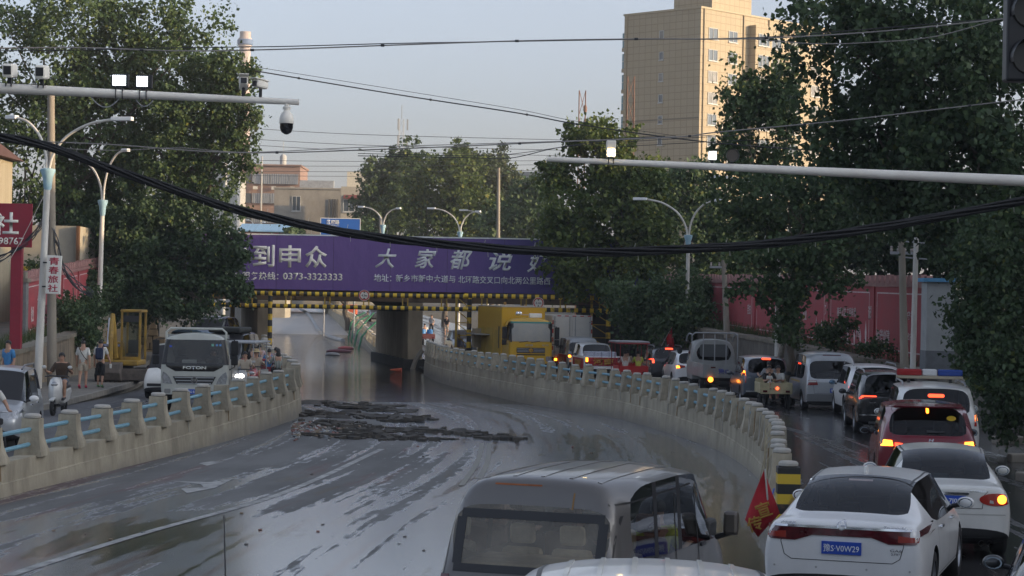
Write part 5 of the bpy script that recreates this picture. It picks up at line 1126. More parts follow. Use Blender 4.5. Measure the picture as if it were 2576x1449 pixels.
# trees beyond the bridge
GF = 'trees beyond the railway bridge'
def ftree(label, x, Y, lobes, seed, m=ML_far, n=420): return tree('far_tree', label, (at(x,600,Y).x, Y, zs(Y)), [(a,b,c,d,Y,3.0,w) for a,b,c,d,w in lobes], n, 44, 0.34, 0.75, m, seed=seed, r=0.3, group=GF, shell=0.35)
ftree('pointed grey-green tree below the mobile phone tower', 990, 215, [(1000,430,55,60,1),(955,470,50,80,1.2),(1035,410,45,50,0.8),(960,540,60,60,1),(1000,500,70,80,1.2)], 31, ML_pop)
ftree('yellow-green middle tree beyond the bridge', 1120, 205, [(1120,480,90,90,1.6),(1160,420,60,50,0.9),(1090,560,90,50,1),(1180,520,70,80,1),(1060,470,50,60,0.7)], 32, ML_mid, 480)
ftree('far tree behind the lone concrete pole', 1240, 225, [(1230,430,60,50,1),(1280,470,45,50,0.8),(1220,520,80,70,1.2),(1165,400,40,35,0.4)], 33)
ftree('soft green low tree between pole and sunlit tree', 1320, 190, [(1320,540,60,60,1.2),(1380,560,50,60,0.9),(1270,570,60,40,0.8),(1340,480,40,35,0.4)], 34, ML_bush)
ftree('small roadside tree low behind the banner top', 880, 190, [(870,600,40,20,0.6),(905,590,40,30,0.6),(730,590,25,12,0.3)], 35, ML_bush, 120)
# grass tufts along the walls
V = []
rng = np.random.default_rng(5)
for y in np.arange(58, 108, 0.05):
    for side in (0, 1):
        x = rr(y)+0.6+rng.random()*1.1 if side else rl(y)-0.6-rng.random()*0.7
        if not side and y > 90: continue
        z = lerp_tab(RWT if side else LWT, y)-0.05; h = rng.uniform(0.15, 0.5)
        for k in range(5):
            a = rng.uniform(0, 6.28); dx, dy = 0.012*math.cos(a), 0.012*math.sin(a); lx, ly = rng.normal(size=2)*0.12; px, py = x+rng.normal()*0.08, y+rng.normal()*0.08
            V += [(px-dx,py-dy,z),(px+dx,py+dy,z),(px+lx+dx*0.3,py+ly+dy*0.3,z+h),(px+lx-dx*0.3,py+ly-dy*0.3,z+h)]
g = link('grass', quads_mesh('grass', np.array(V), ML_grass)); tag(g, 'long weeds growing along the tops of the retaining walls', 'grass', kind='stuff')
# ------------------------------------------------------------------ vehicles
def paint(name, col, rough=0.28, dirt=0.25, metal=0.0):
    return mat('paint_'+name, col, rough, metal=metal, coat=0.5, col2=tuple(c*(1-dirt)+0.10*dirt for c in col), scale=1.6, detail=7, streak=(1,1,0.6))
P_white = paint('white', (0.80,0.80,0.79), dirt=0.14); P_white2 = paint('white_warm', (0.74,0.73,0.68), dirt=0.2); P_silver = paint('silver', (0.42,0.44,0.46), 0.3, metal=0.35); P_grey = paint('van_grey', (0.145,0.137,0.13), 0.38, 0.2, metal=0.3)
P_black = paint('black', (0.015,0.016,0.018), 0.22, 0.12); P_red = paint('dark_red', (0.17,0.012,0.025), 0.24, 0.10); P_blueg = paint('blue_grey', (0.10,0.12,0.15), 0.28, 0.12, metal=0.3); P_dgrey = paint('dark_grey', (0.07,0.075,0.08), 0.25, 0.1, metal=0.3)
P_yel = paint('truck_yellow', (0.62,0.36,0.015), 0.35, 0.12); P_tgrey = paint('truck_grey', (0.33,0.34,0.33), 0.5, 0.3); P_cream = paint('cab_cream', (0.50,0.51,0.46), 0.35, 0.2); P_banner = mat('red_cloth', (0.33,0.012,0.018), 0.8, var=0.2, scale=3)
M_yelltr = mat('gold_letter', (0.40,0.22,0.04), 0.8)
def place(o, x, Z, a, L=0.0, z=None, back=True):
    """put a vehicle so that its near end stands at picture column x, Z metres away; a = heading clockwise from +Y in degrees; back: near end is the rear"""
    X = (x-W0/2)/F*Z; f = Vector((math.sin(rad(a)), math.cos(rad(a)), 0)); c = Vector((X, Z, 0))+f*(L/2 if back else -L/2)
    gz = (zm(c.y) if lw(c.y) < c.x < rw(c.y) else zs(c.y)) if z is None else z
    o.location = (c.x, c.y, gz); o.rotation_euler = (0, 0, -rad(a)); return o
def loft(rings, segs, mats, caps=('b','b'), arches=(), level=2, crease_belt=0.55):
    """rings: 8 half-section points each, rear to front; segs: (side, top) tags; mats order paint, glass side, glass rear, screen, trim, arch"""
    bm = bmesh.new(); cl = bm.edges.layers.float.new('crease_edge'); G = []
    for r in rings:
        right = [bm.verts.new(p) for p in r]; left = [bm.verts.new((-p[0], p[1], p[2])) if 0 < j < 7 else right[j] for j, p in enumerate(r)]
        G.append((right, left))
    idx = {'b':0,'g':1,'r':2,'w':3,'t':4}
    for i, (sd, tp) in enumerate(segs):
        for side in (0, 1):
            A, B = G[i][side], G[i+1][side]
            for j in range(7):
                vs = [A[j], A[j+1], B[j+1], B[j]]
                if side == 0: vs.reverse()
                f = bm.faces.new(vs); f.smooth = True
                f.material_index = 4 if j == 0 else (idx[sd] if j == 4 else (idx[tp] if j in (5,6) else (4 if j == 1 and True else 0)))
    for end, g in ((0, G[0]), (1, G[-1])):
        R, Lf = g; tags = caps[end] if len(caps[end]) > 1 else 'tt'+caps[end]*5
        for j in range(7):
            a = [R[j], R[j+1]] + ([Lf[j+1]] if j+1 < 7 else []) + ([Lf[j]] if j > 0 else [])
            if len(a) < 3: continue
            if end == 1: a = a[::-1]
            f = bm.faces.new(a); f.material_index = idx[tags[j]]; f.smooth = True
    bm.normal_update()
    for e in bm.edges:
        if len(e.link_faces) == 2 and e.link_faces[0].material_index != e.link_faces[1].material_index: e[cl] = crease_belt
    bmesh.ops.recalc_face_normals(bm, faces=bm.faces)
    me = bpy.data.meshes.new('body'); bm.to_mesh(me); bm.free()
    for m in mats: me.materials.append(m)
    o = bpy.data.objects.new('tmp', me); WC.objects.link(o)
    s = o.modifiers.new('s', 'SUBSURF'); s.levels = level; s.render_levels = level
    tmp = [o]
    for (y, z, r, xin) in arches:
        for sg in (-1, 1):
            c = MB().lathe([(r, 0),(r, 1.2)], n=28, axis='X').mesh('cut', mats[5])
            co = bpy.data.objects.new('cut', c); WC.objects.link(co); co.location = (sg*xin + (0 if sg > 0 else -1.2), y, z); tmp.append(co)
            b = o.modifiers.new('b', 'BOOLEAN'); b.object = co; b.operation = 'DIFFERENCE'; b.solver = 'EXACT'; b.material_mode = 'TRANSFER'
    dg = work_dg()
    m2 = bpy.data.meshes.new_from_object(o.evaluated_get(dg), depsgraph=dg)
    for t in tmp: bpy.data.objects.remove(t)
    return m2
def split(me, root, names):
    """one mesh object per material of a lofted shell"""
    bvh = None; bm = bmesh.new(); bm.from_mesh(me); bvh = BVHTree.FromBMesh(bm); mats = list(me.materials); out = {}
    for i, m in enumerate(mats):
        b2 = bm.copy(); bmesh.ops.delete(b2, geom=[f for f in b2.faces if f.material_index != i], context='FACES')
        if len(b2.faces) == 0: b2.free(); continue
        for f in b2.faces: f.material_index = 0
        if names[i] == 'side_window':
            left = set(b2.faces)
            while left:
                isl = set(); stack = [left.pop()]
                while stack:
                    f = stack.pop(); isl.add(f)
                    for e in f.edges:
                        for g in e.link_faces:
                            if g in left: left.discard(g); stack.append(g)
                vm = {v: k for k, v in enumerate({v for f in isl for v in f.verts})}
                mm = bpy.data.meshes.new(names[i]); mm.from_pydata([v.co[:] for v in vm], [], [[vm[v] for v in f.verts] for f in isl]); mm.materials.append(m); shade(mm, 42); link(names[i], mm, root)
            b2.free(); continue
        mm = bpy.data.meshes.new(names[i]); b2.to_mesh(mm); b2.free(); mm.materials.append(m); shade(mm, 42); out[names[i]] = link(names[i], mm, root)
    bm.free(); return bvh, out
AX = {'rear': lambda a,b: (Vector((a,-9,b)), Vector((0,1,0))), 'front': lambda a,b: (Vector((a,9,b)), Vector((0,-1,0))), 'left': lambda a,b: (Vector((-5,a,b)), Vector((1,0,0))), 'right': lambda a,b: (Vector((5,a,b)), Vector((-1,0,0))), 'top': lambda a,b: (Vector((a,b,6)), Vector((0,0,-1)))}
def proj(bvh, axis, a, b, off):
    o, d = AX[axis](a, b); hit = bvh.ray_cast(o, d, 20)
    if hit[0] is None:
        k = bvh.find_nearest(o+d*7); p = k[0] if k[0] else o+d*7; q = Vector(o); 
        i = {'rear':1,'front':1,'left':0,'right':0,'top':2}[axis]; q[i] = p[i]; return q-d*off
    return hit[0]-d*off
def patch(bvh, axis, pts, name, m, parent, off=0.008, grid=0.07, skirt=0.03):
    """a piece of trim, lamp or seam that follows the bodywork"""
    bm = bmesh.new(); vs = [bm.verts.new((a, b, 0)) for a, b in pts]; bm.faces.new(vs)
    xs = [p[0] for p in pts]; ys = [p[1] for p in pts]
    for lo, hi, no in ((min(xs), max(xs), (1,0,0)), (min(ys), max(ys), (0,1,0))):
        n = int((hi-lo)/grid)
        for k in range(1, n+1):
            c = lo+(hi-lo)*k/(n+1); co = (c,0,0) if no[0] else (0,c,0)
            bmesh.ops.bisect_plane(bm, geom=bm.verts[:]+bm.edges[:]+bm.faces[:], plane_co=co, plane_no=no)
    for v in bm.verts: v.co = proj(bvh, axis, v.co.x, v.co.y, off)
    if skirt:
        d = AX[axis](0,0)[1]; be = [e for e in bm.edges if e.is_boundary]
        r = bmesh.ops.extrude_edge_only(bm, edges=be)
        for v in r['geom']:
            if isinstance(v, bmesh.types.BMVert): v.co += d*(skirt)
    bmesh.ops.recalc_face_normals(bm, faces=bm.faces)
    me = bpy.data.meshes.new(name); bm.to_mesh(me); bm.free(); me.materials.append(m); shade(me, 50); return link(name, me, parent)
def text_patch(bvh, axis, s, a, b, wd, ht, m, parent, off=0.012, bold=0.01, name='lettering', shear=0.0):
    me = text_mesh(s, 0.2, bold, (wd, ht), shear); me.name = name
    for v in me.vertices:
        u = v.co.x if axis in ('rear','right') else -v.co.x
        if axis == 'front': u = -v.co.x
        if axis == 'left': u = -v.co.x
        if axis == 'right': u = v.co.x
        v.co = proj(bvh, axis, a+u, b+v.co.y, off)
    me.materials.clear(); me.materials.append(m); me.update(); return link(name, me, parent)
def ring_pts(c, r, n=18, sx=1.0): return [(c[0]+r*sx*math.cos(2*math.pi*k/n), c[1]+r*math.sin(2*math.pi*k/n)) for k in range(n)]
_WH = {}
def wheel(root, x, y, r, w=0.2, rimc=M_alu, dirt=False):
    key = (round(r,3), round(w,3), rimc.name)
    if key not in _WH:
        t = MB().lathe([(r*0.62,-w/2),(r*0.9,-w/2),(r*0.985,-w*0.36),(r,-w*0.2),(r,w*0.2),(r*0.985,w*0.36),(r*0.9,w/2),(r*0.62,w/2),(r*0.62,-w/2)], n=28, axis='X', cap=False).mesh('wheel', M_black); shade(t, 40)
        mb = MB(); mb.lathe([(r*0.64,-w*0.42),(r*0.64,w*0.44),(r*0.58,w*0.46),(r*0.55,w*0.30),(r*0.52,w*0.1),(0,w*0.1)], n=24, axis='X', cap=False)
        for k in range(5):
            a = 2*math.pi*k/5; mb.box((w*0.30, math.cos(a)*r*0.3, math.sin(a)*r*0.3), (w*0.14, r*0.56, r*0.16), rx=a)
        mb.lathe([(r*0.15,w*0.2),(r*0.15,w*0.42),(0,w*0.44)], n=12, axis='X', cap=False)
        rm = mb.mesh('rim', rimc); bm = bmesh.new(); bm.from_mesh(rm); bmesh.ops.recalc_face_normals(bm, faces=bm.faces); bm.to_mesh(rm); bm.free(); _WH[key] = (t, rm)
    t, rm = _WH[key]; o = link('wheel', t, root); o.location = (x, y, r); 
    if x < 0: o.rotation_euler = (0,0,math.pi)
    link('rim', rm, o); return o
def mirrors(root, W, y, z, m, size=0.86, sides=(-1,1), shape=(0.20,0.10,0.15)):
    for s in sides:
        c = Vector((s*(W/2+0.10), y, z)); a = [v*size for v in shape]
        mb = MB(); mb.ball((0,0,0), (a[0]*0.62,a[1]*0.75,a[2]*0.58), 14, 8)
        o = mb.build('mirror', m, root, smooth=True); o.location = c
        g = MB().lathe([(0,0),(1,0)], n=18, axis='Y', cap=False).build('mirror_glass', mat('mirror_glass', (0.25,0.30,0.36), 0.04, metal=0.9), o); g.scale = (a[0]*0.5,1,a[2]*0.46); g.location = (0,-a[1]*0.55,0)
        MB().tube([(-s*0.02,0,-0.02),(-s*0.17,0.03,-0.05)], 0.028, 8).build('mirror_arm', M_trim, o)
def plate(bvh, axis, root, a, b, txt, w=0.44, h=0.14, bg=M_plate):
    p = patch(bvh, axis, [(a-w/2,b-h/2),(a+w/2,b-h/2),(a+w/2,b+h/2),(a-w/2,b+h/2)], 'number_plate', bg, root, off=0.02, grid=0.5, skirt=0.02)
    # flatten and letter it
    ys = [v.co.y for v in p.data.vertices]; 
    text_patch(bvh, axis, txt, a, b, w*0.9, h*0.62, M_platew, p, off=0.026, bold=0.006)
    return p
def seat_row(root, y, xs, z, m=M_seat, h=0.62):
    for x in xs:
        o = MB().box((0,0,0), (0.46,0.14,h), rx=0.18, taper=0.9).build('seat_back', m, root, bevel=0.05); o.location = (x,y,z+h/2)
        q = MB().box((0,0,0), (0.26,0.10,0.20), rx=0.15).build('headrest', m, root, bevel=0.04); q.location = (x,y-0.03,z+h+0.13)
        b = MB().box((0,0,0), (0.48,0.46,0.14)).build('seat_cushion', m, root, bevel=0.04); b.location = (x,y+0.22,z+0.02)
def R8(y, z0, w, zb, wb, zr, wr, zt, fy=None, mid=0.52):
    f = fy or (lambda z: 0.0); zmid = (z0+0.1)*(1-mid)+zb*mid
    P = [(0,z0),(w*0.84,z0),(w*0.965,z0+0.10),(w,zmid),(wb,zb),(wr,zr),(wr*0.6,zt-(zt-zr)*0.22),(0,zt)]
    return [(x, y+f(z), z) for x, z in P]
def sedan(L, W, H, clr=0.20, deck=1.03, rake=0.95, trunk=0.62, belt=0.93, hood=0.92, roofw=0.58, cbow=0.06):
    h = W/2; r = -L/2; f = L/2
    rings = [R8(r+0.0, clr+0.16, h*0.86, deck-0.10, h*0.80, deck-0.06, h*0.62, deck-0.05),
             R8(r+0.05, clr+0.04, h*0.955, deck-0.045, h*0.885, deck-0.012, h*0.74, deck+0.0),
             R8(r+0.28, clr, h*0.985, deck-0.045, h*0.91, deck+0.0, h*0.76, deck+0.018),
             R8(r+trunk, clr, h, belt+0.045, h*0.935, deck+0.018, h*0.74, deck+0.045),
             R8(r+trunk+rake*0.55, clr, h, belt+0.025, h*0.95, deck+(H-deck)*0.62, h*0.655, deck+(H-deck)*0.72),
             R8(r+trunk+rake, clr, h, belt+0.01, h*0.955, H-0.085, roofw*1.06, H-0.025),
             R8(0.02, clr, h, belt, h*0.96, H-0.06, roofw*1.12, H),
             R8(0.14, clr, h, belt, h*0.96, H-0.06, roofw*1.12, H),
             R8(0.62, clr, h, belt-0.01, h*0.955, H-0.095, roofw*1.08, H-0.03),
             R8(f-1.25, clr, h, belt-0.02, h*0.94, hood+0.05, h*0.80, hood+0.09),
             R8(f-0.55, clr, h*0.98, hood-0.09, h*0.90, hood-0.04, h*0.72, hood-0.01),
             R8(f-0.10, clr+0.02, h*0.88, hood-0.24, h*0.80, hood-0.19, h*0.64, hood-0.16),
             R8(f, clr+0.12, h*0.74, hood-0.32, h*0.66, hood-0.28, h*0.5, hood-0.26)]
    segs = [('b','b'),('b','b'),('b','b'),('b','r'),('g','r'),('g','b'),('t','b'),('g','b'),('g','w'),('b','b'),('b','b'),('b','b')]
    return rings, segs
def suv(L, W, H, clr=0.24, tail=0.34, belt=1.02, hood=1.0, base=None, roofw=0.60, nose=1.15, rear_top=0.05):
    h = W/2; r = -L/2; f = L/2; base = base or belt+0.03
    rings = [R8(r, clr+0.20, h*0.84, base-0.14, h*0.82, base-0.09, h*0.70, base-0.06),
             R8(r+0.05, clr+0.06, h*0.95, base-0.05, h*0.90, base-0.012, h*0.80, base+0.0),
             R8(r+0.12, clr+0.02, h*0.985, base-0.02, h*0.925, base+0.035, h*0.79, base+0.045),
             R8(r+0.12+tail, clr, h, belt+0.03, h*0.945, H-0.12, roofw*1.10, H-0.06),
             R8(r+0.30+tail, clr, h, belt+0.02, h*0.95, H-0.09, roofw*1.18, H-0.03),
             R8(r+1.05+tail*0.5, clr, h, belt, h*0.96, H-0.075, roofw*1.22, H),
             R8(r+1.13+tail*0.5, clr, h, belt, h*0.96, H-0.075, roofw*1.22, H),
             R8(0.14, clr, h, belt-0.01, h*0.96, H-0.075, roofw*1.22, H),
             R8(0.24, clr, h, belt-0.01, h*0.96, H-0.075, roofw*1.22, H),
             R8(f-nose-0.72, clr, h, belt-0.02, h*0.955, H-0.11, roofw*1.17, H-0.045),
             R8(f-nose, clr, h, belt-0.03, h*0.94, hood+0.05, h*0.82, hood+0.09),
             R8(f-0.45, clr, h*0.98, hood-0.06, h*0.90, hood-0.01, h*0.74, hood+0.02),
             R8(f-0.08, clr+0.02, h*0.88, hood-0.22, h*0.82, hood-0.17, h*0.68, hood-0.14),
             R8(f, clr+0.14, h*0.76, hood-0.34, h*0.70, hood-0.30, h*0.5, hood-0.28)]
    segs = [('b','b'),('b','b'),('b','r'),('b','b'),('g','b'),('t','b'),('g','b'),('t','b'),('g','b'),('g','w'),('b','b'),('b','b'),('b','b')]
    return rings, segs
def van(L, W, H, clr=0.22, tail=0.14, belt=1.0, base=None, hood=0.95, nose=0.75, screen=0.75, roofw=0.66, bulge=0.05):
    h = W/2; r = -L/2; f = L/2; base = base or belt
    rings = [R8(r, clr+0.15, h*0.88, base-0.12, h*0.86, base-0.08, h*0.76, base-0.06),
             R8(r+0.03, clr+0.04, h*0.965, base-0.05, h*0.94, base-0.02, h*0.86, base-0.01),
             R8(r+0.06, clr, h*0.99, base-0.01, h*0.955, base+0.03, h*0.845, base+0.04),
             R8(r+0.06+tail, clr, h, belt+0.02, h*0.965, H-0.30, roofw*1.15, H-0.27),
             R8(r+0.13+tail, clr, h, belt+0.02, h*0.965, H-0.10, roofw*1.10, H-0.04),
             R8(r+0.34+tail, clr, h, belt, h*0.97, H-0.10, roofw*1.16, H-0.01),
             R8(r+1.35, clr, h, belt, h*0.97, H-0.095, roofw*1.18, H),
             R8(r+1.45, clr, h, belt, h*0.97, H-0.095, roofw*1.18, H),
             R8(f-nose-screen-0.85, clr, h, belt, h*0.97, H-0.095, roofw*1.18, H),
             R8(f-nose-screen-0.75, clr, h, belt, h*0.97, H-0.095, roofw*1.18, H),
             R8(f-nose-screen, clr, h, belt-0.01, h*0.965, H-0.13, roofw*1.12, H-0.05),
             R8(f-nose, clr, h, belt-0.04, h*0.955, hood+0.06, h*0.84, hood+0.09),
             R8(f-0.35, clr, h*0.985, hood-0.08, h*0.91, hood-0.03, h*0.76, hood-0.01),
             R8(f-0.06, clr+0.02, h*0.90, hood-0.24, h*0.84, hood-0.20, h*0.7, hood-0.17),
             R8(f, clr+0.12, h*0.78, hood-0.36, h*0.72, hood-0.32, h*0.5, hood-0.30)]
    segs = [('b','b'),('b','b'),('b','r'),('b','b'),('b','b'),('g','b'),('t','b'),('g','b'),('t','b'),('g','b'),('g','w'),('b','b'),('b','b'),('b','b')]
    return rings, segs
NM = ['body','side_window','rear_window','windscreen','lower_trim','wheel_arch']
def car(name, label, cat, shape, L, W, H, pm, gl, wr=0.32, wy=None, ww=0.2, rim=M_alu, gr=None, mir=True, seats=True, mirc=None, mirz=None, miry=None, group=None):
    rings, segs = shape; t = thing(name, label, cat, group=group); wy = wy or (-L*0.29, L*0.29)
    me = loft(rings, segs, [pm, gl, gr or gl, M_glass, M_trim, M_black], arches=[(y, wr, wr*1.16, W/2-0.28) for y in wy])
    bvh, parts = split(me, t, NM)
    for y in wy:
        for s in (-1, 1): wheel(t, s*(W/2-ww/2-0.025), y, wr, ww, rim)
    if seats: seat_row(t, -0.75, (-0.42,0.42), 0.42, M_int, 0.6); seat_row(t, 0.25, (-0.38,0.38), 0.42, M_int, 0.6)
    if mir: mirrors(t, W, miry if miry is not None else L/2-1.62, mirz or 1.02, mirc or pm)
    return t, bvh
def sym(pts): return pts, [(-a, b) for a, b in pts[::-1]]
def rear_lamps(bvh, t, pts, m=M_red_off, name='tail_lamp', off=0.012, core=None, corem=M_amber_on, only=None):
    out = []
    for k, p in enumerate(sym(pts)):
        o = patch(bvh, 'rear', p, name, m, t, off); out.append(o)
        if core and (only is None or only == k):
            c = core if k == 0 else [(-a, b) for a, b in core[::-1]]; patch(bvh, 'rear', c, 'lamp_core', corem, o, off+0.006)
    return out
def seam(bvh, axis, pts, t, w=0.008, m=M_trim, name='panel_gap', off=0.003):
    """thin shut line along a polyline"""
    for (a, b), (c, d) in zip(pts, pts[1:]):
        dx, dy = c-a, d-b; l = math.hypot(dx, dy); nx, ny = -dy/l*w/2, dx/l*w/2
        patch(bvh, axis, [(a+nx,b+ny),(c+nx,d+ny),(c-nx,d-ny),(a-nx,b-ny)], name, m, t, off, 0.09, 0.0)
def box_pts(a0, a1, b0, b1, r=0.0):
    if r <= 0: return [(a0,b0),(a1,b0),(a1,b1),(a0,b1)]
    out = []
    for cx, cy, s in ((a1-r,b0+r,-90),(a1-r,b1-r,0),(a0+r,b1-r,90),(a0+r,b0+r,180)):
        for k in range(4): t = rad(s+k*30); out.append((cx+r*math.cos(t), cy+r*math.sin(t)))
    return out
# ---- white saloon, foreground
L = 4.85; t, bv = car('saloon_car', 'white saloon with full-width dark tail lamp strip and plate ending W29', 'car', sedan(L,1.86,1.48,deck=1.05,rake=0.98,trunk=0.60,belt=0.95), L, 1.86, 1.48, P_white, M_glassd, 0.335, (-1.36,1.42), 0.225, mirc=P_white)
place(t, 2128, 22.9, 18, L); sal = t
bar = [(-0.90,0.93),(-0.86,0.965),(0.86,0.965),(0.90,0.93),(0.88,0.87),(0.80,0.825),(0.52,0.82),(0.33,0.885),(-0.33,0.885),(-0.52,0.82),(-0.80,0.825),(-0.88,0.87)]
patch(bv, 'rear', bar, 'tail_lamp', M_red_off, t, 0.012, 0.08); patch(bv, 'rear', [(-0.86,0.968),(0.86,0.968),(0.86,0.992),(-0.86,0.992)], 'chrome_strip', M_chrome, t, 0.014, 0.1)
for s in (-1,1): patch(bv, 'rear', [(s*0.62,0.845),(s*0.84,0.85),(s*0.84,0.90),(s*0.62,0.92)][::s], 'reflector', mat('lamp_inner_red', (0.30,0.03,0.02), 0.2), t, 0.017)
plate(bv, 'rear', t, 0.0, 0.755, '豫S·V0W29', 0.44, 0.14)
patch(bv, 'rear', ring_pts((0,1.005),0.052,20,1.0), 'badge', M_chrome, t, 0.016, 0.03); patch(bv, 'rear', ring_pts((0,1.005),0.038,20,1.05), 'badge_centre', P_white, t, 0.020, 0.03); patch(bv, 'rear', [(-0.01,0.998),(0.05,0.998),(0.05,1.012),(-0.01,1.012)], 'badge_bar', M_chrome, t, 0.023)
text_patch(bv, 'rear', '广汽传祺', -0.60, 1.005, 0.17, 0.04, M_chrome, t, 0.012); text_patch(bv, 'rear', 'Trumpchi', 0.58, 1.00, 0.24, 0.035, M_chrome, t, 0.012, shear=0.2); text_patch(bv, 'rear', 'GA6', 0.60, 0.755, 0.13, 0.028, M_chrome, t, 0.012); text_patch(bv, 'rear', '270T', 0.60, 0.715, 0.11, 0.024, M_chrome, t, 0.012)
seam(bv, 'rear', [(-0.66,1.03),(-0.68,0.80),(-0.64,0.66),(-0.56,0.61),(0.56,0.61),(0.64,0.66),(0.68,0.80),(0.66,1.03)], t)
patch(bv, 'rear', box_pts(-0.62,0.62,0.24,0.36,0.04), 'diffuser', M_trim, t, 0.01)
for x in (-0.75,-0.28,0.28,0.75): patch(bv, 'rear', ring_pts((x,0.53),0.012,10), 'parking_sensor', mat('sensor_grey', (0.42,0.42,0.41), 0.4), t, 0.006, 0.1, 0.01)
patch(bv, 'rear', box_pts(-0.14,0.14,1.395,1.41), 'high_brake_lamp', mat('brake_off', (0.25,0.2,0.2), 0.3), t, 0.004)
for s, ax in ((1,'right'),(-1,'left')):
    seam(bv, ax, [(-1.02,0.97),(-1.0,0.62),(-0.86,0.34)], t); seam(bv, ax, [(0.08,0.96),(0.06,0.34)], t); seam(bv, ax, [(1.12,0.92),(1.10,0.34)], t); seam(bv, ax, [(-0.86,0.34),(1.10,0.34)], t)
    for y in (-0.72,0.36): patch(bv, ax, box_pts(y-0.10,y+0.10,0.865,0.895,0.012), 'door_handle', M_chrome, t, 0.028, 0.1, 0.03)
    seam(bv, ax, [(-1.7,0.80),(-0.6,0.77),(1.2,0.74)], t, 0.006, P_white, 'crease_line', 0.006)
fin = MB().prism([(-0.10,0),(0.09,0),(0.03,0.07),(-0.01,0.085),(-0.08,0.075)], -0.018, 0.018, 'YZ').build('roof_fin', P_white2, t, bevel=0.008); fin.location = (0,-0.62,1.455)
for s in (-1,1): seam(bv, 'top', [(s*0.575,-1.0),(s*0.60,-0.3),(s*0.60,0.5)], t, 0.022, M_trim, 'roof_channel')
# ---- white older saloon
L = 4.5; t, bv = car('saloon_car', 'older white saloon with oval tail lamps, amber brake light lit, beside the black mirror', 'car', sedan(L,1.74,1.45,deck=1.02,rake=0.85,trunk=0.66,belt=0.92,roofw=0.55), L, 1.74, 1.45, P_white2, M_glass, 0.30, (-1.27,1.33), 0.2, mirc=P_white2, gr=glass('glass_rear_tint', (0.30,0.35,0.37)))
place(t, 2397, 28.0, 8, L)
ov = [(0.42+0.2*(1+0.0)+0.22*math.cos(a), 0.845+0.085*math.sin(a)) for a in np.linspace(0, 2*math.pi, 22)[:-1]]
rear_lamps(bv, t, ov, mat('tail_red', (0.35,0.02,0.012), 0.15, coat=0.5), core=ring_pts((0.70,0.85),0.062,14), only=None)
rear_lamps(bv, t, [(0.535,0.80),(0.59,0.79),(0.585,0.83),(0.54,0.84)], mat('reverse_lamp', (0.45,0.42,0.4), 0.2), 'reverse_lamp', 0.02)
plate(bv, 'rear', t, 0.0, 0.82, '豫G·7J089', 0.44, 0.14); patch(bv, 'rear', box_pts(-0.26,0.26,0.905,0.935,0.012), 'plate_trim', M_chrome, t, 0.03)
text_patch(bv, 'rear', 'EXCELLE', 0.38, 0.955, 0.22, 0.025, M_chrome, t); seam(bv, 'rear', [(-0.56,1.0),(-0.46,0.90),(-0.44,0.72),(0.44,0.72),(0.46,0.90),(0.56,1.0)], t); seam(bv, 'rear', [(-0.84,0.64),(0.84,0.64)], t, 0.014, mat('rub_strip', (0.4,0.39,0.36), 0.5))
patch(bv, 'rear', box_pts(-0.6,0.6,0.22,0.33,0.04), 'diffuser', M_trim, t)
for x in (0.44,0.55): MB().lathe([(0.04,-0.06),(0.045,0.1)], (x,-L/2+0.02,0.25), 12, 'Y', cap=False).build('exhaust_tip', M_dark, t)
for s, ax in ((1,'right'),(-1,'left')):
    seam(bv, ax, [(-0.95,0.94),(-0.9,0.36)], t); seam(bv, ax, [(0.08,0.92),(0.06,0.34)], t)
    for y in (-0.7,0.34): patch(bv, ax, box_pts(y-0.1,y+0.1,0.83,0.86,0.012), 'door_handle', P_white2, t, 0.025)
for s in (-1,1): seam(bv, 'top', [(s*0.54,-0.75),(s*0.57,-0.2),(s*0.56,0.45)], t, 0.02, M_trim, 'roof_channel')
for zz in (0.6,): MB().box((0.05,-1.28,1.03), (1.1,0.4,0.03)).build('parcel_shelf', M_int, t)
MB().box((-0.1,-1.3,1.07), (0.28,0.14,0.07)).build('tissue_box', mat('tissue', (0.3,0.4,0.36), 0.7), t, bevel=0.01)
# ---- dark red crossover
L = 4.48; t, bv = car('crossover_car', 'dark red crossover with both brake lights glowing and a yellow rear sticker', 'car', suv(L,1.84,1.66,belt=1.03,hood=0.98), L, 1.84, 1.66, P_red, M_glassd, 0.345, (-1.30,1.33), 0.22, mirc=M_black)
place(t, 2342, 37.0, 7.5, L)
rear_lamps(bv, t, [(0.36,0.90),(0.60,0.895),(0.86,0.90),(0.885,0.98),(0.80,1.05),(0.62,1.04),(0.44,0.98)], mat('tail_red', (0.35,0.02,0.012), 0.15), core=[(0.62,0.92),(0.84,0.92),(0.85,0.975),(0.78,1.03),(0.64,1.02)])
rear_lamps(bv, t, [(0.42,0.92),(0.59,0.915),(0.59,0.985),(0.46,0.97)], M_red_on, 'brake_lamp', 0.02)
patch(bv, 'rear', box_pts(-0.025,0.025,1.50,1.62,0.02), 'high_brake_lamp', M_amber_on, t, 0.02); patch(bv, 'rear', [(-0.36,0.925),(0.36,0.925),(0.36,0.955),(-0.36,0.955)], 'garnish', M_trim, t)
patch(bv, 'rear', [(0.42+0.085*math.cos(a), 1.42+0.045*math.sin(a)) for a in np.linspace(0,2*math.pi,17)[:-1]], 'sticker', mat('sticker_yellow', (0.6,0.40,0.02), 0.5), t, 0.006, 0.1, 0.0)
patch(bv, 'rear', [(-0.02,1.16),(0.30,1.17),(0.30,1.19),(-0.02,1.20)], 'wiper', M_trim, t, 0.02); text_patch(bv, 'rear', 'TUCSON', -0.55, 0.80, 0.16, 0.03, M_chrome, t); text_patch(bv, 'rear', 'H', 0.05, 1.03, 0.10, 0.06, M_chrome, t, shear=0.3)
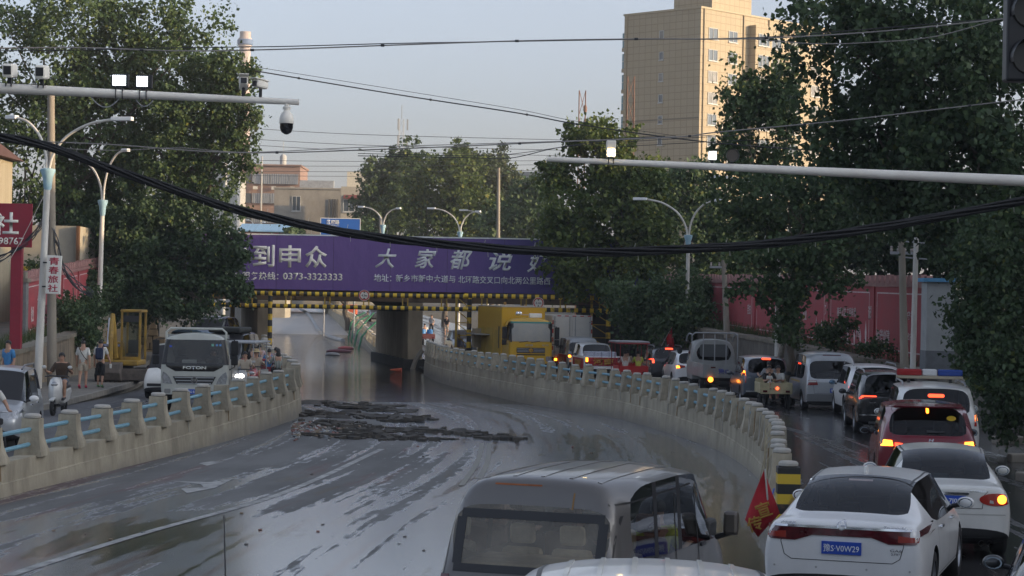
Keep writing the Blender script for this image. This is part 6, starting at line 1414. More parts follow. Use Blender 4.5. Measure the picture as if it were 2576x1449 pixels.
seam(bv, 'rear', [(-0.63,1.62),(-0.62,1.0),(-0.60,0.62),(0.60,0.62),(0.62,1.0),(0.63,1.62)], t); plate(bv, 'rear', t, 0, 0.80, '豫G·6N315'); patch(bv, 'rear', box_pts(-0.72,0.72,0.30,0.50,0.05), 'bumper_trim', M_trim, t)
MB().prism([(-2.02,1.60),(-1.6,1.63),(-1.6,1.665),(-2.05,1.635)], -0.62, 0.62, 'YZ').build('roof_spoiler', P_red, t, bevel=0.012)
patch(bv, 'top', box_pts(-0.50,0.50,-1.5,0.35,0.06), 'sunroof', mat('roof_glass', (0.015,0.017,0.02), 0.08), t, 0.006, 0.2)
# ---- police off-roader
L = 4.9; t, bv = car('patrol_car', 'white patrol off-roader with red, white and blue light bar on its roof', 'car', suv(L,1.86,1.76,belt=1.08,hood=1.08,tail=0.24,clr=0.3,roofw=0.63), L, 1.86, 1.76, P_white2, M_glassd, 0.37, (-1.4,1.45), 0.24)
place(t, 2362, 43.6, 7, L); mirrors(t, 1.86, 0.85, 1.12, P_cream, 1.3, (1,))
patch(bv, 'rear', box_pts(-0.17,0.17,1.50,1.57,0.03), 'high_brake_lamp', M_red_on, t, 0.02); rear_lamps(bv, t, [(0.78,0.92),(0.88,0.92),(0.87,1.16),(0.80,1.18)], mat('tail_red', (0,0,0)), core=[(0.80,1.03),(0.87,1.03),(0.86,1.15),(0.81,1.15)])
plate(bv, 'rear', t, 0, 0.86, '豫G·0217警', bg=M_signw)
o = MB().box((0,0,0), (1.44,0.30,0.07)).build('light_bar_base', mat('bar_base', (0.35,0.30,0.22), 0.5), t, bevel=0.02); o.location = (0,-0.25,1.86)
MB().box((-0.45,0,0.03), (0.06,0.2,0.1)).box((0.45,0,0.03), (0.06,0.2,0.1)).build('light_bar_foot', M_dark, t).location = (0,-0.25,1.76)
for a, b, m in ((-0.72,-0.17,mat('bar_red', (0.30,0.008,0.012), 0.25)),(-0.165,0.165,mat('bar_white', (0.55,0.55,0.55), 0.3)),(0.17,0.72,mat('bar_blue', (0.012,0.05,0.25), 0.25))):
    MB().box(((a+b)/2,-0.25,1.965), (b-a-0.01,0.32,0.14)).build('light_bar_lens', m, t, bevel=0.03)
for s in (-1,1): MB().tube([(s*0.66,-1.6,1.74),(s*0.66,-1.4,1.79),(s*0.66,0.5,1.80),(s*0.66,0.7,1.74)], 0.022, 8).build('roof_rail', M_alu, t, smooth=True)
# ---- black SUV
L = 4.7; t, bv = car('suv_car', 'black SUV with thin lit left tail lamp on the wet side road', 'car', suv(L,1.84,1.67,belt=1.04,hood=1.02,tail=0.30), L, 1.84, 1.67, P_black, M_glassd, 0.35, (-1.38,1.40), 0.23, mirc=P_black)
place(t, 2248, 54.5, 4, L)
rear_lamps(bv, t, [(0.38,1.0),(0.88,0.92),(0.87,1.0),(0.78,1.06),(0.40,1.05)], mat('tail_red', (0,0,0)), core=[(0.40,1.015),(0.72,1.015),(0.84,0.945),(0.85,0.98),(0.76,1.045),(0.40,1.04)], corem=M_red_on)
patch(bv, 'rear', [(-0.02,1.2),(0.36,1.22),(0.36,1.235),(-0.02,1.235)], 'wiper', M_trim, t); plate(bv, 'rear', t, 0.02, 0.83, '豫G·2A881'); text_patch(bv, 'rear', 'TIGUAN', -0.5, 0.86, 0.18, 0.03, M_chrome, t)
patch(bv, 'rear', box_pts(-0.85,0.85,0.52,0.545), 'chrome_strip', M_chrome, t); patch(bv, 'rear', box_pts(-0.6,0.6,0.30,0.36,0.02), 'chrome_strip', M_alu, t)
for s in (-1,1): MB().tube([(s*0.66,-1.7,1.64),(s*0.665,-1.45,1.70),(s*0.665,0.4,1.71),(s*0.66,0.65,1.64)], 0.02, 8).build('roof_rail', M_alu, t, smooth=True); patch(bv, 'left' if s<0 else 'right', box_pts(-1.0,1.0,0.30,0.345), 'sill_strip', M_chrome, t)
# ---- white SUV between the black one and the silver van
L = 4.6; t, bv = car('suv_car', 'white SUV mostly hidden between the black SUV and the silver van', 'car', suv(L,1.83,1.66,belt=1.03,hood=1.0), L, 1.83, 1.66, P_white, M_glassd, 0.34, (-1.33,1.36), 0.22, mirc=mat('mirror_blue', (0.12,0.22,0.32), 0.2, metal=0.6)); place(t, 2212, 62.5, 2, L)
rear_lamps(bv, t, [(0.5,0.95),(0.87,0.93),(0.86,1.05),(0.55,1.06)], core=[(0.6,0.97),(0.85,0.96),(0.84,1.02)], corem=M_red_on)
for s in (-1,1): MB().tube([(s*0.64,-1.6,1.62),(s*0.65,-1.4,1.69),(s*0.65,0.4,1.70),(s*0.64,0.65,1.63)], 0.02, 8).build('roof_rail', M_alu, t, smooth=True)
# ---- silver people carrier
L = 4.8; t, bv = car('passenger_van', 'silver passenger van with wide black rear window and unlit red lamps', 'van', van(L,1.82,1.97,tail=0.24,belt=1.05,hood=1.02,nose=0.95,screen=0.85,roofw=0.68), L, 1.82, 1.97, P_silver, M_glassd, 0.335, (-1.4,1.45), 0.2, mirc=M_black, mirz=1.15)
place(t, 2100, 68.0, -1, L)
rear_lamps(bv, t, [(0.50,0.90),(0.86,0.88),(0.88,1.0),(0.80,1.05),(0.55,1.05)], mat('tail_dull', (0.22,0.02,0.02), 0.2)); rear_lamps(bv, t, [(0.55,0.99),(0.84,0.98),(0.80,1.04),(0.56,1.04)], mat('lamp_white', (0.5,0.48,0.46), 0.2), 'reverse_lamp', 0.02)
plate(bv, 'rear', t, 0.12, 0.72, '豫N·U0625'); patch(bv, 'rear', box_pts(-0.87,0.87,0.36,0.60,0.05), 'bumper', mat('bumper_grey', (0.16,0.165,0.17), 0.4), t, 0.03); patch(bv, 'rear', box_pts(-0.3,0.3,1.86,1.885), 'high_brake_lamp', M_red_off, t)
seam(bv, 'rear', [(-0.66,1.02),(-0.62,0.62),(0.62,0.62),(0.66,1.02)], t)
for s, ax in ((1,'right'),(-1,'left')): seam(bv, ax, [(-0.95,1.0),(-0.93,0.35)], t); seam(bv, ax, [(0.35,1.0),(0.35,0.35)], t); patch(bv, ax, box_pts(-1.0,0.9,0.93,0.99), 'gold_stripe', mat('stripe_gold', (0.40,0.28,0.08), 0.5), t, 0.004)
# ---- blue-grey people carrier
L = 4.6; t, bv = car('passenger_van', 'blue-grey people carrier with lit lamps beside the cargo tricycle', 'van', suv(L,1.74,1.72,belt=1.05,hood=1.0,tail=0.26,clr=0.22,roofw=0.60), L, 1.74, 1.72, P_blueg, M_glassd, 0.31, (-1.35,1.38), 0.19)
place(t, 1934, 73.5, -1, L); rear_lamps(bv, t, [(0.74,0.78),(0.84,0.78),(0.84,1.22),(0.76,1.24)], mat('tail_red', (0,0,0)), core=[(0.76,1.02),(0.83,1.02),(0.82,1.20),(0.77,1.20)])
patch(bv, 'rear', box_pts(-0.16,0.16,1.60,1.66,0.02), 'high_brake_lamp', M_red_on, t, 0.02); patch(bv, 'rear', box_pts(-0.36,0.36,0.93,0.99,0.02), 'chrome_strip', M_chrome, t, 0.02); plate(bv, 'rear', t, 0.12, 0.80, '豫G·S0T17')
patch(bv, 'rear', box_pts(-0.75,0.75,0.46,0.50), 'chrome_strip', M_alu, t)
# ---- white crossover and dark SUV further on
L = 4.5; t, bv = car('crossover_car', 'white crossover with lit tail lamps next to the grey stake truck', 'car', suv(L,1.82,1.63,belt=1.0,hood=0.96), L, 1.82, 1.63, P_white, M_glassd, 0.33, (-1.3,1.32), 0.22, mirc=M_black); place(t, 1752, 90.0, -4, L)
rear_lamps(bv, t, [(0.42,0.93),(0.86,0.86),(0.87,0.98),(0.80,1.06),(0.46,1.0)], mat('tail_red', (0,0,0)), core=[(0.66,0.90),(0.82,0.89),(0.82,1.0),(0.70,1.0)]); patch(bv, 'rear', box_pts(-0.16,0.16,1.52,1.58,0.02), 'high_brake_lamp', M_red_on, t, 0.02); plate(bv, 'rear', t, 0.1, 0.80, '豫G·C9268'); patch(bv, 'rear', box_pts(-0.75,0.75,0.3,0.42,0.04), 'bumper_trim', M_trim, t)
L = 4.3; t, bv = car('suv_car', 'dark SUV with a spare wheel and red pennants above it', 'car', suv(L,1.8,1.68,belt=1.04,hood=1.0,tail=0.2), L, 1.8, 1.68, P_dgrey, M_glassd, 0.34, (-1.22,1.26), 0.22); place(t, 1688, 96.5, -5, L)
rear_lamps(bv, t, [(0.72,0.92),(0.86,0.92),(0.86,1.12),(0.74,1.12)], M_red_on); patch(bv, 'rear', box_pts(-0.18,0.18,1.55,1.62,0.02), 'high_brake_lamp', M_red_on, t, 0.02)
MB().lathe([(0.2,-0.1),(0.33,-0.1),(0.34,0.0),(0.33,0.1),(0.1,0.1)], (0,-L/2-0.08,0.82), 20, 'Y').build('spare_wheel', M_black, t, smooth=True)
for s in (-1,1): MB().tube([(s*0.64,-1.5,1.64),(s*0.65,-1.3,1.72),(s*0.65,0.4,1.72),(s*0.64,0.6,1.64)], 0.03, 8).build('roof_rail', M_alu, t, smooth=True)
# ---- grey microvan, foreground
L = 4.4; t, bv = car('microvan', 'worn grey van with beige seats seen through its big rear window', 'van', van(L,1.80,1.83,tail=0.20,belt=0.97,base=0.93,hood=1.0,nose=0.55,screen=0.80,roofw=0.70), L, 1.80, 1.83, P_grey, M_glassc, 0.30, (-1.3,1.4), 0.18, rim=M_dark, seats=False, mir=False, gr=glass('glass_rear_clear', (0.82,0.83,0.78), 0.26))
place(t, 1330, 19.0, 20, L); mvan = t
for (a0,a1,b0,b1) in ((-0.70,0.70,1.42,1.50),(-0.72,0.72,0.93,1.0),(-0.74,-0.65,1.0,1.42),(0.65,0.74,1.0,1.42)): patch(bv, 'rear', box_pts(a0,a1,b0,b1), 'window_seal', M_trim, t, 0.006, 0.05, 0.01)
seat_row(t, -0.75, (-0.52,0.0,0.52), 0.52, M_seat, 0.50); seat_row(t, 0.35, (-0.45,0.45), 0.50, mat('seat_brown', (0.16,0.09,0.07), 0.85, var=0.2), 0.56)
MB().box((0,-1.6,0.90), (1.5,0.8,0.22)).build('luggage', mat('cardboard', (0.45,0.34,0.22), 0.9, var=0.2), t, bevel=0.05); MB().box((0.1,1.45,1.05), (1.5,0.35,0.2)).build('dashboard', M_int, t, bevel=0.04)
for s, ax in ((1,'right'),(-1,'left')):
    seam(bv, ax, [(-0.85,1.56),(-0.85,0.40)], t, 0.01); seam(bv, ax, [(-0.12,1.56),(-0.12,0.36)], t, 0.03); seam(bv, ax, [(0.75,1.54),(0.75,0.36)], t, 0.03); seam(bv, ax, [(-1.9,1.585),(-0.6,1.60),(0.6,1.60)], t, 0.016, M_trim, 'drip_rail', 0.008)
    patch(bv, ax, box_pts(0.82,1.0,0.93,0.97,0.012), 'door_handle', M_trim, t, 0.025)
for k in range(5): patch(bv, 'top', box_pts(-0.56+k*0.28-0.02,-0.56+k*0.28+0.02,-1.7,0.5), 'roof_bead', P_grey, t, 0.006, 0.2, 0.008)
patch(bv, 'rear', box_pts(-0.42,0.05,1.725,1.74), 'rust_patch', mat('rust', (0.28,0.09,0.03), 0.9, var=0.3, scale=9), t, 0.003, 0.05, 0.0); patch(bv, 'rear', [(0.37,1.53),(0.385,1.53),(0.387,1.68),(0.372,1.68)], 'rust_streak', mat('rust_streak', (0.25,0.14,0.05), 0.9), t, 0.003, 0.05, 0.0)
rear_lamps(bv, t, [(0.72,0.55),(0.84,0.55),(0.84,0.90),(0.75,0.90)]); plate(bv, 'rear', t, 0, 0.62, '豫G·R6138'); seam(bv, 'rear', [(-0.80,1.48),(-0.82,0.48),(0.82,0.48),(0.80,1.48)], t, 0.012)
o = MB().box((0,0,0), (0.17,0.08,0.26)).build('mirror', mat('worn_chrome', (0.16,0.14,0.125), 0.3, metal=0.7), t, bevel=0.04); o.location = (1.05,1.42,1.12); MB().tube([(1.05,1.42,1.02),(0.88,1.45,0.96)], 0.03, 8).build('mirror_arm', M_trim, t)
# ---- white van whose roof edge shows at the bottom
L = 4.3; t, bv = car('passenger_van', 'white people carrier of which only the ribbed roof shows', 'van', van(L,1.70,1.90,tail=0.30,belt=1.0,nose=0.9,screen=0.8,roofw=0.66), L, 1.70, 1.90, P_white, M_glassd, 0.31, (-1.3,1.35), 0.19)
place(t, 1650, 10.6, 4, L)
for k in range(6): patch(bv, 'top', box_pts(-0.5+k*0.2-0.015,-0.5+k*0.2+0.015,-1.2,0.9), 'roof_rib', P_white2, t, 0.010, 0.2, 0.012)
for s in (-1,1): seam(bv, 'top', [(s*0.64,-1.5),(s*0.68,0),(s*0.64,0.7)], t, 0.03, M_trim, 'roof_channel')
# ---- dark hatchback at the lower right corner and the car with the aerial below the frame
L = 4.4; t, bv = car('hatchback_car', 'dark grey car at the lower right corner with its left mirror sticking out', 'car', sedan(L,1.78,1.47), L, 1.78, 1.47, P_dgrey, M_glassd, 0.31, (-1.27,1.3), 0.2, mirc=P_black, miry=0.62, mirz=1.0)
t.location = (5.50, 19.2, 0); t.rotation_euler = (0,0,-rad(16))
L = 4.4; t, bv = car('hatchback_car', 'small car below the frame with a thin roof aerial poking into view', 'car', sedan(L,1.70,1.45), L, 1.70, 1.45, P_blueg, M_glassd, 0.30, (-1.27,1.3), 0.2); t.location = (-1.35,9.4,0); t.rotation_euler = (0,0,0)
tip = at(563,1297,10.2); foot = Vector((at(606,1449,10.2).x+0.02, 9.7, 1.43))
MB().tube([foot-t.location, (foot.lerp(tip,0.5))-t.location, tip-t.location], [0.006,0.005,0.003], 6).build('aerial', M_trim, t); MB().lathe([(0.03,0),(0.02,0.05),(0,0.06)], foot-t.location, 10, cap=False).build('aerial_base', M_trim, t)
# ------------------------------------------------------------------ lorries, tricycles, scooters, excavator
def cabin(root, W, H, L, z0, belt, rake, pm, gl, capz=0.12, side=('b','g','b'), roofw=None, topglass=None):
    """forward-control lorry cab, front towards +Y, rear wall at y=0"""
    h = W/2; rw_ = roofw or h*0.86
    fy = lambda z: -rake*max(0, z-belt)
    def rg(y, k=1.0, s=1.0, f=None): return R8(y, z0+(1-k)*0.2, h*s, belt, h*s*0.985, H-0.16-(1-k)*0.3, rw_*s, H-(1-k)*0.35, f, 0.5)
    rings = [rg(0,0.96,0.97), rg(0.04), rg(L*0.36), rg(L*0.42), rg(L-0.16,1,1,fy), rg(L-0.05,0.98,0.97,fy), rg(L,0.94,0.92,fy)]
    segs = [('b','b'),('b','b'),('b','b'),('g','b'),('t','b'),('t','b')]
    me = loft(rings, segs, [pm, gl, gl, gl, M_trim, M_black], caps=('ttbbrbb','ttbbwbb'), crease_belt=0.45)
    return split(me, root, ['cab','door_window','cab_rear_window','windscreen','cab_trim','arch'])
# ---- cream light lorry coming towards us on the left
t = thing('light_lorry', 'cream-white light lorry with black windscreen surround coming along the left lane', 'lorry')
bv, pt = cabin(t, 1.98, 2.28, 1.55, 0.42, 1.34, 0.22, P_cream, glass('lorry_glass', (0.55,0.58,0.58), 0.07))
patch(bv, 'front', [(-0.86,1.42),(-0.80,1.30),(-0.55,1.17),(0.55,1.17),(0.80,1.30),(0.86,1.42),(0.5,1.385),(-0.5,1.385)][::-1], 'black_panel', mat('gloss_black', (0.008,0.008,0.01), 0.12), t, 0.006)
text_patch(bv, 'front', 'FOTON', 0, 1.275, 0.66, 0.09, M_chrome, t, 0.016, 0.012)
patch(bv, 'front', [(-0.62,1.02),(-0.50,0.80),(0.50,0.80),(0.62,1.02)], 'grille', M_trim, t, 0.012)
for zz, ww_ in ((0.99,0.56),(0.90,0.53),(0.82,0.48)): patch(bv, 'front', box_pts(-ww_,ww_,zz-0.012,zz+0.012), 'grille_bar', M_alu, t, 0.026)
patch(bv, 'front', ring_pts((0,0.91),0.095,20), 'emblem', M_chrome, t, 0.035, 0.05); patch(bv, 'front', ring_pts((0,0.91),0.075,20), 'emblem_field', M_trim, t, 0.040, 0.05)
for k in (-1,0,1): patch(bv, 'front', [(k*0.042-0.018,0.88),(k*0.042+0.012,0.88),(k*0.042+0.026,0.945),(k*0.042-0.004,0.945)], 'emblem_mark', M_chrome, t, 0.045)
hl = mat('headlamp', (0.45,0.46,0.47), 0.12, metal=0.5, var=0.4, scale=14)
for k, p in enumerate(sym([(0.62,0.80),(0.90,0.82),(0.94,1.0),(0.90,1.16),(0.80,1.10),(0.70,0.98)])): patch(bv, 'front', p, 'headlamp', hl, t, 0.014)
patch(bv, 'front', box_pts(-0.90,0.90,0.50,0.70,0.05), 'bumper', P_cream, t, 0.05)
for s in (-1,1): patch(bv, 'front', box_pts(s*0.48-0.14,s*0.48+0.14,0.52,0.60,0.02), 'bumper_slot', M_trim, t, 0.06); patch(bv, 'front', box_pts(s*0.76-0.09,s*0.76+0.09,0.54,0.66,0.03), 'fog_lamp', mat('fog', (0.25,0.25,0.24), 0.2), t, 0.06)
plate(bv, 'front', t, 0.0, 0.585, '豫G·B37H4', 0.44, 0.14).location.y = 0.045
for s, x0 in ((1,0.55),(-1,-0.1)): MB().tube([(x0,1.42,1.46),(x0-0.42,1.40,1.56)], 0.012, 6).build('wiper', M_trim, t)
for k, (x, z_, w_, h_, c_) in enumerate(((-0.72,1.93,0.06,0.06,(0.1,0.25,0.5)),(-0.62,1.93,0.06,0.06,(0.1,0.25,0.5)),(-0.50,1.93,0.07,0.07,(0.15,0.4,0.3)),(0.70,1.88,0.07,0.05,(0.05,0.1,0.5)))): patch(bv, 'front', box_pts(x-w_/2,x+w_/2,z_-h_/2,z_+h_/2), 'windscreen_sticker', mat('sticker%d'%k, c_, 0.5), t, 0.006)
MB().tube([(-0.86,0.9,2.05),(-0.86,0.9,2.28),(-0.74,0.9,2.39),(0.74,0.9,2.39),(0.86,0.9,2.28),(0.86,0.9,2.05)], 0.035, 10).build('roof_bar', P_cream, t, smooth=True)
for s in (-1,1):
    MB().tube([(s*0.9,1.15,2.1),(s*1.12,1.3,2.08),(s*1.14,1.3,1.3),(s*0.95,1.2,1.2)], 0.018, 8).build('mirror_frame', M_trim, t)
    for z_, h_ in ((1.85,0.42),(1.48,0.26)): o = MB().box((s*1.13,1.3,z_), (0.20,0.07,h_)).build('mirror', M_black, t, bevel=0.03)
    wheel(t, s*0.80, 0.75, 0.38, 0.22, P_tgrey); wheel(t, s*0.78, -2.3, 0.38, 0.34, P_tgrey)
MB().box2((-0.95,-3.9,0.75), (0.95,-0.12,0.92)).build('bed', P_tgrey, t)
for s in (-1,1): MB().box2((s*0.97-0.03,-3.9,0.80), (s*0.97+0.03,-0.12,1.35)).build('side_board', P_tgrey, t)
MB().box2((-0.95,-3.93,0.80), (0.95,-3.88,1.35)).build('tail_board', P_tgrey, t); MB().box2((-0.35,-3.8,0.45), (0.35,0.3,0.75)).build('chassis', M_dark, t)
MB().box2((-0.9,-0.10,0.92), (0.9,-0.06,2.2)).build('headboard', P_tgrey, t)
MB().box((-0.05,1.05,1.32), (1.6,0.3,0.14)).build('dashboard', M_int, t, bevel=0.04); MB().box((0.18,1.12,1.44), (0.42,0.04,0.10), rx=0.3).build('paper_on_dash', M_signw, t)
MB().lathe([(0.17,0),(0.19,0.012),(0.17,0.024)], n=20).build('steering_wheel', M_trim, t).matrix_local = Matrix.Translation((-0.45,0.85,1.45)) @ Euler((rad(-50),0,0)).to_matrix().to_4x4()
seat_row(t, 0.28, (-0.48,0.45), 0.95, M_int, 0.6)
place(t, 492, 59.5, 175.0, 3.1, 0.0, False); t.location.y = 59.5+1.6; lorry = t
# ---- yellow box lorry
t = thing('box_lorry', 'yellow emergency box lorry facing us with white light unit on the cab roof', 'lorry')
bv, pt = cabin(t, 2.24, 2.88, 1.75, 0.55, 1.72, 0.10, P_yel, glass('screen_hazy', (0.62,0.6,0.52)), roofw=1.0)
patch(bv, 'front', box_pts(-0.98,0.98,1.70,2.62,0.10), 'windscreen_reflection', mat('screen_reflect', (0.42,0.38,0.31), 0.10, col2=(0.30,0.31,0.30), scale=1.2), t, 0.01, 0.15)  # opaque pane with a pale reflection painted into its tones
patch(bv, 'front', box_pts(-1.02,1.02,2.60,2.68,0.03), 'visor_edge', mat('visor_teal', (0.05,0.25,0.22), 0.3), t, 0.014)
for s in (-1,1): patch(bv, 'front', box_pts(s*1.02-0.06,s*1.02+0.06,1.66,2.62), 'screen_pillar', M_trim, t, 0.016); MB().tube([(s*0.3-0.15,1.76,1.72),(s*0.3+0.30,1.74,1.66)], 0.018, 6).build('wiper', M_trim, t)
patch(bv, 'front', box_pts(-0.72,0.72,1.14,1.40,0.05), 'grille', M_trim, t, 0.014)
for zz in (1.20,1.27,1.34): patch(bv, 'front', box_pts(-0.70,0.70,zz-0.016,zz+0.016), 'grille_bar', M_alu, t, 0.03)
patch(bv, 'front', ring_pts((0,1.27),0.13,18), 'emblem', M_chrome, t, 0.04, 0.08); patch(bv, 'front', ring_pts((0,1.27),0.09,18), 'emblem_field', P_yel, t, 0.046, 0.08); patch(bv, 'front', [(-0.05,1.20),(0.0,1.22),(0.06,1.33),(0.0,1.31)], 'emblem_mark', M_chrome, t, 0.05)
text_patch(bv, 'front', '东风', -0.72, 1.52, 0.36, 0.09, M_alu, t, 0.014); text_patch(bv, 'front', '天锦', 0.10, 1.52, 0.40, 0.10, M_alu, t, 0.014)
patch(bv, 'front', box_pts(-1.06,1.06,0.62,1.02,0.06), 'bumper', P_yel, t, 0.06); patch(bv, 'front', box_pts(-0.72,0.72,1.02,1.08), 'bumper_gap', M_trim, t, 0.03)
for s in (-1,1): patch(bv, 'front', box_pts(s*0.90-0.15,s*0.90+0.15,0.72,0.98,0.05), 'headlamp', hl, t, 0.07); patch(bv, 'front', box_pts(s*0.45-0.18,s*0.45+0.18,0.70,0.84,0.02), 'bumper_slot', M_trim, t, 0.068)
plate(bv, 'front', t, 0, 0.78, '豫A·5K027', 0.44, 0.14, mat('plate_yellow', (0.6,0.4,0.02), 0.4)).location.y = 0.06
MB().box2((-1.12,-6.3,0.75), (1.12,-0.12,3.38)).build('box', P_yel, t, bevel=0.04); MB().box2((-1.13,-6.32,3.38),(1.13,-0.10,3.42)).build('box_roof', mat('box_roof', (0.45,0.40,0.32), 0.7), t)
for k, (a, b, z0_, z1_) in enumerate(((-6.1,-4.2,0.9,2.3),(-4.0,-2.2,0.9,2.3),(-1.9,-0.5,1.0,2.2))): MB().box2((1.122,a,z0_),(1.135,b,z1_)).build('locker_door', mat('locker_yellow', (0.42,0.28,0.04), 0.5, var=0.15, scale=2), t)
MB().box2((1.123,-0.8,1.3),(1.14,-0.55,2.4)).build('ladder_panel', M_trim, t); MB().box2((1.12,-5.8,1.9),(1.9,-3.0,1.96)).build('open_shutter', M_alu, t); MB().box2((1.14,-5.9,1.2),(1.5,-5.2,2.2)).build('control_cabinet', M_tile, t)
o = MB().box((-0.35,1.05,2.98), (0.62,0.28,0.22)).build('roof_light_unit', M_white, t, bevel=0.03); MB().tube([(-0.05,1.05,3.0),(0.4,1.05,3.02)], 0.02, 6).build('light_mast', M_alu, t)
for s in (0.42,0.56): MB().ball((s,1.05,3.06), (0.10,0.08,0.12)).build('roof_lamp', M_chrome, t, smooth=True)
for s in (-1,1):
    MB().tube([(s*1.05,1.5,2.5),(s*1.30,1.65,2.45),(s*1.33,1.65,1.6),(s*1.1,1.5,1.55)], 0.02, 8).build('mirror_frame', M_trim, t)
    for z_, h_ in ((2.12,0.6),(1.66,0.28)): MB().box((s*1.33,1.65,z_), (0.24,0.08,h_)).build('mirror', M_black, t, bevel=0.03)
    wheel(t, s*0.95, 0.85, 0.48, 0.27, P_tgrey); wheel(t, s*0.92, -4.4, 0.48, 0.5, P_tgrey)
MB().box2((-0.4,-6.2,0.5),(0.4,0.2,0.8)).build('chassis', M_dark, t)
place(t, 1338, 102.0, 168.0, 3.5, None, False); ylorry = t
# ---- white box lorry seen from the rear under the bridge
t = thing('box_lorry', 'white box lorry with closed rear doors and striped edges under the bridge', 'lorry')
Mb = mat('box_white', (0.58,0.56,0.51), 0.5, var=0.08, scale=1.0)
MB().box2((-1.05,-2.9,0.85), (1.05,2.0,3.0)).build('box', Mb, t, bevel=0.03)
for s in (-1,1): 
    MB().box2((s*0.02,-2.94,0.95), (s*0.98,-2.9,2.9)).build('rear_door', Mb, t, bevel=0.01)
    for x in (s*0.15,s*0.93):
        MB().tube([(x,-2.965,0.92),(x,-2.965,2.93)], 0.018, 6).build('lock_rod', M_gst, t)
    for z_ in (1.1,1.75,2.65): MB().box((s*0.95,-2.96,z_), (0.16,0.03,0.05)).build('hinge', M_gst, t)
    for k in range(9): MB().box2((s*1.02-0.03,-2.925,0.98+k*0.22), (s*1.02+0.03,-2.903,1.19+k*0.22)).build('reflective_strip', mat('strip_red',(0.45,0.03,0.02),0.5) if k%2 else mat('strip_white',(0.6,0.6,0.58),0.5), t)
    MB().box((s*0.8,-2.9,0.72), (0.34,0.08,0.14)).build('tail_lamp', M_red_off, t); wheel(t, s*0.85, -1.6, 0.42, 0.4, P_tgrey)
MB().box((-0.86,-2.95,0.72), (0.14,0.03,0.13)).build('brake_lamp', M_amber_on, t)
for k in range(10): MB().box2((-1.0+k*0.2,-2.925,2.94), (-0.8+k*0.2,-2.903,2.99)).build('reflective_strip', mat('strip_red',(0,0,0)) if k%2 else mat('strip_white',(0,0,0)), t)
letters('lettering', '豫 R 8', 0.3, M_ink, t, (-0.55,-2.945,1.40), fit=(0.65,0.18), bold=0.01)
MB().box2((-1.0,-2.9,0.5),(1.0,-2.8,0.62)).build('bumper', M_dark, t); MB().box2((-0.4,-2.8,0.5),(0.4,3.2,0.85)).build('chassis', M_dark, t)
tmp_ = thing('tmp','x','x'); bv, pt = cabin(tmp_, 2.0, 2.5, 1.6, 0.5, 1.5, 0.1, P_white, M_glass)
for c in list(tmp_.children): c.parent = t; c.location = (0,2.2,0)
bpy.data.objects.remove(tmp_)
for s in (-1,1): wheel(t, s*0.85, 3.0, 0.42, 0.26, P_tgrey)
place(t, 1441, 106.5, -11, 5.8)
# ---- grey stake lorry seen from the rear
t = thing('stake_lorry', 'grey light lorry with a pipe cage over its bed seen from behind', 'lorry')
bv, pt = cabin(t, 1.84, 2.22, 1.5, 0.5, 1.3, 0.15, P_tgrey, M_glassd)
for o in pt.values(): o.location = (0,1.2,0)
MB().box2((-0.95,-2.6,0.80), (0.95,1.1,0.95)).build('bed', P_tgrey, t)
for s in (-1,1): MB().box2((s*0.95-0.03,-2.6,0.85), (s*0.95+0.03,1.1,1.32)).build('side_board', P_tgrey, t)
tb = MB().box2((-0.95,-2.63,0.82), (0.95,-2.58,1.32)).build('tail_board', P_tgrey, t)
for k in range(8): MB().box((-0.84+k*0.24,-2.64,1.07), (0.04,0.03,0.44)).build('board_rib', P_tgrey, t)
for x in (-0.92,-0.46,0,0.46,0.92): MB().tube([(x,1.0,0.9),(x,1.0,2.42)], 0.022, 6).build('cage_bar', M_gst, t)
MB().tube([(-0.92,1.0,2.36),(-0.8,1.0,2.46),(0.8,1.0,2.46),(0.92,1.0,2.36)], 0.03, 8).build('cage_top', M_gst, t)
for s in (-1,1): MB().tube([(s*0.92,1.0,2.40),(s*0.95,1.6,2.42),(s*0.95,2.2,2.3),(s*0.95,2.4,2.1)], 0.03, 8).build('cage_rail', M_gst, t, smooth=True)
patch(bv, 'rear', box_pts(-0.58,0.58,1.50,2.0,0.12), 'cab_back_window', mat('dull_window', (0.10,0.105,0.11), 0.25), t, 0.012).location = (0,1.2,0)
for s in (-1,1): MB().box((s*0.74,-2.66,0.72), (0.30,0.06,0.13)).build('tail_lamp', M_red_off, t); wheel(t, s*0.78, -1.4, 0.37, 0.34, P_tgrey); wheel(t, s*0.78, 2.0, 0.37, 0.2, P_tgrey); MB().box((s*0.6,-2.65,1.20), (0.18,0.02,0.05)).build('reflector', M_red_off, t)
MB().lathe([(0,-0.02),(0.10,-0.02),(0.10,0.02)], (-0.70,-2.69,0.74), 16, 'Y').build('brake_lamp', M_amber_on, t); MB().lathe([(0,-0.02),(0.08,-0.02),(0.08,0.02)], (0.78,-2.69,0.70), 16, 'Y').build('brake_lamp', M_red_on, t)
letters('lettering', '豫G', 0.2, mat('sticker_blue', (0.08,0.10,0.30), 0.5), t, (-0.2,-2.66,1.06), fit=(0.4,0.2), bold=0.02); MB().box2((-0.9,-2.6,0.55),(0.9,-2.5,0.68)).build('bumper', M_dark, t); MB().box2((-0.35,-2.5,0.45),(0.35,2.4,0.8)).build('chassis', M_dark, t)
MB().tube([(-0.95,1.8,1.75),(-1.25,2.0,1.72)], 0.015, 6).build('mirror_arm', M_trim, t); MB().ball((-1.27,2.0,1.72), (0.11,0.05,0.15)).build('mirror', M_black, t, smooth=True)
place(t, 1836, 79.0, -3, 5.2)
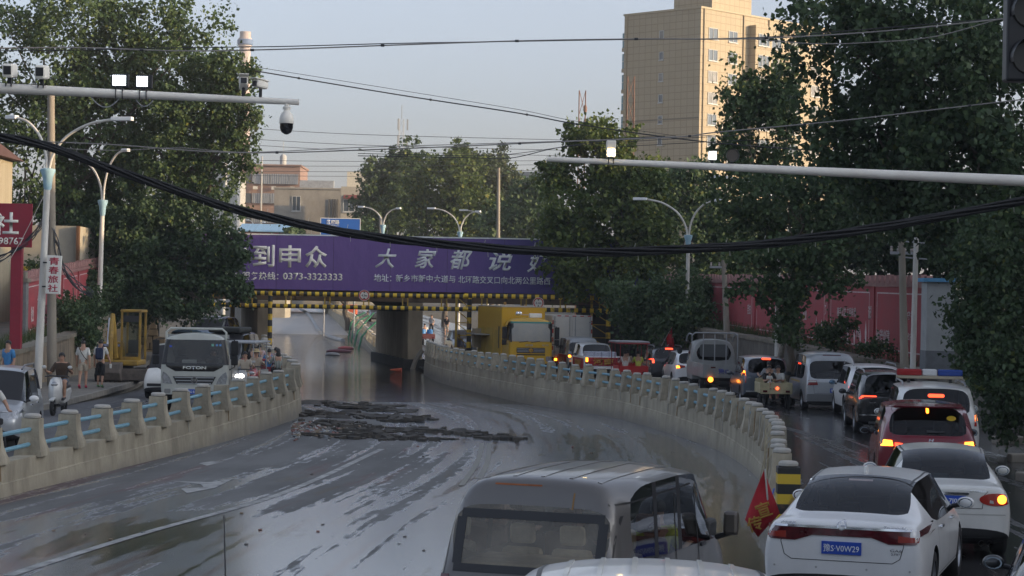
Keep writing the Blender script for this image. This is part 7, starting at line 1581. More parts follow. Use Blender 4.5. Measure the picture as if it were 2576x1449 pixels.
# ---- van with red banner flanks and pickup with red banners
L = 4.6; t, bv = car('passenger_van', 'silver van with a red banner along its side by the white box lorry', 'van', van(L,1.75,1.95,tail=0.22,belt=1.05,hood=1.0,nose=0.9,screen=0.8,roofw=0.66), L, 1.75, 1.95, P_silver, M_glassd, 0.32, (-1.35,1.4), 0.2, mirc=M_black, mirz=1.15); place(t, 1472, 104.0, -9, L)
patch(bv, 'left', box_pts(-2.05,1.0,0.42,1.02), 'red_banner', P_banner, t, 0.012, 0.2); text_patch(bv, 'left', '抗洪抢险', -0.6, 0.74, 1.9, 0.36, M_yelltr, t, 0.02, 0.02); rear_lamps(bv, t, [(0.52,0.92),(0.84,0.90),(0.84,1.04),(0.55,1.06)], core=ring_pts((0.74,0.97),0.07,10)); patch(bv, 'rear', box_pts(-0.2,0.3,1.3,1.55), 'window_paper', mat('pink_paper', (0.45,0.3,0.28), 0.7), t)
t = thing('pickup_truck', 'white pickup with red gold-lettered banners and stacked water bottles in its bed', 'pickup'); L = 5.1
rg, sg = suv(3.5,1.80,1.72,belt=1.05,hood=1.05,tail=0.18,clr=0.34,nose=1.2); me = loft(rg, sg, [P_white, M_glassd, M_glassd, M_glass, M_trim, M_black]); bv, pt = split(me, t, NM)
for o in t.children: o.location = (0,0.85,0)
MB().box2((-0.88,-2.5,0.62), (0.88,-0.7,0.72)).build('bed_floor', P_white, t); tg = MB().box2((-0.88,-2.55,0.5), (0.88,-2.48,1.10)).build('tailgate', P_white, t, bevel=0.02); MB().box2((-0.70,-2.57,0.66), (0.72,-2.552,1.06)).build('red_banner', P_banner, t)
letters('lettering', '河南', 0.4, M_yelltr, t, (0,-2.58,0.86), fit=(1.0,0.32), bold=0.03)
for s in (-1,1):
    MB().box2((s*0.88-0.04,-2.5,0.45), (s*0.88+0.04,-0.75,1.12)).build('bed_side', P_white, t, bevel=0.02); MB().box2((s*0.93-0.008,-2.4,0.5), (s*0.93+0.008,0.6,1.0)).build('red_banner', P_banner, t)
    MB().box((s*0.80,-2.58,0.86), (0.14,0.05,0.42)).build('tail_lamp', M_red_off, t); wheel(t, s*0.80, -1.6, 0.36, 0.24); wheel(t, s*0.80, 1.6, 0.36, 0.24)
letters('lettering', '抢险救援', 0.4, M_yelltr, t, (-0.942,-0.9,0.76), -math.pi/2, fit=(1.8,0.36), bold=0.02)
MB().box((-0.80,-2.62,0.95), (0.11,0.02,0.2)).build('brake_lamp', M_amber_on, t)
for k in range(8): MB().box((-0.56+(k%4)*0.37,-1.7,0.88+0.30*(k//4)), (0.35,0.9,0.28)).build('water_pack', mat('bottle_pack', (0.45,0.47,0.55), 0.35, var=0.25, scale=14), t, bevel=0.03)
mirrors(t, 1.8, 1.1, 1.15, P_silver, 1.0, (-1,)); place(t, 1520, 99.0, -8, L)
# ---- small white van behind the lorry, recovery truck with SUV, black van
L = 4.0; t, bv = car('microvan', 'small white van half hidden behind the cream lorry', 'van', van(L,1.62,1.88,belt=1.0,nose=0.6,screen=0.7,roofw=0.62), L, 1.62, 1.88, P_white2, M_glassd, 0.29, (-1.15,1.25), 0.17, mirc=M_black); place(t, 418, 68, 184, L, None, False); patch(bv, 'front', box_pts(-0.6,0.6,0.45,0.55,0.03), 'bumper_slot', M_trim, t)
t = thing('flatbed_truck', 'blue recovery flatbed truck behind the cream lorry under the leaves', 'lorry'); bv, pt = cabin(t, 1.9, 2.1, 1.5, 0.45, 1.25, 0.15, paint('sky_blue', (0.10,0.20,0.32)), M_glass)
MB().box2((-1.0,-5.2,0.85), (1.0,-0.1,1.0)).build('flatbed', P_tgrey, t); MB().box2((-0.35,-5.0,0.5),(0.35,0.3,0.85)).build('chassis', M_dark, t)
for s in (-1,1): wheel(t, s*0.8, 0.75, 0.38, 0.22, P_tgrey); wheel(t, s*0.8, -3.4, 0.38, 0.34, P_tgrey)
place(t, 470, 99, 190, 3.0, None, False); fbt = t
L = 4.5; t, bv = car('suv_car', 'blue-black SUV with pale roof carried on the recovery flatbed', 'car', suv(L,1.8,1.66), L, 1.8, 1.66, paint('night_blue', (0.03,0.05,0.10)), M_glassd, 0.33, (-1.3,1.3), 0.2)
t.rotation_euler = fbt.rotation_euler; t.location = fbt.matrix_basis @ Vector((0,-2.7,1.0)); patch(bv, 'top', box_pts(-0.55,0.55,-1.3,0.5,0.1), 'roof_panel', P_white, t, 0.006, 0.3); patch(bv, 'front', box_pts(-0.55,0.55,0.62,0.80,0.04), 'grille', M_trim, t)
for s in (-1,1): patch(bv, 'front', box_pts(s*0.68-0.12,s*0.68+0.12,0.68,0.82,0.04), 'headlamp', hl, t)
L = 4.6; t, bv = car('passenger_van', 'black tall van with roof load behind the cream lorry', 'van', van(L,1.85,2.15,belt=1.2,nose=0.7,screen=0.8,hood=1.15,roofw=0.7), L, 1.85, 2.15, P_black, M_glassd, 0.34, (-1.35,1.4), 0.2); place(t, 548, 86, 186, L, None, False)
o = MB().box((0,0,2.22), (1.4,2.2,0.22)).build('roof_load', mat('tarp_dark', (0.03,0.032,0.03), 0.8, var=0.3), t, bevel=0.08); patch(bv, 'front', box_pts(-0.6,0.6,0.7,0.95,0.05), 'grille', M_chrome, t)
# ---- silver people carrier at the left edge, coming towards us
L = 4.4; t, bv = car('passenger_van', 'silver people carrier with roof rails at the left edge beside the scooter', 'van', suv(L,1.70,1.74,belt=1.02,hood=0.98,tail=0.22,clr=0.2,nose=1.0,roofw=0.58), L, 1.70, 1.74, P_silver, M_glassd, 0.32, (-1.3,1.38), 0.19, mirc=P_white, miry=1.05, mirz=1.08, seats=True)
t.location = (-11.42, 45.9, 0); t.rotation_euler = (0,0,-rad(173.5))
for k, p in enumerate(sym([(0.52,0.68),(0.80,0.72),(0.84,0.86),(0.76,0.92),(0.56,0.80)])): patch(bv, 'front', p, 'headlamp', hl, t, 0.012)
patch(bv, 'front', box_pts(-0.45,0.45,0.58,0.72,0.04), 'grille', M_trim, t, 0.012); patch(bv, 'front', box_pts(-0.6,0.6,0.30,0.45,0.04), 'air_intake', M_trim, t, 0.012); plate(bv, 'front', t, 0, 0.50, '豫G·U5612')
for s, ax in ((1,'right'),(-1,'left')):
    seam(bv, ax, [(-0.95,1.0),(-0.90,0.34)], t); seam(bv, ax, [(0.12,1.0),(0.10,0.32)], t); seam(bv, ax, [(1.08,0.98),(1.04,0.34)], t)
    for y in (-0.7,0.36): patch(bv, ax, box_pts(y-0.1,y+0.1,0.90,0.93,0.012), 'door_handle', M_chrome, t, 0.025)
    MB().tube([(s*0.62,-1.7,1.68),(s*0.64,-1.5,1.76),(s*0.65,0.3,1.78),(s*0.63,0.6,1.70)], 0.022, 8).build('roof_rail', mat('rail_grey', (0.12,0.12,0.13), 0.4), t, smooth=True)
# ---- scooter and tricycle builders (front towards +Y)
def scooter(label, col, seat=M_trim, head=None, box=None, name='motor_scooter'):
    t = thing(name, label, 'scooter'); m = paint('scooter_'+str(col), col)
    for y in (0.62,-0.58): wheel(t, 0.0, y, 0.23, 0.09)
    sh = MB(); prof = [(0.48,0.32,0.14),(0.50,0.55,0.19),(0.47,0.80,0.20),(0.40,0.98,0.16),(0.34,1.05,0.10)]
    vs = []
    for (y,z,w) in prof: vs += [(-w,y-0.08,z),(-w*0.6,y+0.05,z),(0,y+0.10,z),(w*0.6,y+0.05,z),(w,y-0.08,z)]
    n = len(prof); fs = [(i*5+j,i*5+j+1,(i+1)*5+j+1,(i+1)*5+j) for i in range(n-1) for j in range(4)]
    o = sh.add(vs, fs).build('front_shield', m, t, smooth=True); md = o.modifiers.new('s','SOLIDIFY'); md.thickness = 0.05
    MB().box((0,0.68,0.46), (0.13,0.36,0.05), rx=-0.2).build('front_mudguard', m, t, bevel=0.02); MB().box((0,0.12,0.28), (0.30,0.62,0.08)).build('footboard', M_trim, t, bevel=0.02)
    MB().prism([(-0.10,0.30),(-0.14,0.66),(-0.80,0.74),(-0.86,0.60),(-0.60,0.36)], -0.15, 0.15, 'YZ').build('rear_body', m, t, bevel=0.04); MB().box((0,-0.45,0.76), (0.27,0.66,0.09)).build('seat', seat, t, bevel=0.03)
    MB().tube([(0,0.62,0.25),(0,0.38,1.05)], 0.03, 8).build('steering_column', M_dark, t); MB().tube([(-0.33,0.22,1.06),(-0.18,0.34,1.08),(0.18,0.34,1.08),(0.33,0.22,1.06)], 0.018, 8).build('handlebar', M_trim, t)
    MB().ball((0,0.52,0.86), (0.10,0.05,0.07)).build('headlamp', head or hl, t, smooth=True); MB().ball((0,-0.86,0.66), (0.07,0.03,0.04)).build('tail_lamp', M_red_off, t)
    for s in (-1,1):
        mm = MB().tube([(s*0.26,0.28,1.08),(s*0.34,0.26,1.28)], 0.008, 6).build('mirror_stem', M_trim, t); MB().ball((s*0.36,0.26,1.32), (0.065,0.02,0.045)).build('mirror', m, mm, smooth=True)
    if box: MB().box((0,-0.86,0.98), (0.36,0.32,0.3)).build('top_box', box, t, bevel=0.03)
    return t
sc1 = scooter('white electric scooter with smiling headlamp band beside the silver people carrier', (0.60,0.60,0.58)); sc1.location = (at(143,1040,57).x, 57.2, 0); sc1.rotation_euler = (0,0,rad(180-2))
sc2 = scooter('pale scooter with lit headlamp squeezing past the cream lorry', (0.40,0.40,0.40), head=mat('headlight_on', (1,1,1), 0.3, emit=(1,0.97,0.9), estr=10)); sc2.location = (at(612,960,67).x, 67, zs(67)); sc2.rotation_euler = (0,0,rad(178))
sc3 = scooter('white e-bike ridden away by the striped-shirt rider along the parapet', (0.50,0.49,0.46), box=None); sc3.location = (at(697,940,76).x, 76, zs(76)); sc3.rotation_euler = (0,0,rad(12))
def cargo_trike(label, cabm, bedm, canopy=None, load=None, W=1.05, Lb=1.35, name='cargo_tricycle'):
    t = thing(name, label, 'tricycle')
    MB().box2((-W/2,-Lb,0.55), (W/2,0.0,0.60)).build('bed_floor', bedm, t)
    for s in (-1,1): MB().box2((s*W/2-0.02,-Lb,0.55), (s*W/2+0.02,0,0.90)).build('bed_side', bedm, t, bevel=0.008); wheel(t, s*(W/2-0.06), -Lb*0.55, 0.27, 0.11, M_dark)
    MB().box2((-W/2,-Lb-0.03,0.53), (W/2,-Lb,0.90)).build('tailgate', bedm, t, bevel=0.008); MB().box2((-W/2,-0.02,0.55),(W/2,0.02,1.0)).build('bed_front', bedm, t)
    MB().tube([(0,0.0,0.5),(0,0.9,0.5),(0,1.15,0.95)], 0.04, 8).build('frame', M_dark, t); wheel(t, 0, 1.15, 0.27, 0.1, M_dark); MB().tube([(0,1.15,0.27),(0,1.0,1.05)], 0.03, 8).build('fork', M_dark, t)
    MB().box((0,0.35,0.72), (0.5,0.4,0.12)).build('saddle', M_trim, t, bevel=0.03); MB().tube([(-0.36,0.85,1.08),(0,1.0,1.05),(0.36,0.85,1.08)], 0.016, 8).build('handlebar', M_trim, t); MB().box((0,1.12,0.85), (0.4,0.06,0.5), rx=0.2).build('front_shield', cabm, t, bevel=0.02)
    for s in (-1,1): MB().box((s*W*0.36,-Lb-0.045,0.62), (0.14,0.03,0.07)).build('tail_lamp', M_red_off, t)
    if canopy:
        for s in (-1,1):
            for y in (-Lb+0.05,-0.05,0.95): MB().tube([(s*W*0.46,y,0.6),(s*W*0.46,y,1.85)], 0.02, 6).build('canopy_post', canopy, t)
        MB().box((0,-0.2,1.89), (W*1.1,Lb+1.3,0.06)).build('canopy_roof', canopy, t, bevel=0.02)
    return t
tr1 = cargo_trike('beige cargo tricycle carrying two people and a baby past the people carrier', P_cream, mat('trike_beige', (0.42,0.37,0.22), 0.6, var=0.2, scale=4)); place(tr1, 1957, 69.0, -1, 2.7); 
MB().lathe([(0,-0.01),(0.06,-0.01),(0.06,0.02)], (0.03,-1.40,0.72), 8, 'Y').build('star_reflector', mat('reflector_glow', (0.5,0.05,0.03), 0.3, emit=(1,0.15,0.05), estr=1.0), tr1)  # red reflector given a glow of its own by emission
tr2 = cargo_trike('red canopied passenger tricycle full of people beside the parapet', P_banner, mat('trike_red', (0.42,0.02,0.02), 0.5), canopy=mat('canopy_red', (0.25,0.02,0.02), 0.6), W=1.3, Lb=1.6); place(tr2, 1597, 91.5, -6, 3.2)
MB().box((0,-0.3,1.96), (1.5,2.2,0.05)).build('solar_roof', M_gst, tr2)
tr3 = cargo_trike('red cargo tricycle going away beside the striped-shirt rider', P_banner, mat('trike_dark_red', (0.22,0.02,0.025), 0.6, var=0.2)); place(tr3, 664, 79, 10, 2.7)
tr4 = cargo_trike('tricycle piled with green and pink bundles near the pier', P_banner, mat('trike_red', (0,0,0)), canopy=None, W=1.2); place(tr4, 612, 93, 187, 2.7, None, False)
for k, c in enumerate(((0.10,0.25,0.08),(0.45,0.2,0.3),(0.35,0.03,0.03),(0.1,0.22,0.1),(0.4,0.3,0.1))): MB().ball((-0.3+0.3*(k%3),-0.4-0.4*(k//3),1.0+0.25*(k%2)), (0.28,0.3,0.25)).build('bundle', mat('bundle%d'%k, c, 0.8, var=0.2), tr4, smooth=True)
tr5 = cargo_trike('dark tricycle with blue plastic barrels beyond the bridge', P_black, mat('trike_brown', (0.10,0.03,0.035), 0.6)); place(tr5, 1078, 150, -10, 2.7)
for s in (-0.25,0.25): MB().lathe([(0.2,0),(0.22,0.1),(0.22,0.5),(0.18,0.58)], (s,-0.6,0.62), 14).build('barrel', mat('barrel_blue', (0.05,0.22,0.5), 0.5), tr5, smooth=True)
tr6 = cargo_trike('grey covered tricycle beside the cream lorry with a curtain', P_tgrey, P_tgrey, canopy=M_gst, W=1.15); place(tr6, 596, 71.5, 185, 2.7, None, False)
bk = thing('bicycle', 'bicycle pedalled away by the person in black near the pier', 'bicycle')
for y in (0.5,-0.5):
    w_ = MB().lathe([(0.31,-0.018),(0.335,-0.012),(0.335,0.012),(0.31,0.018),(0.31,-0.018)], (0,y,0.335), 24, 'X', cap=False).build('wheel', M_black, bk)
    for k in range(6): a = math.pi*k/6; MB().tube([(0,y-0.3*math.cos(a),0.335-0.3*math.sin(a)),(0,y+0.3*math.cos(a),0.335+0.3*math.sin(a))], 0.003, 4).build('spoke', M_alu, w_)
MB().tube([(0,-0.5,0.335),(0,0,0.30),(0,0.36,0.85)], 0.016, 6).tube([(0,0,0.30),(0,-0.16,0.85)], 0.016, 6).tube([(0,-0.14,0.78),(0,0.36,0.82)], 0.016, 6).tube([(0,0.5,0.335),(0,0.34,0.98)], 0.016, 6).tube([(0,-0.5,0.335),(0,-0.14,0.78)], 0.012, 6).build('frame', M_dark, bk)
MB().box((0,-0.18,0.90), (0.15,0.25,0.06)).build('saddle', M_trim, bk, bevel=0.02); MB().tube([(-0.27,0.25,1.0),(0,0.36,1.0),(0.27,0.25,1.0)], 0.012, 6).build('handlebar', M_alu, bk)
bk.location = (at(638,920,82).x, 82, zs(82)); bk.rotation_euler = (0,0,rad(8))
# ---- mini excavator on the left pavement
ex = thing('mini_excavator', 'yellow mini excavator with open cab parked on the left pavement', 'excavator', (at(300,965,75.5).x, 75.8, 0.14), rad(180)); MY = mat('digger_yellow', (0.42,0.26,0.03), 0.6, col2=(0.20,0.125,0.035), scale=2.5)
for s in (-1,1):
    n = 22; tr = []
    for k in range(n):
        a = k/n; 
        if a < 0.4: p = (-0.8+1.6*a/0.4, 0.0)
        elif a < 0.5: th = -90+180*(a-0.4)/0.1; p = (0.8+0.22*math.cos(rad(th)), 0.22+0.22*math.sin(rad(th)))
        elif a < 0.9: p = (0.8-1.6*(a-0.5)/0.4, 0.44)
        else: th = 90+180*(a-0.9)/0.1; p = (-0.8+0.22*math.cos(rad(th)), 0.22+0.22*math.sin(rad(th)))
        tr.append(p)
    MB().prism([(y,z) for y,z in tr], s*0.62-0.17, s*0.62+0.17, 'YZ').build('track', M_black, ex, bevel=0.02)
    for k in range(9): MB().box((s*0.62,-0.8+k*0.2,0.455), (0.36,0.06,0.04)).build('track_pad', M_dark, ex)
MB().lathe([(0.45,0.4),(0.45,0.6)], n=18).build('slew_ring', M_dark, ex); MB().box((0,-0.05,0.68), (1.5,1.7,0.2)).build('deck', MY, ex, bevel=0.05)
MB().prism([(-0.75,0.78),(0.05,0.78),(0.05,1.42),(-0.55,1.42),(-0.75,1.2)], 0.0, 0.72, 'YZ').build('engine_cover', MY, ex, bevel=0.06)
MB().box((0.36,0.07,1.30), (0.62,0.02,0.09)).build('name_strip', mat('strip_blue', (0.15,0.22,0.5), 0.5), ex)
letters('lettering', '出租 3733', 0.1, M_signw, ex, (0.36,0.085,1.30), math.pi, fit=(0.55,0.06), thick=0.004)
for k in range(4): MB().box((0.34,0.06,1.12-k*0.07), (0.42,0.02,0.03)).build('vent_slot', M_trim, ex)
# cab frame with glass
cx0, cx1, cy0, cy1, cz0, cz1 = -0.74, -0.08, -0.7, 0.42, 0.78, 2.52
for x in (cx0,cx1):
    for y in (cy0,cy1): MB().box2((x-0.04,y-0.04,cz0),(x+0.04,y+0.04,cz1)).build('cab_post', MY, ex, bevel=0.01)
MB().box2((cx0-0.06,cy0-0.06,cz1),(cx1+0.06,cy1+0.06,cz1+0.10)).build('cab_roof', MY, ex, bevel=0.03); MB().box2((cx0-0.02,cy1-0.03,cz0),(cx1+0.02,cy1+0.03,cz0+0.12)).build('cab_sill', MY, ex)
MB().box2((cx0+0.04,cy1-0.01,cz0+0.12),(cx1-0.04,cy1+0.01,cz1)).build('cab_windscreen', M_glassc, ex); MB().box2((cx0+0.05,cy1+0.02,cz1-0.35),(cx1-0.05,cy1+0.035,cz1-0.12)).build('cab_brow', M_trim, ex)
MB().box((-0.41,-0.25,1.2), (0.42,0.14,0.6)).build('seat_back', M_int, ex, bevel=0.04); MB().box((-0.41,0,0.95), (0.42,0.42,0.14)).build('seat_cushion', M_int, ex, bevel=0.04)
MB().box2((cx0+0.04,cy0-0.01,1.3),(cx1-0.04,cy0+0.01,cz1)).build('cab_back_window', M_glassc, ex)
# boom, dipper and bucket folded in front
MB().tube([(0.12,0.5,0.85),(0.16,0.75,1.75),(0.18,0.85,2.45)], [0.11,0.12,0.08], 8).build('boom', MY, ex); MB().tube([(0.18,0.85,2.45),(0.16,1.25,1.6),(0.14,1.30,0.75)], [0.08,0.09,0.07], 8).build('dipper', MY, ex)
MB().tube([(0.28,0.62,1.0),(0.30,0.95,1.9)], 0.045, 8).build('ram', M_alu, ex); MB().tube([(0.28,0.9,2.3),(0.26,1.3,1.35)], 0.045, 8).build('ram', M_alu, ex)
M_buck = mat('bucket_steel', (0.12,0.10,0.085), 0.8, var=0.3); pr = [(1.05,0.72),(1.55,0.66),(1.62,0.35),(1.5,0.08),(1.25,0.02),(1.02,0.12)]
MB().prism(pr, -0.26, 0.54, 'YZ').build('bucket', M_buck, ex, bevel=0.03)
for k in range(5): MB().box((-0.18+k*0.16,1.2,0.02), (0.06,0.3,0.05)).build('bucket_tooth', M_buck, ex)
MB().box((-0.55,1.15,0.28), (1.5,0.10,0.42)).build('dozer_blade', M_buck, ex, bevel=0.02)
for s in (-1,1): MB().box((s*0.4-0.1,0.9,0.3), (0.1,0.5,0.1)).build('blade_arm', MY, ex)
MB().tube([(0.55,-0.3,1.4),(0.55,-0.3,1.8),(0.55,0.02,1.8),(0.55,0.02,1.4)], 0.02, 6).build('guard_rail', MY, ex)
# ---- pennants: red cloth flags
M_flag = mat('flag_red', (0.36,0.01,0.018), 0.8, var=0.15, scale=5)
def flag(label, foot, top, pts, m=M_flag, txt=None):
    f = thing('red_flag', label, 'flag', foot); d = Vector(top)-Vector(foot); MB().tube([(0,0,0), d], 0.012, 6).build('pole', M_cap, f)
    V = [Vector(p)-Vector(foot) for p in pts]; n = 7; vs = []; 
    for i in range(n+1):
        u = i/n
        for j in range(n+1):
            v = j/n; p = V[0].lerp(V[1], u).lerp(V[3].lerp(V[2], u), v); p.y += 0.05*math.sin(u*5+v*3); vs.append(p)
    o = MB().add(vs, [(i*(n+1)+j, i*(n+1)+j+1, (i+1)*(n+1)+j+1, (i+1)*(n+1)+j) for i in range(n) for j in range(n)]).build('cloth', m, f, smooth=True); md = o.modifiers.new('s','SOLIDIFY'); md.thickness = 0.004
    return f
Zf = 25.5; foot = at(1950,1440,Zf); foot.z = zm(Zf)
f1 = flag('large red flag with gold characters leaning beside the white saloon', foot, at(1924,1180,Zf), [at(1922,1182,Zf),at(1960,1290,Zf),at(1908,1352,Zf),at(1874,1308,Zf)])
for s, x, y in (('宣',1920,1282),('传',1898,1318)): 
    p = at(x,y,Zf-0.10); letters('lettering', s, 0.2, M_yelltr, f1, p-Vector(foot), fit=(0.19,0.19), bold=0.02, thick=0.004).rotation_euler = (0,-0.35,0)
Zg = 97.5
for i, (x0,y0,x1,y1) in enumerate(((1655,885,1690,822),(1668,888,1694,845))):
    ft = at(x0,y0,Zg+1); flag('red pennant on a slanted stick above the dark SUV, %s' % ('the taller one' if i==0 else 'the lower one'), ft, at(x1,y1,Zg+1), [at(x1,y1,Zg+1), at(x1+3,y1+45,Zg+1), at(x1-12,y1+52,Zg+1), at(x1-14,y1+28,Zg+1)])
# ------------------------------------------------------------------ people
def skin_mesh(name, verts, edges, radii, m, sub=1):
    me = bpy.data.meshes.new(name); me.from_pydata(verts, edges, []); o = bpy.data.objects.new('tmp', me); WC.objects.link(o)
    md = o.modifiers.new('k','SKIN'); md.use_smooth_shade = True
    for i, r in enumerate(radii):
        sv = me.skin_vertices[0].data[i]; sv.radius = r if isinstance(r, tuple) else (r, r); sv.use_root = (i == 0)
    s = o.modifiers.new('s','SUBSURF'); s.levels = sub; s.render_levels = sub
    dg = work_dg(); m2 = bpy.data.meshes.new_from_object(o.evaluated_get(dg), depsgraph=dg); bpy.data.objects.remove(o)
    m2.materials.clear(); m2.materials.append(m); m2.name = name; return m2
J0 = dict(pelvis=(0,0,.93), spine=(0,-.01,1.12), chest=(0,0,1.32), neck=(0,0,1.45), head=(0,.015,1.56), crown=(0,.015,1.64),
          shR=(.17,0,1.39), elR=(.215,-.03,1.12), wrR=(.225,.05,.88), haR=(.225,.07,.80), hipR=(.085,0,.90), knR=(.095,.02,.49), anR=(.095,-.02,.08), toR=(.10,.13,.035))
for k in ('sh','el','wr','ha','hip','kn','an','to'): J0[k+'L'] = (-J0[k+'R'][0], J0[k+'R'][1], J0[k+'R'][2])
SIT = dict(pelvis=(0,0,.0), spine=(0,0,.20), chest=(0,.03,.40), neck=(0,.05,.53), head=(0,.07,.64), crown=(0,.07,.72), shR=(.17,.03,.47), shL=(-.17,.03,.47), elR=(.24,.12,.22), elL=(-.24,.12,.22), wrR=(.25,.36,.26), wrL=(-.25,.36,.26), haR=(.25,.44,.28), haL=(-.25,.44,.28),
           hipR=(.09,.02,.0), hipL=(-.09,.02,.0), knR=(.13,.42,.02), knL=(-.13,.42,.02), anR=(.13,.40,-.38), anL=(-.13,.40,-.38), toR=(.13,.54,-.43), toL=(-.13,.54,-.43))
def person(label, loc, rz, shirt, legs, pose=None, H=1.65, short=True, sleeve=0.9, hairm=M_hair, long_hair=False, shoes=None, skirt=None, fat=1.0, face=False, dress=None):
    J = dict(J0); 
    if pose: J.update(pose)
    k = H/1.68; J = {a: Vector(v)*k for a, v in J.items()}
    t = thing('person', label, 'person', loc, rz)
    names = list(J); ix = {n: i for i, n in enumerate(names)}
    E = [('pelvis','spine'),('spine','chest'),('chest','neck'),('neck','head'),('head','crown')]
    for s in 'RL': E += [('chest','sh'+s),('sh'+s,'el'+s),('el'+s,'wr'+s),('wr'+s,'ha'+s),('pelvis','hip'+s),('hip'+s,'kn'+s),('kn'+s,'an'+s),('an'+s,'to'+s)]
    Rd = dict(pelvis=(.135*fat,.10*fat), spine=(.125*fat,.095*fat), chest=(.14*fat,.10*fat), neck=.052, head=(.078,.092), crown=(.066,.076), sh=.062, el=.043, wr=.030, ha=(.038,.020), hip=.088*fat, kn=.058*fat, an=.040, to=.034)
    rad_ = [Rd.get(n, Rd.get(n[:-1])) for n in names]; rad_ = [tuple(v*k for v in (r if isinstance(r, tuple) else (r, r))) for r in rad_]
    V = [J[n] for n in names]; Ed = [(ix[a], ix[b]) for a, b in E]; Rr = list(rad_)
    for s in 'RL':     # five fingers, thumb off the side of the palm
        h = J['ha'+s]; d = (h-J['wr'+s]).normalized(); u = d.cross(Vector((0,0,1)) if abs(d.z) < 0.8 else Vector((0,1,0))).normalized()
        for q, (o, l) in enumerate(((-.03,.06),(-.01,.075),(.01,.07),(.028,.055))):
            a = len(V); V += [h+(u*o+d*0.03)*k, h+(u*o*1.15+d*(0.03+l)+Vector((0,0,-.01)))*k]; Rr += [(.010*k,.010*k),(.007*k,.007*k)]; Ed += [(ix['ha'+s], a), (a, a+1)]
        a = len(V); th = J['wr'+s].lerp(h, 0.5); V += [th+(u*-.045+d*.02)*k]; Rr += [(.010*k,.010*k)]; Ed += [(ix['ha'+s], a)]
    link('body', skin_mesh('body', V, Ed, Rr, M_skin), t)
    def part(name, nn, ed, rr_, m):
        i2 = {n: i for i, n in enumerate(nn)}; link(name, skin_mesh(name, [v for v in nn.values()], [(i2[a], i2[b]) for a, b in ed], [tuple(x*k for x in (r if isinstance(r, tuple) else (r, r))) for r in rr_], m), t)
    g = 1.16; nn = dict(spine=J['spine'], low=J['pelvis']+(J['spine']-J['pelvis'])*(0.0 if not dress else -0.2), chest=J['chest'], col=J['chest'].lerp(J['neck'], 0.62)); ed = [('spine','low'),('spine','chest'),('chest','col')]; rr_ = [(.135*fat*1.08,.105*fat*1.1),(.145*fat*1.06,.112*fat*1.1),(.15*fat*1.06,.11*fat*1.1),(.075,.075)]
    for s in 'RL':
        nn['sh'+s] = J['sh'+s]; nn['e'+s] = J['sh'+s].lerp(J['el'+s], sleeve) if sleeve <= 1 else J['el'+s]; ed += [('chest','sh'+s),('sh'+s,'e'+s)]; rr_ += [.078, .064]
        if sleeve > 1: nn['w'+s] = J['el'+s].lerp(J['wr'+s], sleeve-1); ed += [('e'+s,'w'+s)]; rr_ += [.046]
    part('shirt', nn, ed, rr_, shirt)
    nn = dict(pelvis=J['pelvis'], up=J['pelvis'].lerp(J['spine'], 0.35)); ed = [('pelvis','up')]; rr_ = [(.148*fat,.118*fat),(.138*fat,.108*fat)]
    for s in 'RL':
        nn['hip'+s] = J['hip'+s]; nn['kn'+s] = J['hip'+s].lerp(J['kn'+s], 0.8 if short is True else 1.0); ed += [('pelvis','hip'+s),('hip'+s,'kn'+s)]; rr_ += [.102*fat, .085*fat]
        if short is False: nn['an'+s] = J['kn'+s].lerp(J['an'+s], 0.86); ed += [('kn'+s,'an'+s)]; rr_ += [.062]
        if short == 'mid': nn['an'+s] = J['kn'+s].lerp(J['an'+s], 0.25); ed += [('kn'+s,'an'+s)]; rr_ += [.072]
    part('trousers', nn, ed, rr_, legs)
    for s in 'RL':
        a, b = J['an'+s], J['to'+s]; d = b-a; c = a.lerp(b, 0.5)-Vector((0,0,.012))
        o = MB().box((0,0,0), (.085*k,.25*k,.07*k), taper=0.85).build('shoe', shoes or M_trim, t, bevel=0.02); o.location = c; o.rotation_euler = (math.atan2(d.z, math.hypot(d.x,d.y))*0.6, 0, -math.atan2(d.x, d.y))
    hc = J['head'].lerp(J['crown'], 0.55)
    mb = MB(); nn_, mm_ = 14, 8; vs = []
    for i in range(mm_+1):
        ph = math.pi*0.62*i/mm_
        for j in range(nn_):
            th = 2*math.pi*j/nn_; lowf = 1.0 if math.sin(th) < 0.2 else 0.72; p2 = ph*lowf
            vs.append(hc+Vector((.088*math.sin(p2)*math.cos(th), .104*math.sin(p2)*math.sin(th)-.008, .105*math.cos(p2)+.01))*k)
    mb.add(vs, [(i*nn_+j,(i+1)*nn_+j,(i+1)*nn_+(j+1)%nn_,i*nn_+(j+1)%nn_) for i in range(mm_) for j in range(nn_)]).build('hair', hairm, t, smooth=True)
    if long_hair: o = MB().ball((0,0,0), (.095*k,.05*k,.17*k)).build('long_hair', hairm, t, smooth=True); o.location = hc+Vector((0,-.075,-.14))*k
    if face:
        f0 = J['head']
        for s in (-1,1):
            MB().ball(f0+Vector((s*.033,.088,.035))*k, (.014*k,.008*k,.008*k), 8, 6).build('eye', M_ink, t); MB().ball(f0+Vector((s*.084,.0,.01))*k, (.012*k,.02*k,.03*k), 8, 6).build('ear', M_skin, t, smooth=True)
        MB().ball(f0+Vector((0,.098,.005))*k, (.014*k,.016*k,.022*k), 8, 6).build('nose', M_skin, t, smooth=True); MB().ball(f0+Vector((0,.088,-.035))*k, (.025*k,.008*k,.006*k), 8, 6).build('mouth', mat('lips', (0.25,0.09,0.07), 0.6), t)
    if skirt: 
        p = J['pelvis']; MB().lathe([(.13*k,.08*k),(.17*k,-.05*k),(.19*k,-.26*k)], p, 18, cap=False).build('skirt', skirt, t, smooth=True)
    return t
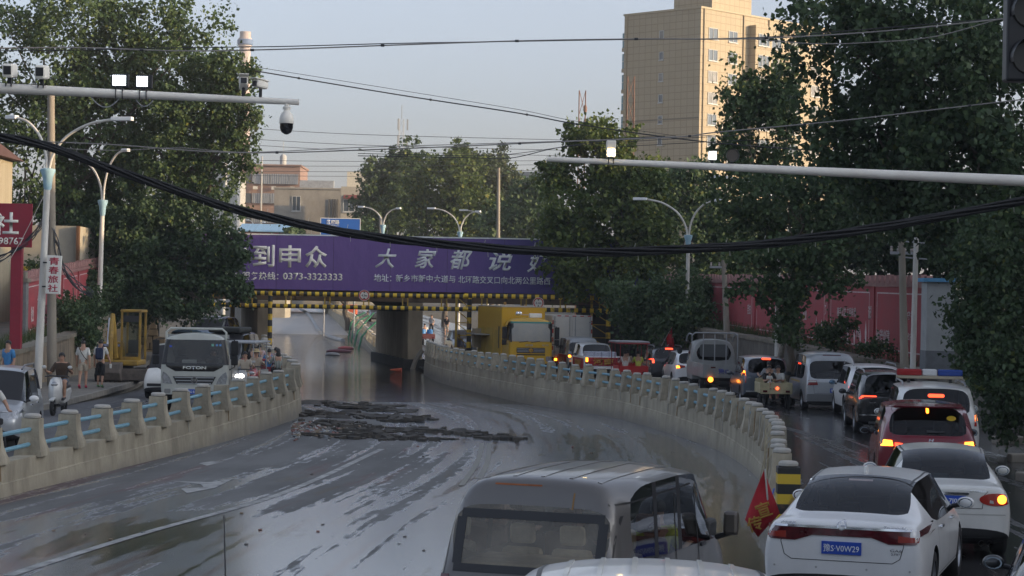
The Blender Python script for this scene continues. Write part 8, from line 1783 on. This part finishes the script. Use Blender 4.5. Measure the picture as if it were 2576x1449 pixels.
C = lambda n, c, r=0.85: mat('cloth_'+n, c, r, var=0.12, scale=7, bump=0.2, bscale=25)
c_w, c_k, c_b, c_n, c_g, c_br = C('white',(0.55,0.54,0.50)), C('black',(0.012,0.012,0.014)), C('blue',(0.05,0.20,0.42)), C('navy',(0.02,0.03,0.07)), C('grey',(0.25,0.25,0.26)), C('brown',(0.055,0.035,0.022)); c_bg = C('beige',(0.42,0.36,0.28)); c_den = C('denim',(0.07,0.11,0.16)); c_pink = C('pink',(0.55,0.04,0.16)); c_lil = C('lilac',(0.35,0.32,0.42)); c_yel = C('hi_vis',(0.45,0.50,0.08))
def seat_on(p, x, y, z): return (x, y, z)
walk1 = dict(knR=(.10,.10,.50), anR=(.10,.05,.10), toR=(.10,.20,.05), knL=(-.09,-.02,.49), anL=(-.09,-.20,.14), toL=(-.09,-.10,.03), elL=(-.23,.02,1.13), wrL=(-.23,.12,.90), haL=(-.23,.15,.83), elR=(.23,-.08,1.13), wrR=(.24,-.06,.89), haR=(.24,-.05,.81))
walk2 = dict(knR=(.09,-.02,.49), anR=(.09,-.14,.10), toR=(.09,-.02,.03), knL=(-.09,.08,.50), anL=(-.09,.05,.09), toL=(-.09,.19,.05), elR=(.26,.02,1.14), wrR=(.33,.08,.92), haR=(.34,.1,.84))
def px(x, Y): return (x-W0/2)/F*Y
w1 = person('person in a white blouse with slanting bag strap and red shoes walking on the pavement', (px(212,69.5),69.5,0.14), rad(4), c_w, c_bg, walk1, 1.60, True, 0.95, shoes=C('shoe_red',(0.45,0.03,0.08)), dress=True)
MB().tube([(-.14,-.07,1.40),(-.05,-.145,1.22),(.06,-.15,1.05),(.15,-.08,.95)], .014, 6).build('bag_strap', c_br, w1); MB().ball((.0,-.03,1.665), (.05,.05,.05)).build('hair_bun', M_hair, w1, smooth=True)
w2 = person('person with a navy backpack and black knee shorts carrying a drink on the pavement', (px(256,70.3),70.3,0.14), rad(-2), c_w, c_k, walk2, 1.60, 'mid', 0.9, shoes=C('shoe_green',(0.10,0.20,0.09)))
bpk = MB().box((0,-.19,1.16), (.26,.14,.40)).build('backpack', c_n, w2, bevel=0.05)
for s in (-1,1): MB().tube([(s*.09,-.13,1.33),(s*.10,-.05,1.44),(s*.11,.08,1.40),(s*.12,.12,1.22)], .018, 6).build('backpack_strap', c_n, w2)
MB().lathe([(.035,0),(.042,.14),(.03,.15)], (.33,.08,.66), 10).build('drink_cup', M_signw, w2)
sm = dict(SIT); sm.update(elR=(.30,.10,.22), elL=(-.30,.10,.22), wrR=(.36,.38,.30), wrL=(-.36,.38,.30), haR=(.34,.47,.33), haL=(-.34,.47,.33), knR=(.17,.42,.02), knL=(-.17,.42,.02), anR=(.16,.36,-.40), anL=(-.16,.36,-.40), toR=(.16,.50,-.45), toL=(-.16,.50,-.45))
def rider(label, host, seat_y, seat_z, shirt, legs, pose=sm, **k):
    M_ = host.matrix_basis; p = M_ @ Vector((0, seat_y, seat_z)); return person(label, p, host.rotation_euler.z, shirt, legs, pose, **k)
rider('stocky person in a brown shirt and grey shorts riding the white scooter', sc1, -0.32, 0.90, c_br, c_den, H=1.72, fat=1.18, face=True, sleeve=0.95)
rider('person in pale clothes riding the scooter beside the cream lorry', sc2, -0.30, 0.88, c_bg, c_g, H=1.6, face=True)
hat = person
r3 = rider('person with long hair in a striped shirt riding an e-bike away', sc3, -0.32, 0.88, stripes('shirt_stripes', (0.50,0.51,0.46), (0.10,0.13,0.11), 0.055, 'X', 0.85), c_k, H=1.62, long_hair=True, short=False, sleeve=1.6)
bkp = dict(J0); bkp.update(pelvis=(0,0,.93), spine=(0,.05,1.12), chest=(0,.12,1.30), neck=(0,.17,1.42), head=(0,.2,1.53), crown=(0,.2,1.61), shR=(.17,.13,1.37), shL=(-.17,.13,1.37), elR=(.26,.28,1.16), elL=(-.26,.28,1.16), wrR=(.26,.45,1.05), wrL=(-.26,.45,1.05), haR=(.26,.52,1.04), haL=(-.26,.52,1.04), knR=(.11,.24,.60), anR=(.11,.12,.22), toR=(.11,.25,.18), knL=(-.11,.12,.48), anL=(-.14,-.02,.08), toL=(-.14,.12,.03))
person('person in black pedalling a bicycle away near the pier', (bk.location.x, bk.location.y-0.15, bk.location.z), bk.rotation_euler.z, c_k, c_k, bkp, 1.68)
rider('person in a blue shirt riding in the red tricycle bed', tr3, -0.55, 0.82, c_b, c_n, H=1.6); rider('person in a lilac top sitting at the front of the red tricycle', tr3, 0.35, 0.86, c_lil, c_k, H=1.6)
rider('person in white driving the bundle-laden tricycle', tr4, 0.30, 0.86, c_w, c_n, H=1.62, face=True)
sc4 = scooter('dark scooter going away between the pier and the red tricycle', (0.05,0.05,0.06)); sc4.location = (at(652,900,87).x, 87, zs(87)); sc4.rotation_euler = (0,0,rad(9))
rider('person in a pale pink top riding the dark scooter away', sc4, -0.32, 0.88, C('rose',(0.45,0.34,0.36)), c_k, H=1.62)
sc5 = scooter('red scooter coming past the lorry close to the parapet', (0.30,0.02,0.03)); sc5.location = (at(640,950,71).x, 71, zs(71)); sc5.rotation_euler = (0,0,rad(176))
r5 = rider('person with a broad straw hat riding the red scooter', sc5, -0.32, 0.88, C('sand',(0.40,0.33,0.25)), c_den, H=1.6, face=True)
MB().lathe([(0.19,0.0),(0.10,0.025),(0.085,0.10),(0.0,0.115)], (0,0.06,0.69), 16, cap=False).build('straw_hat', mat('straw', (0.42,0.33,0.18), 0.85, var=0.15, scale=12), r5, smooth=True)
# people in the canopied tricycle and the cargo tricycle
for i, (dx, sy, sh_, lab) in enumerate(((-0.28,-1.0,c_w,'person in white sitting in the canopied tricycle with back to us'),(0.32,-0.9,c_yel,'person in a yellow-green top in the canopied tricycle'),(0.05,0.35,c_bg,'person in beige driving the canopied tricycle'))):
    p = tr2.matrix_basis @ Vector((dx, sy, 0.80)); person(lab, p, tr2.rotation_euler.z, sh_, c_n, SIT, 1.6)
p = tr1.matrix_basis @ Vector((0.16,-0.75,0.74)); person('person in white with pink trousers sitting in the beige cargo tricycle', p, tr1.rotation_euler.z+rad(150), c_w, c_pink, SIT, 1.55, False, face=True)
p = tr1.matrix_basis @ Vector((-0.20,-0.85,0.74)); mum = person('person in black holding a baby in the beige cargo tricycle', p, tr1.rotation_euler.z+rad(200), c_k, c_k, SIT, 1.55, face=True)
p = tr1.matrix_basis @ Vector((-0.22,-1.18,0.90)); person('baby in a pale top on the lap of the person in black', p, tr1.rotation_euler.z+rad(200), c_w, c_w, SIT, 0.75, face=True)
rider('person in grey driving the beige cargo tricycle', tr1, 0.35, 0.82, c_g, c_n, H=1.62)
person('dark haired person in a bright blue shirt standing behind the silver people carrier', (px(24,63.5),63.5,0.14), rad(150), c_b, c_n, None, 1.70, False, 0.9)
# cyclist at the left edge: only arm and handlebar enter the picture
cp = dict(bkp); cy = (px(-22,41.5),41.5,0.0); person('cyclist in a white shirt at the left frame edge gripping the handlebar', cy, rad(-150), c_w, c_n, cp, 1.68, True, 0.8, face=True)
b2 = copy_tree(bk); b2['label'] = 'bicycle at the left frame edge under the white-shirted cyclist'; b2.location = (cy[0]+0.08, cy[1]+0.1, 0.0); b2.rotation_euler = (0,0,rad(-150))
# drivers
p = lorry.matrix_basis @ Vector((-0.48,0.42,1.02)); person('driver in a pale shirt at the wheel of the cream lorry', p, lorry.rotation_euler.z, c_w, c_n, SIT, 1.65, face=True)
p = Vector((-11.42,45.9,0)) + Euler((0,0,-rad(173.5))).to_matrix() @ Vector((-0.38,0.45,0.62)); person('driver in a dark shirt inside the silver people carrier', p, -rad(173.5), c_br, c_n, SIT, 1.6, face=True)
p = mvan.matrix_basis @ Vector((-0.45,0.60,0.68)); person('driver in brown inside the grey van', p, mvan.rotation_euler.z, c_br, c_n, SIT, 1.68)
p = mvan.matrix_basis @ Vector((0.45,0.62,0.66)); person('passenger in a bright yellow-green vest inside the grey van', p, mvan.rotation_euler.z, c_yel, c_n, SIT, 1.6)
# beyond the bridge
for i, (x, Y, sh_, lg, lab) in enumerate(((1087,175,c_g,c_k,'distant person in grey standing on the far side road'),(1125,172,c_k,c_bg,'distant person in a black top and pale shorts on the far pavement'),(1157,119.5,c_lil,c_n,'person in a lilac shirt walking under the bridge by the gantry post'))):
    person(lab, (px(x,Y),Y,zs(Y)), rad(160 if i<2 else 10), sh_, lg, walk1, 1.68, i==1)
rider('person with dark hair driving the tricycle with blue barrels', tr5, 0.35, 0.86, c_w, c_n, H=1.62)
# ------------------------------------------------------------------ debris, hoses, odds and ends
M_asph = mat('asphalt_chunk', (0.032,0.031,0.030), 0.9, col2=(0.085,0.075,0.062), scale=5, bump=0.8, bscale=18)
per_object(M_asph, 0.6, 1.7)
rng = np.random.default_rng(9)
def slab(label, x, y, w, d, h, tilt=0.0, rz=0.0):
    p = gp(x, y); n = 8; pts = []
    for k in range(n):
        a = 2*math.pi*k/n; r = 1+0.22*rng.normal(); pts.append((w/2*math.copysign(abs(math.cos(a))**0.6, math.cos(a))*r, d/2*math.copysign(abs(math.sin(a))**0.6, math.sin(a))*r))
    h *= 0.6; w *= 0.85; t = thing('asphalt_chunk', label, 'asphalt slab', (p.x, p.y, zm(p.y)+h*0.4), rz); o = MB().prism(pts, -h/2, h/2).build('slab', M_asph, t); o.rotation_euler = (tilt, random.uniform(-0.03,0.03), 0); return t
bands = [((778,1014),(1010,1034),14,0.8,0.75),((775,1042),(1070,1058),16,0.75,0.65),((790,1066),(930,1076),3,0.5,0.35),((850,1090),(1075,1083),5,1.0,0.22),((800,1095),(1095,1106),6,1.1,0.26),((1130,1086),(1300,1108),5,0.7,0.22)]
where = ['in the dark row along the flood edge','in the broken middle row of the pile','lying loose between the rows','in the thin row behind the front edge','in the front edge of the broken surface','among the crumbs trailing right on the wet film']
for (p0,p1,n_,w_,d_), ps_ in zip(bands, where):
    for k in range(n_):
        u = (k+0.5)/n_; x = p0[0]+(p1[0]-p0[0])*u+rng.normal()*8; y = p0[1]+(p1[1]-p0[1])*u+rng.normal()*(3.2 if d_ > 0.5 else 1.2)
        o = slab('lifted black asphalt slab %s' % ps_, x, y, w_*rng.uniform(0.6,1.7), d_*rng.uniform(0.6,1.5), rng.uniform(0.05,0.17), rng.uniform(-0.16,0.16), rng.uniform(-0.5,0.5) if d_ > 0.5 else rng.uniform(-0.12,0.12)); o['group'] = 'asphalt slabs '+ps_
# crumbs too small and many to pick apart, and rubbish
mb = MB()
for k in range(420):
    b_ = bands[int(rng.integers(0,6))]; u = rng.random(); x = b_[0][0]+(b_[1][0]-b_[0][0])*u+rng.normal()*22; y = b_[0][1]+(b_[1][1]-b_[0][1])*u+rng.normal()*4
    p = gp(x, y); s = rng.uniform(0.05,0.22); mb.box((p.x,p.y,zm(p.y)+s*0.15), (s*1.5,s,s*0.5), rng.uniform(0,3), rng.uniform(-.4,.4))
cb = mb.build('asphalt_rubble', M_asph); tag(cb, 'loose black asphalt rubble scattered at the flood edge', 'rubble', kind='stuff')
mb = MB(); cols = [mat('litter%d'%i, c, 0.7) for i, c in enumerate(((0.4,0.4,0.39),(0.25,0.13,0.11),(0.2,0.15,0.1),(0.2,0.22,0.24),(0.33,0.3,0.24),(0.13,0.12,0.11)))]
for k in range(420):
    x = 735+abs(rng.normal())*70; y = 1083+rng.normal()*9
    p = gp(x, y); s = rng.uniform(0.02,0.10); mb.cur = int(rng.integers(0,6)); mb.box((p.x,p.y,zm(p.y)+s*0.3), (s*1.3,s,s*0.5), rng.uniform(0,3), rng.uniform(-.8,.8), rng.uniform(-.5,.5))
for k in range(45):
    x = rng.uniform(100,1700); y = rng.uniform(1120,1420); p = gp(x, y)
    if not (lw(p.y)+0.3 < p.x < rw(p.y)-0.3): continue
    s = rng.uniform(0.015,0.04); mb.cur = int(rng.integers(0,6)); mb.box((p.x,p.y,zm(p.y)+s*0.3), (s*1.6,s,s*0.6), rng.uniform(0,3), rng.uniform(-.5,.5))
lit = mb.build('litter', cols); tag(lit, 'washed up litter and scraps on the road by the left parapet', 'litter', kind='stuff')
# hose lying on the far ramp and into the water
def surf(x, y): return max(zm(y), WATER)
def pipe_on(name, label, pix, r, m, cat='hose'):
    P = []
    for (x, y) in pix:
        Z = 150.0
        for _ in range(40): dz = (at(x,y,10).z-CAMZ)/10; Z = 0.5*Z+0.5*max(60, (surf(0,Z)+0.05-CAMZ)/dz)
        P.append(at(x,y,Z))
    o = P[0].copy(); out = []
    for i in range(len(P)-1):
        p0 = P[max(i-1,0)]; p3 = P[min(i+2,len(P)-1)]
        for k in range(6):
            u = k/6; out.append(0.5*((2*P[i])+(-p0+P[i+1])*u+(2*p0-5*P[i]+4*P[i+1]-p3)*u*u+(-p0+3*P[i]-3*P[i+1]+p3)*u**3))
    out.append(P[-1]); t = thing(name, label, cat, o); MB().tube([p-o for p in out], r, 8).build('tube', m, t, smooth=True); return t
M_hose = mat('hose_grey', (0.34,0.36,0.38), 0.6, var=0.2, scale=1.5)
pipe_on('drain_hose', 'pale grey drain hose winding down the far ramp into the water', [(752,776),(775,790),(788,808),(798,826),(812,840),(835,850),(862,857)], 0.20, M_hose)
pipe_on('drain_hose', 'thin pipe floating beside the dark pier', [(965,888),(1000,903),(1035,918)], 0.10, M_conc3)
wp = thing('drain_hose', 'bent pale pipe rising from the water at the pier corner', 'hose', at(1036,915,112)); MB().tube([(0,0,-0.4),(0.2,0,0.2),(0.55,0,0.75)], 0.13, 8).build('tube', M_conc3, wp, smooth=True)
M_green = mat('green_hose', (0.06,0.25,0.14), 0.6, var=0.2)
for i, (x0,y0,x1,y1) in enumerate(((921,792,908,842),(897,776,880,850),(914,784,900,846),(868,776,862,820))):
    Z0 = 150+i*12; a = at(x0,y0,Z0); b = at(x1,y1,Z0); b.z = min(b.z, a.z-0.8); t = thing('green_hose', 'green flat hose hanging over the far parapet, %s' % ('nearest the pier','second from the pier','third from the pier','farthest up the ramp')[i], 'hose', a)
    e = Vector((rw(Z0)-0.6-a.x, 0, WATER-0.2-a.z)); MB().tube([(rw(Z0)+0.9-a.x,0,0.0-0.3),(rw(Z0)+0.1-a.x,0,zs(Z0)+1.15-a.z),(rw(Z0)-0.35-a.x,0,zs(Z0)+0.6-a.z),e], [0.06,0.07,0.08,0.07], 8).build('tube', M_green, t, smooth=True)
co = thing('traffic_cone', 'orange traffic cone floating on its side by the pier', 'traffic cone', (at(1010,932,108).x, 108, WATER+0.08), rad(80)); mb = MB()
MB().lathe([(0.12,0),(0.11,0.05),(0.04,0.6),(0.025,0.62)], n=14, axis='Y').build('cone', mat('cone_orange', (0.55,0.09,0.03), 0.6), co, smooth=True)
for i, (x, y, w) in enumerate(((935,858,1.0),(925,872,1.5),(955,864,0.8))):
    p = at(x,y,150-i*8); t = thing('floating_pump', ['red float beside the far parapet','dark red floating pump near the pier','low grey float behind the pier'][i], 'float', (rw(150-i*8)-1.5-i*0.6,150-i*8,WATER+0.05)); MB().ball((0,0,0), (w*0.6,0.4,0.16)).build('hull', mat('float%d'%i, ((0.30,0.05,0.05),(0.12,0.03,0.04),(0.2,0.2,0.2))[i], 0.5), t, smooth=True)
# far excavator and vehicle beyond the bridge, on the right side road
fx = thing('orange_machine', 'orange pump machine on the far side road beyond the green hoses', 'machine', (rw(240)+1.6,240,zs(240))); MB().box((0,0,0.8), (1.8,1.6,1.2)).build('body', mat('machine_orange', (0.55,0.10,0.03), 0.5), fx, bevel=0.1); MB().box((0,0,0.15), (2.0,1.8,0.3)).build('skid', M_dark, fx); MB().tube([(0.5,0,1.4),(0.5,0,2.2)], 0.08, 8).build('exhaust', M_dark, fx)
L = 4.5; t, bv = car('suv_car', 'dark car parked on the far side road beyond the bridge', 'car', suv(L,1.8,1.66), L, 1.8, 1.66, P_dgrey, M_glassd, 0.33, (-1.3,1.3), 0.2, seats=False); place(t, 925, 215, 172, L, None, False); t.location.x = rw(215)+3.2
L = 4.3; t, bv = car('suv_car', 'blue-grey car standing beyond the bridge behind the gantry leg', 'car', suv(L,1.8,1.66), L, 1.8, 1.66, P_blueg, M_glassd, 0.33, (-1.25,1.25), 0.2, seats=False); place(t, 1178, 132, 170, L, None, False)
# water cooler, blue strap on the striped post, hanging cables at the parapet end
sb = thing('blue_strap', 'blue strap looped on the striped end post', 'strap', (rw(31)-0.0, 31, 0.25)); MB().tube([(-0.05,-0.1,0.45),(-0.12,-0.1,0.2),(-0.15,-0.12,0.0),(-0.02,-0.1,-0.25),(0.08,-0.12,-0.35)], 0.014, 6).build('strap', mat('strap_blue', (0.08,0.16,0.55), 0.5), sb)
for i in range(6):
    y = 32.5+i*1.5; x = rw(y); c = thing('hanging_wire', 'pale wire hanging down the parapet, number %s from the striped post' % ('one','two','three','four','five','six')[i], 'wire', (x-0.03,y,1.1)); MB().tube([(0.1,0,0.05),(-0.02,0.02,-0.1),(-0.04,-0.04,-0.6),(-0.10,0.03,-1.0),(-0.14,0.05,-1.25)], 0.010, 5).build('wire', mat('wire_cream', (0.42,0.36,0.24), 0.7), c)
# ledge kerb clutter right
for i, (x, Y) in enumerate(((2540,46),(2500,52),(2560,41))):
    t = thing('kerb_block', ['pale concrete block under the right-hand tree','small concrete block near the patrol car','low concrete kerb piece at the right frame edge'][i], 'block', (px(x,Y)+0.5,Y,0)); MB().box((0,0,0.1), (0.9,0.4,0.2), rz=0.2*i).build('block', M_conc3, t, bevel=0.03)
# ---- evening haze
hz_ = MB().box2((-1510,-60,-3.4), (1510,2510,110)).build('haze', [], fix=True); hz_.data.materials.clear()
hm = bpy.data.materials.new('haze'); hm.use_nodes = True; hm.node_tree.nodes.remove(hm.node_tree.nodes['Principled BSDF']); pv = hm.node_tree.nodes.new('ShaderNodeVolumePrincipled')
pv.inputs['Density'].default_value = 0.00035; pv.inputs['Color'].default_value = (0.92,0.94,0.96,1); pv.inputs['Anisotropy'].default_value = 0.2
hm.node_tree.links.new(pv.outputs[0], hm.node_tree.nodes['Material Output'].inputs['Volume']); hz_.data.materials.append(hm); hz_['kind'] = 'stuff'
bpy.data.scenes.remove(WORK)
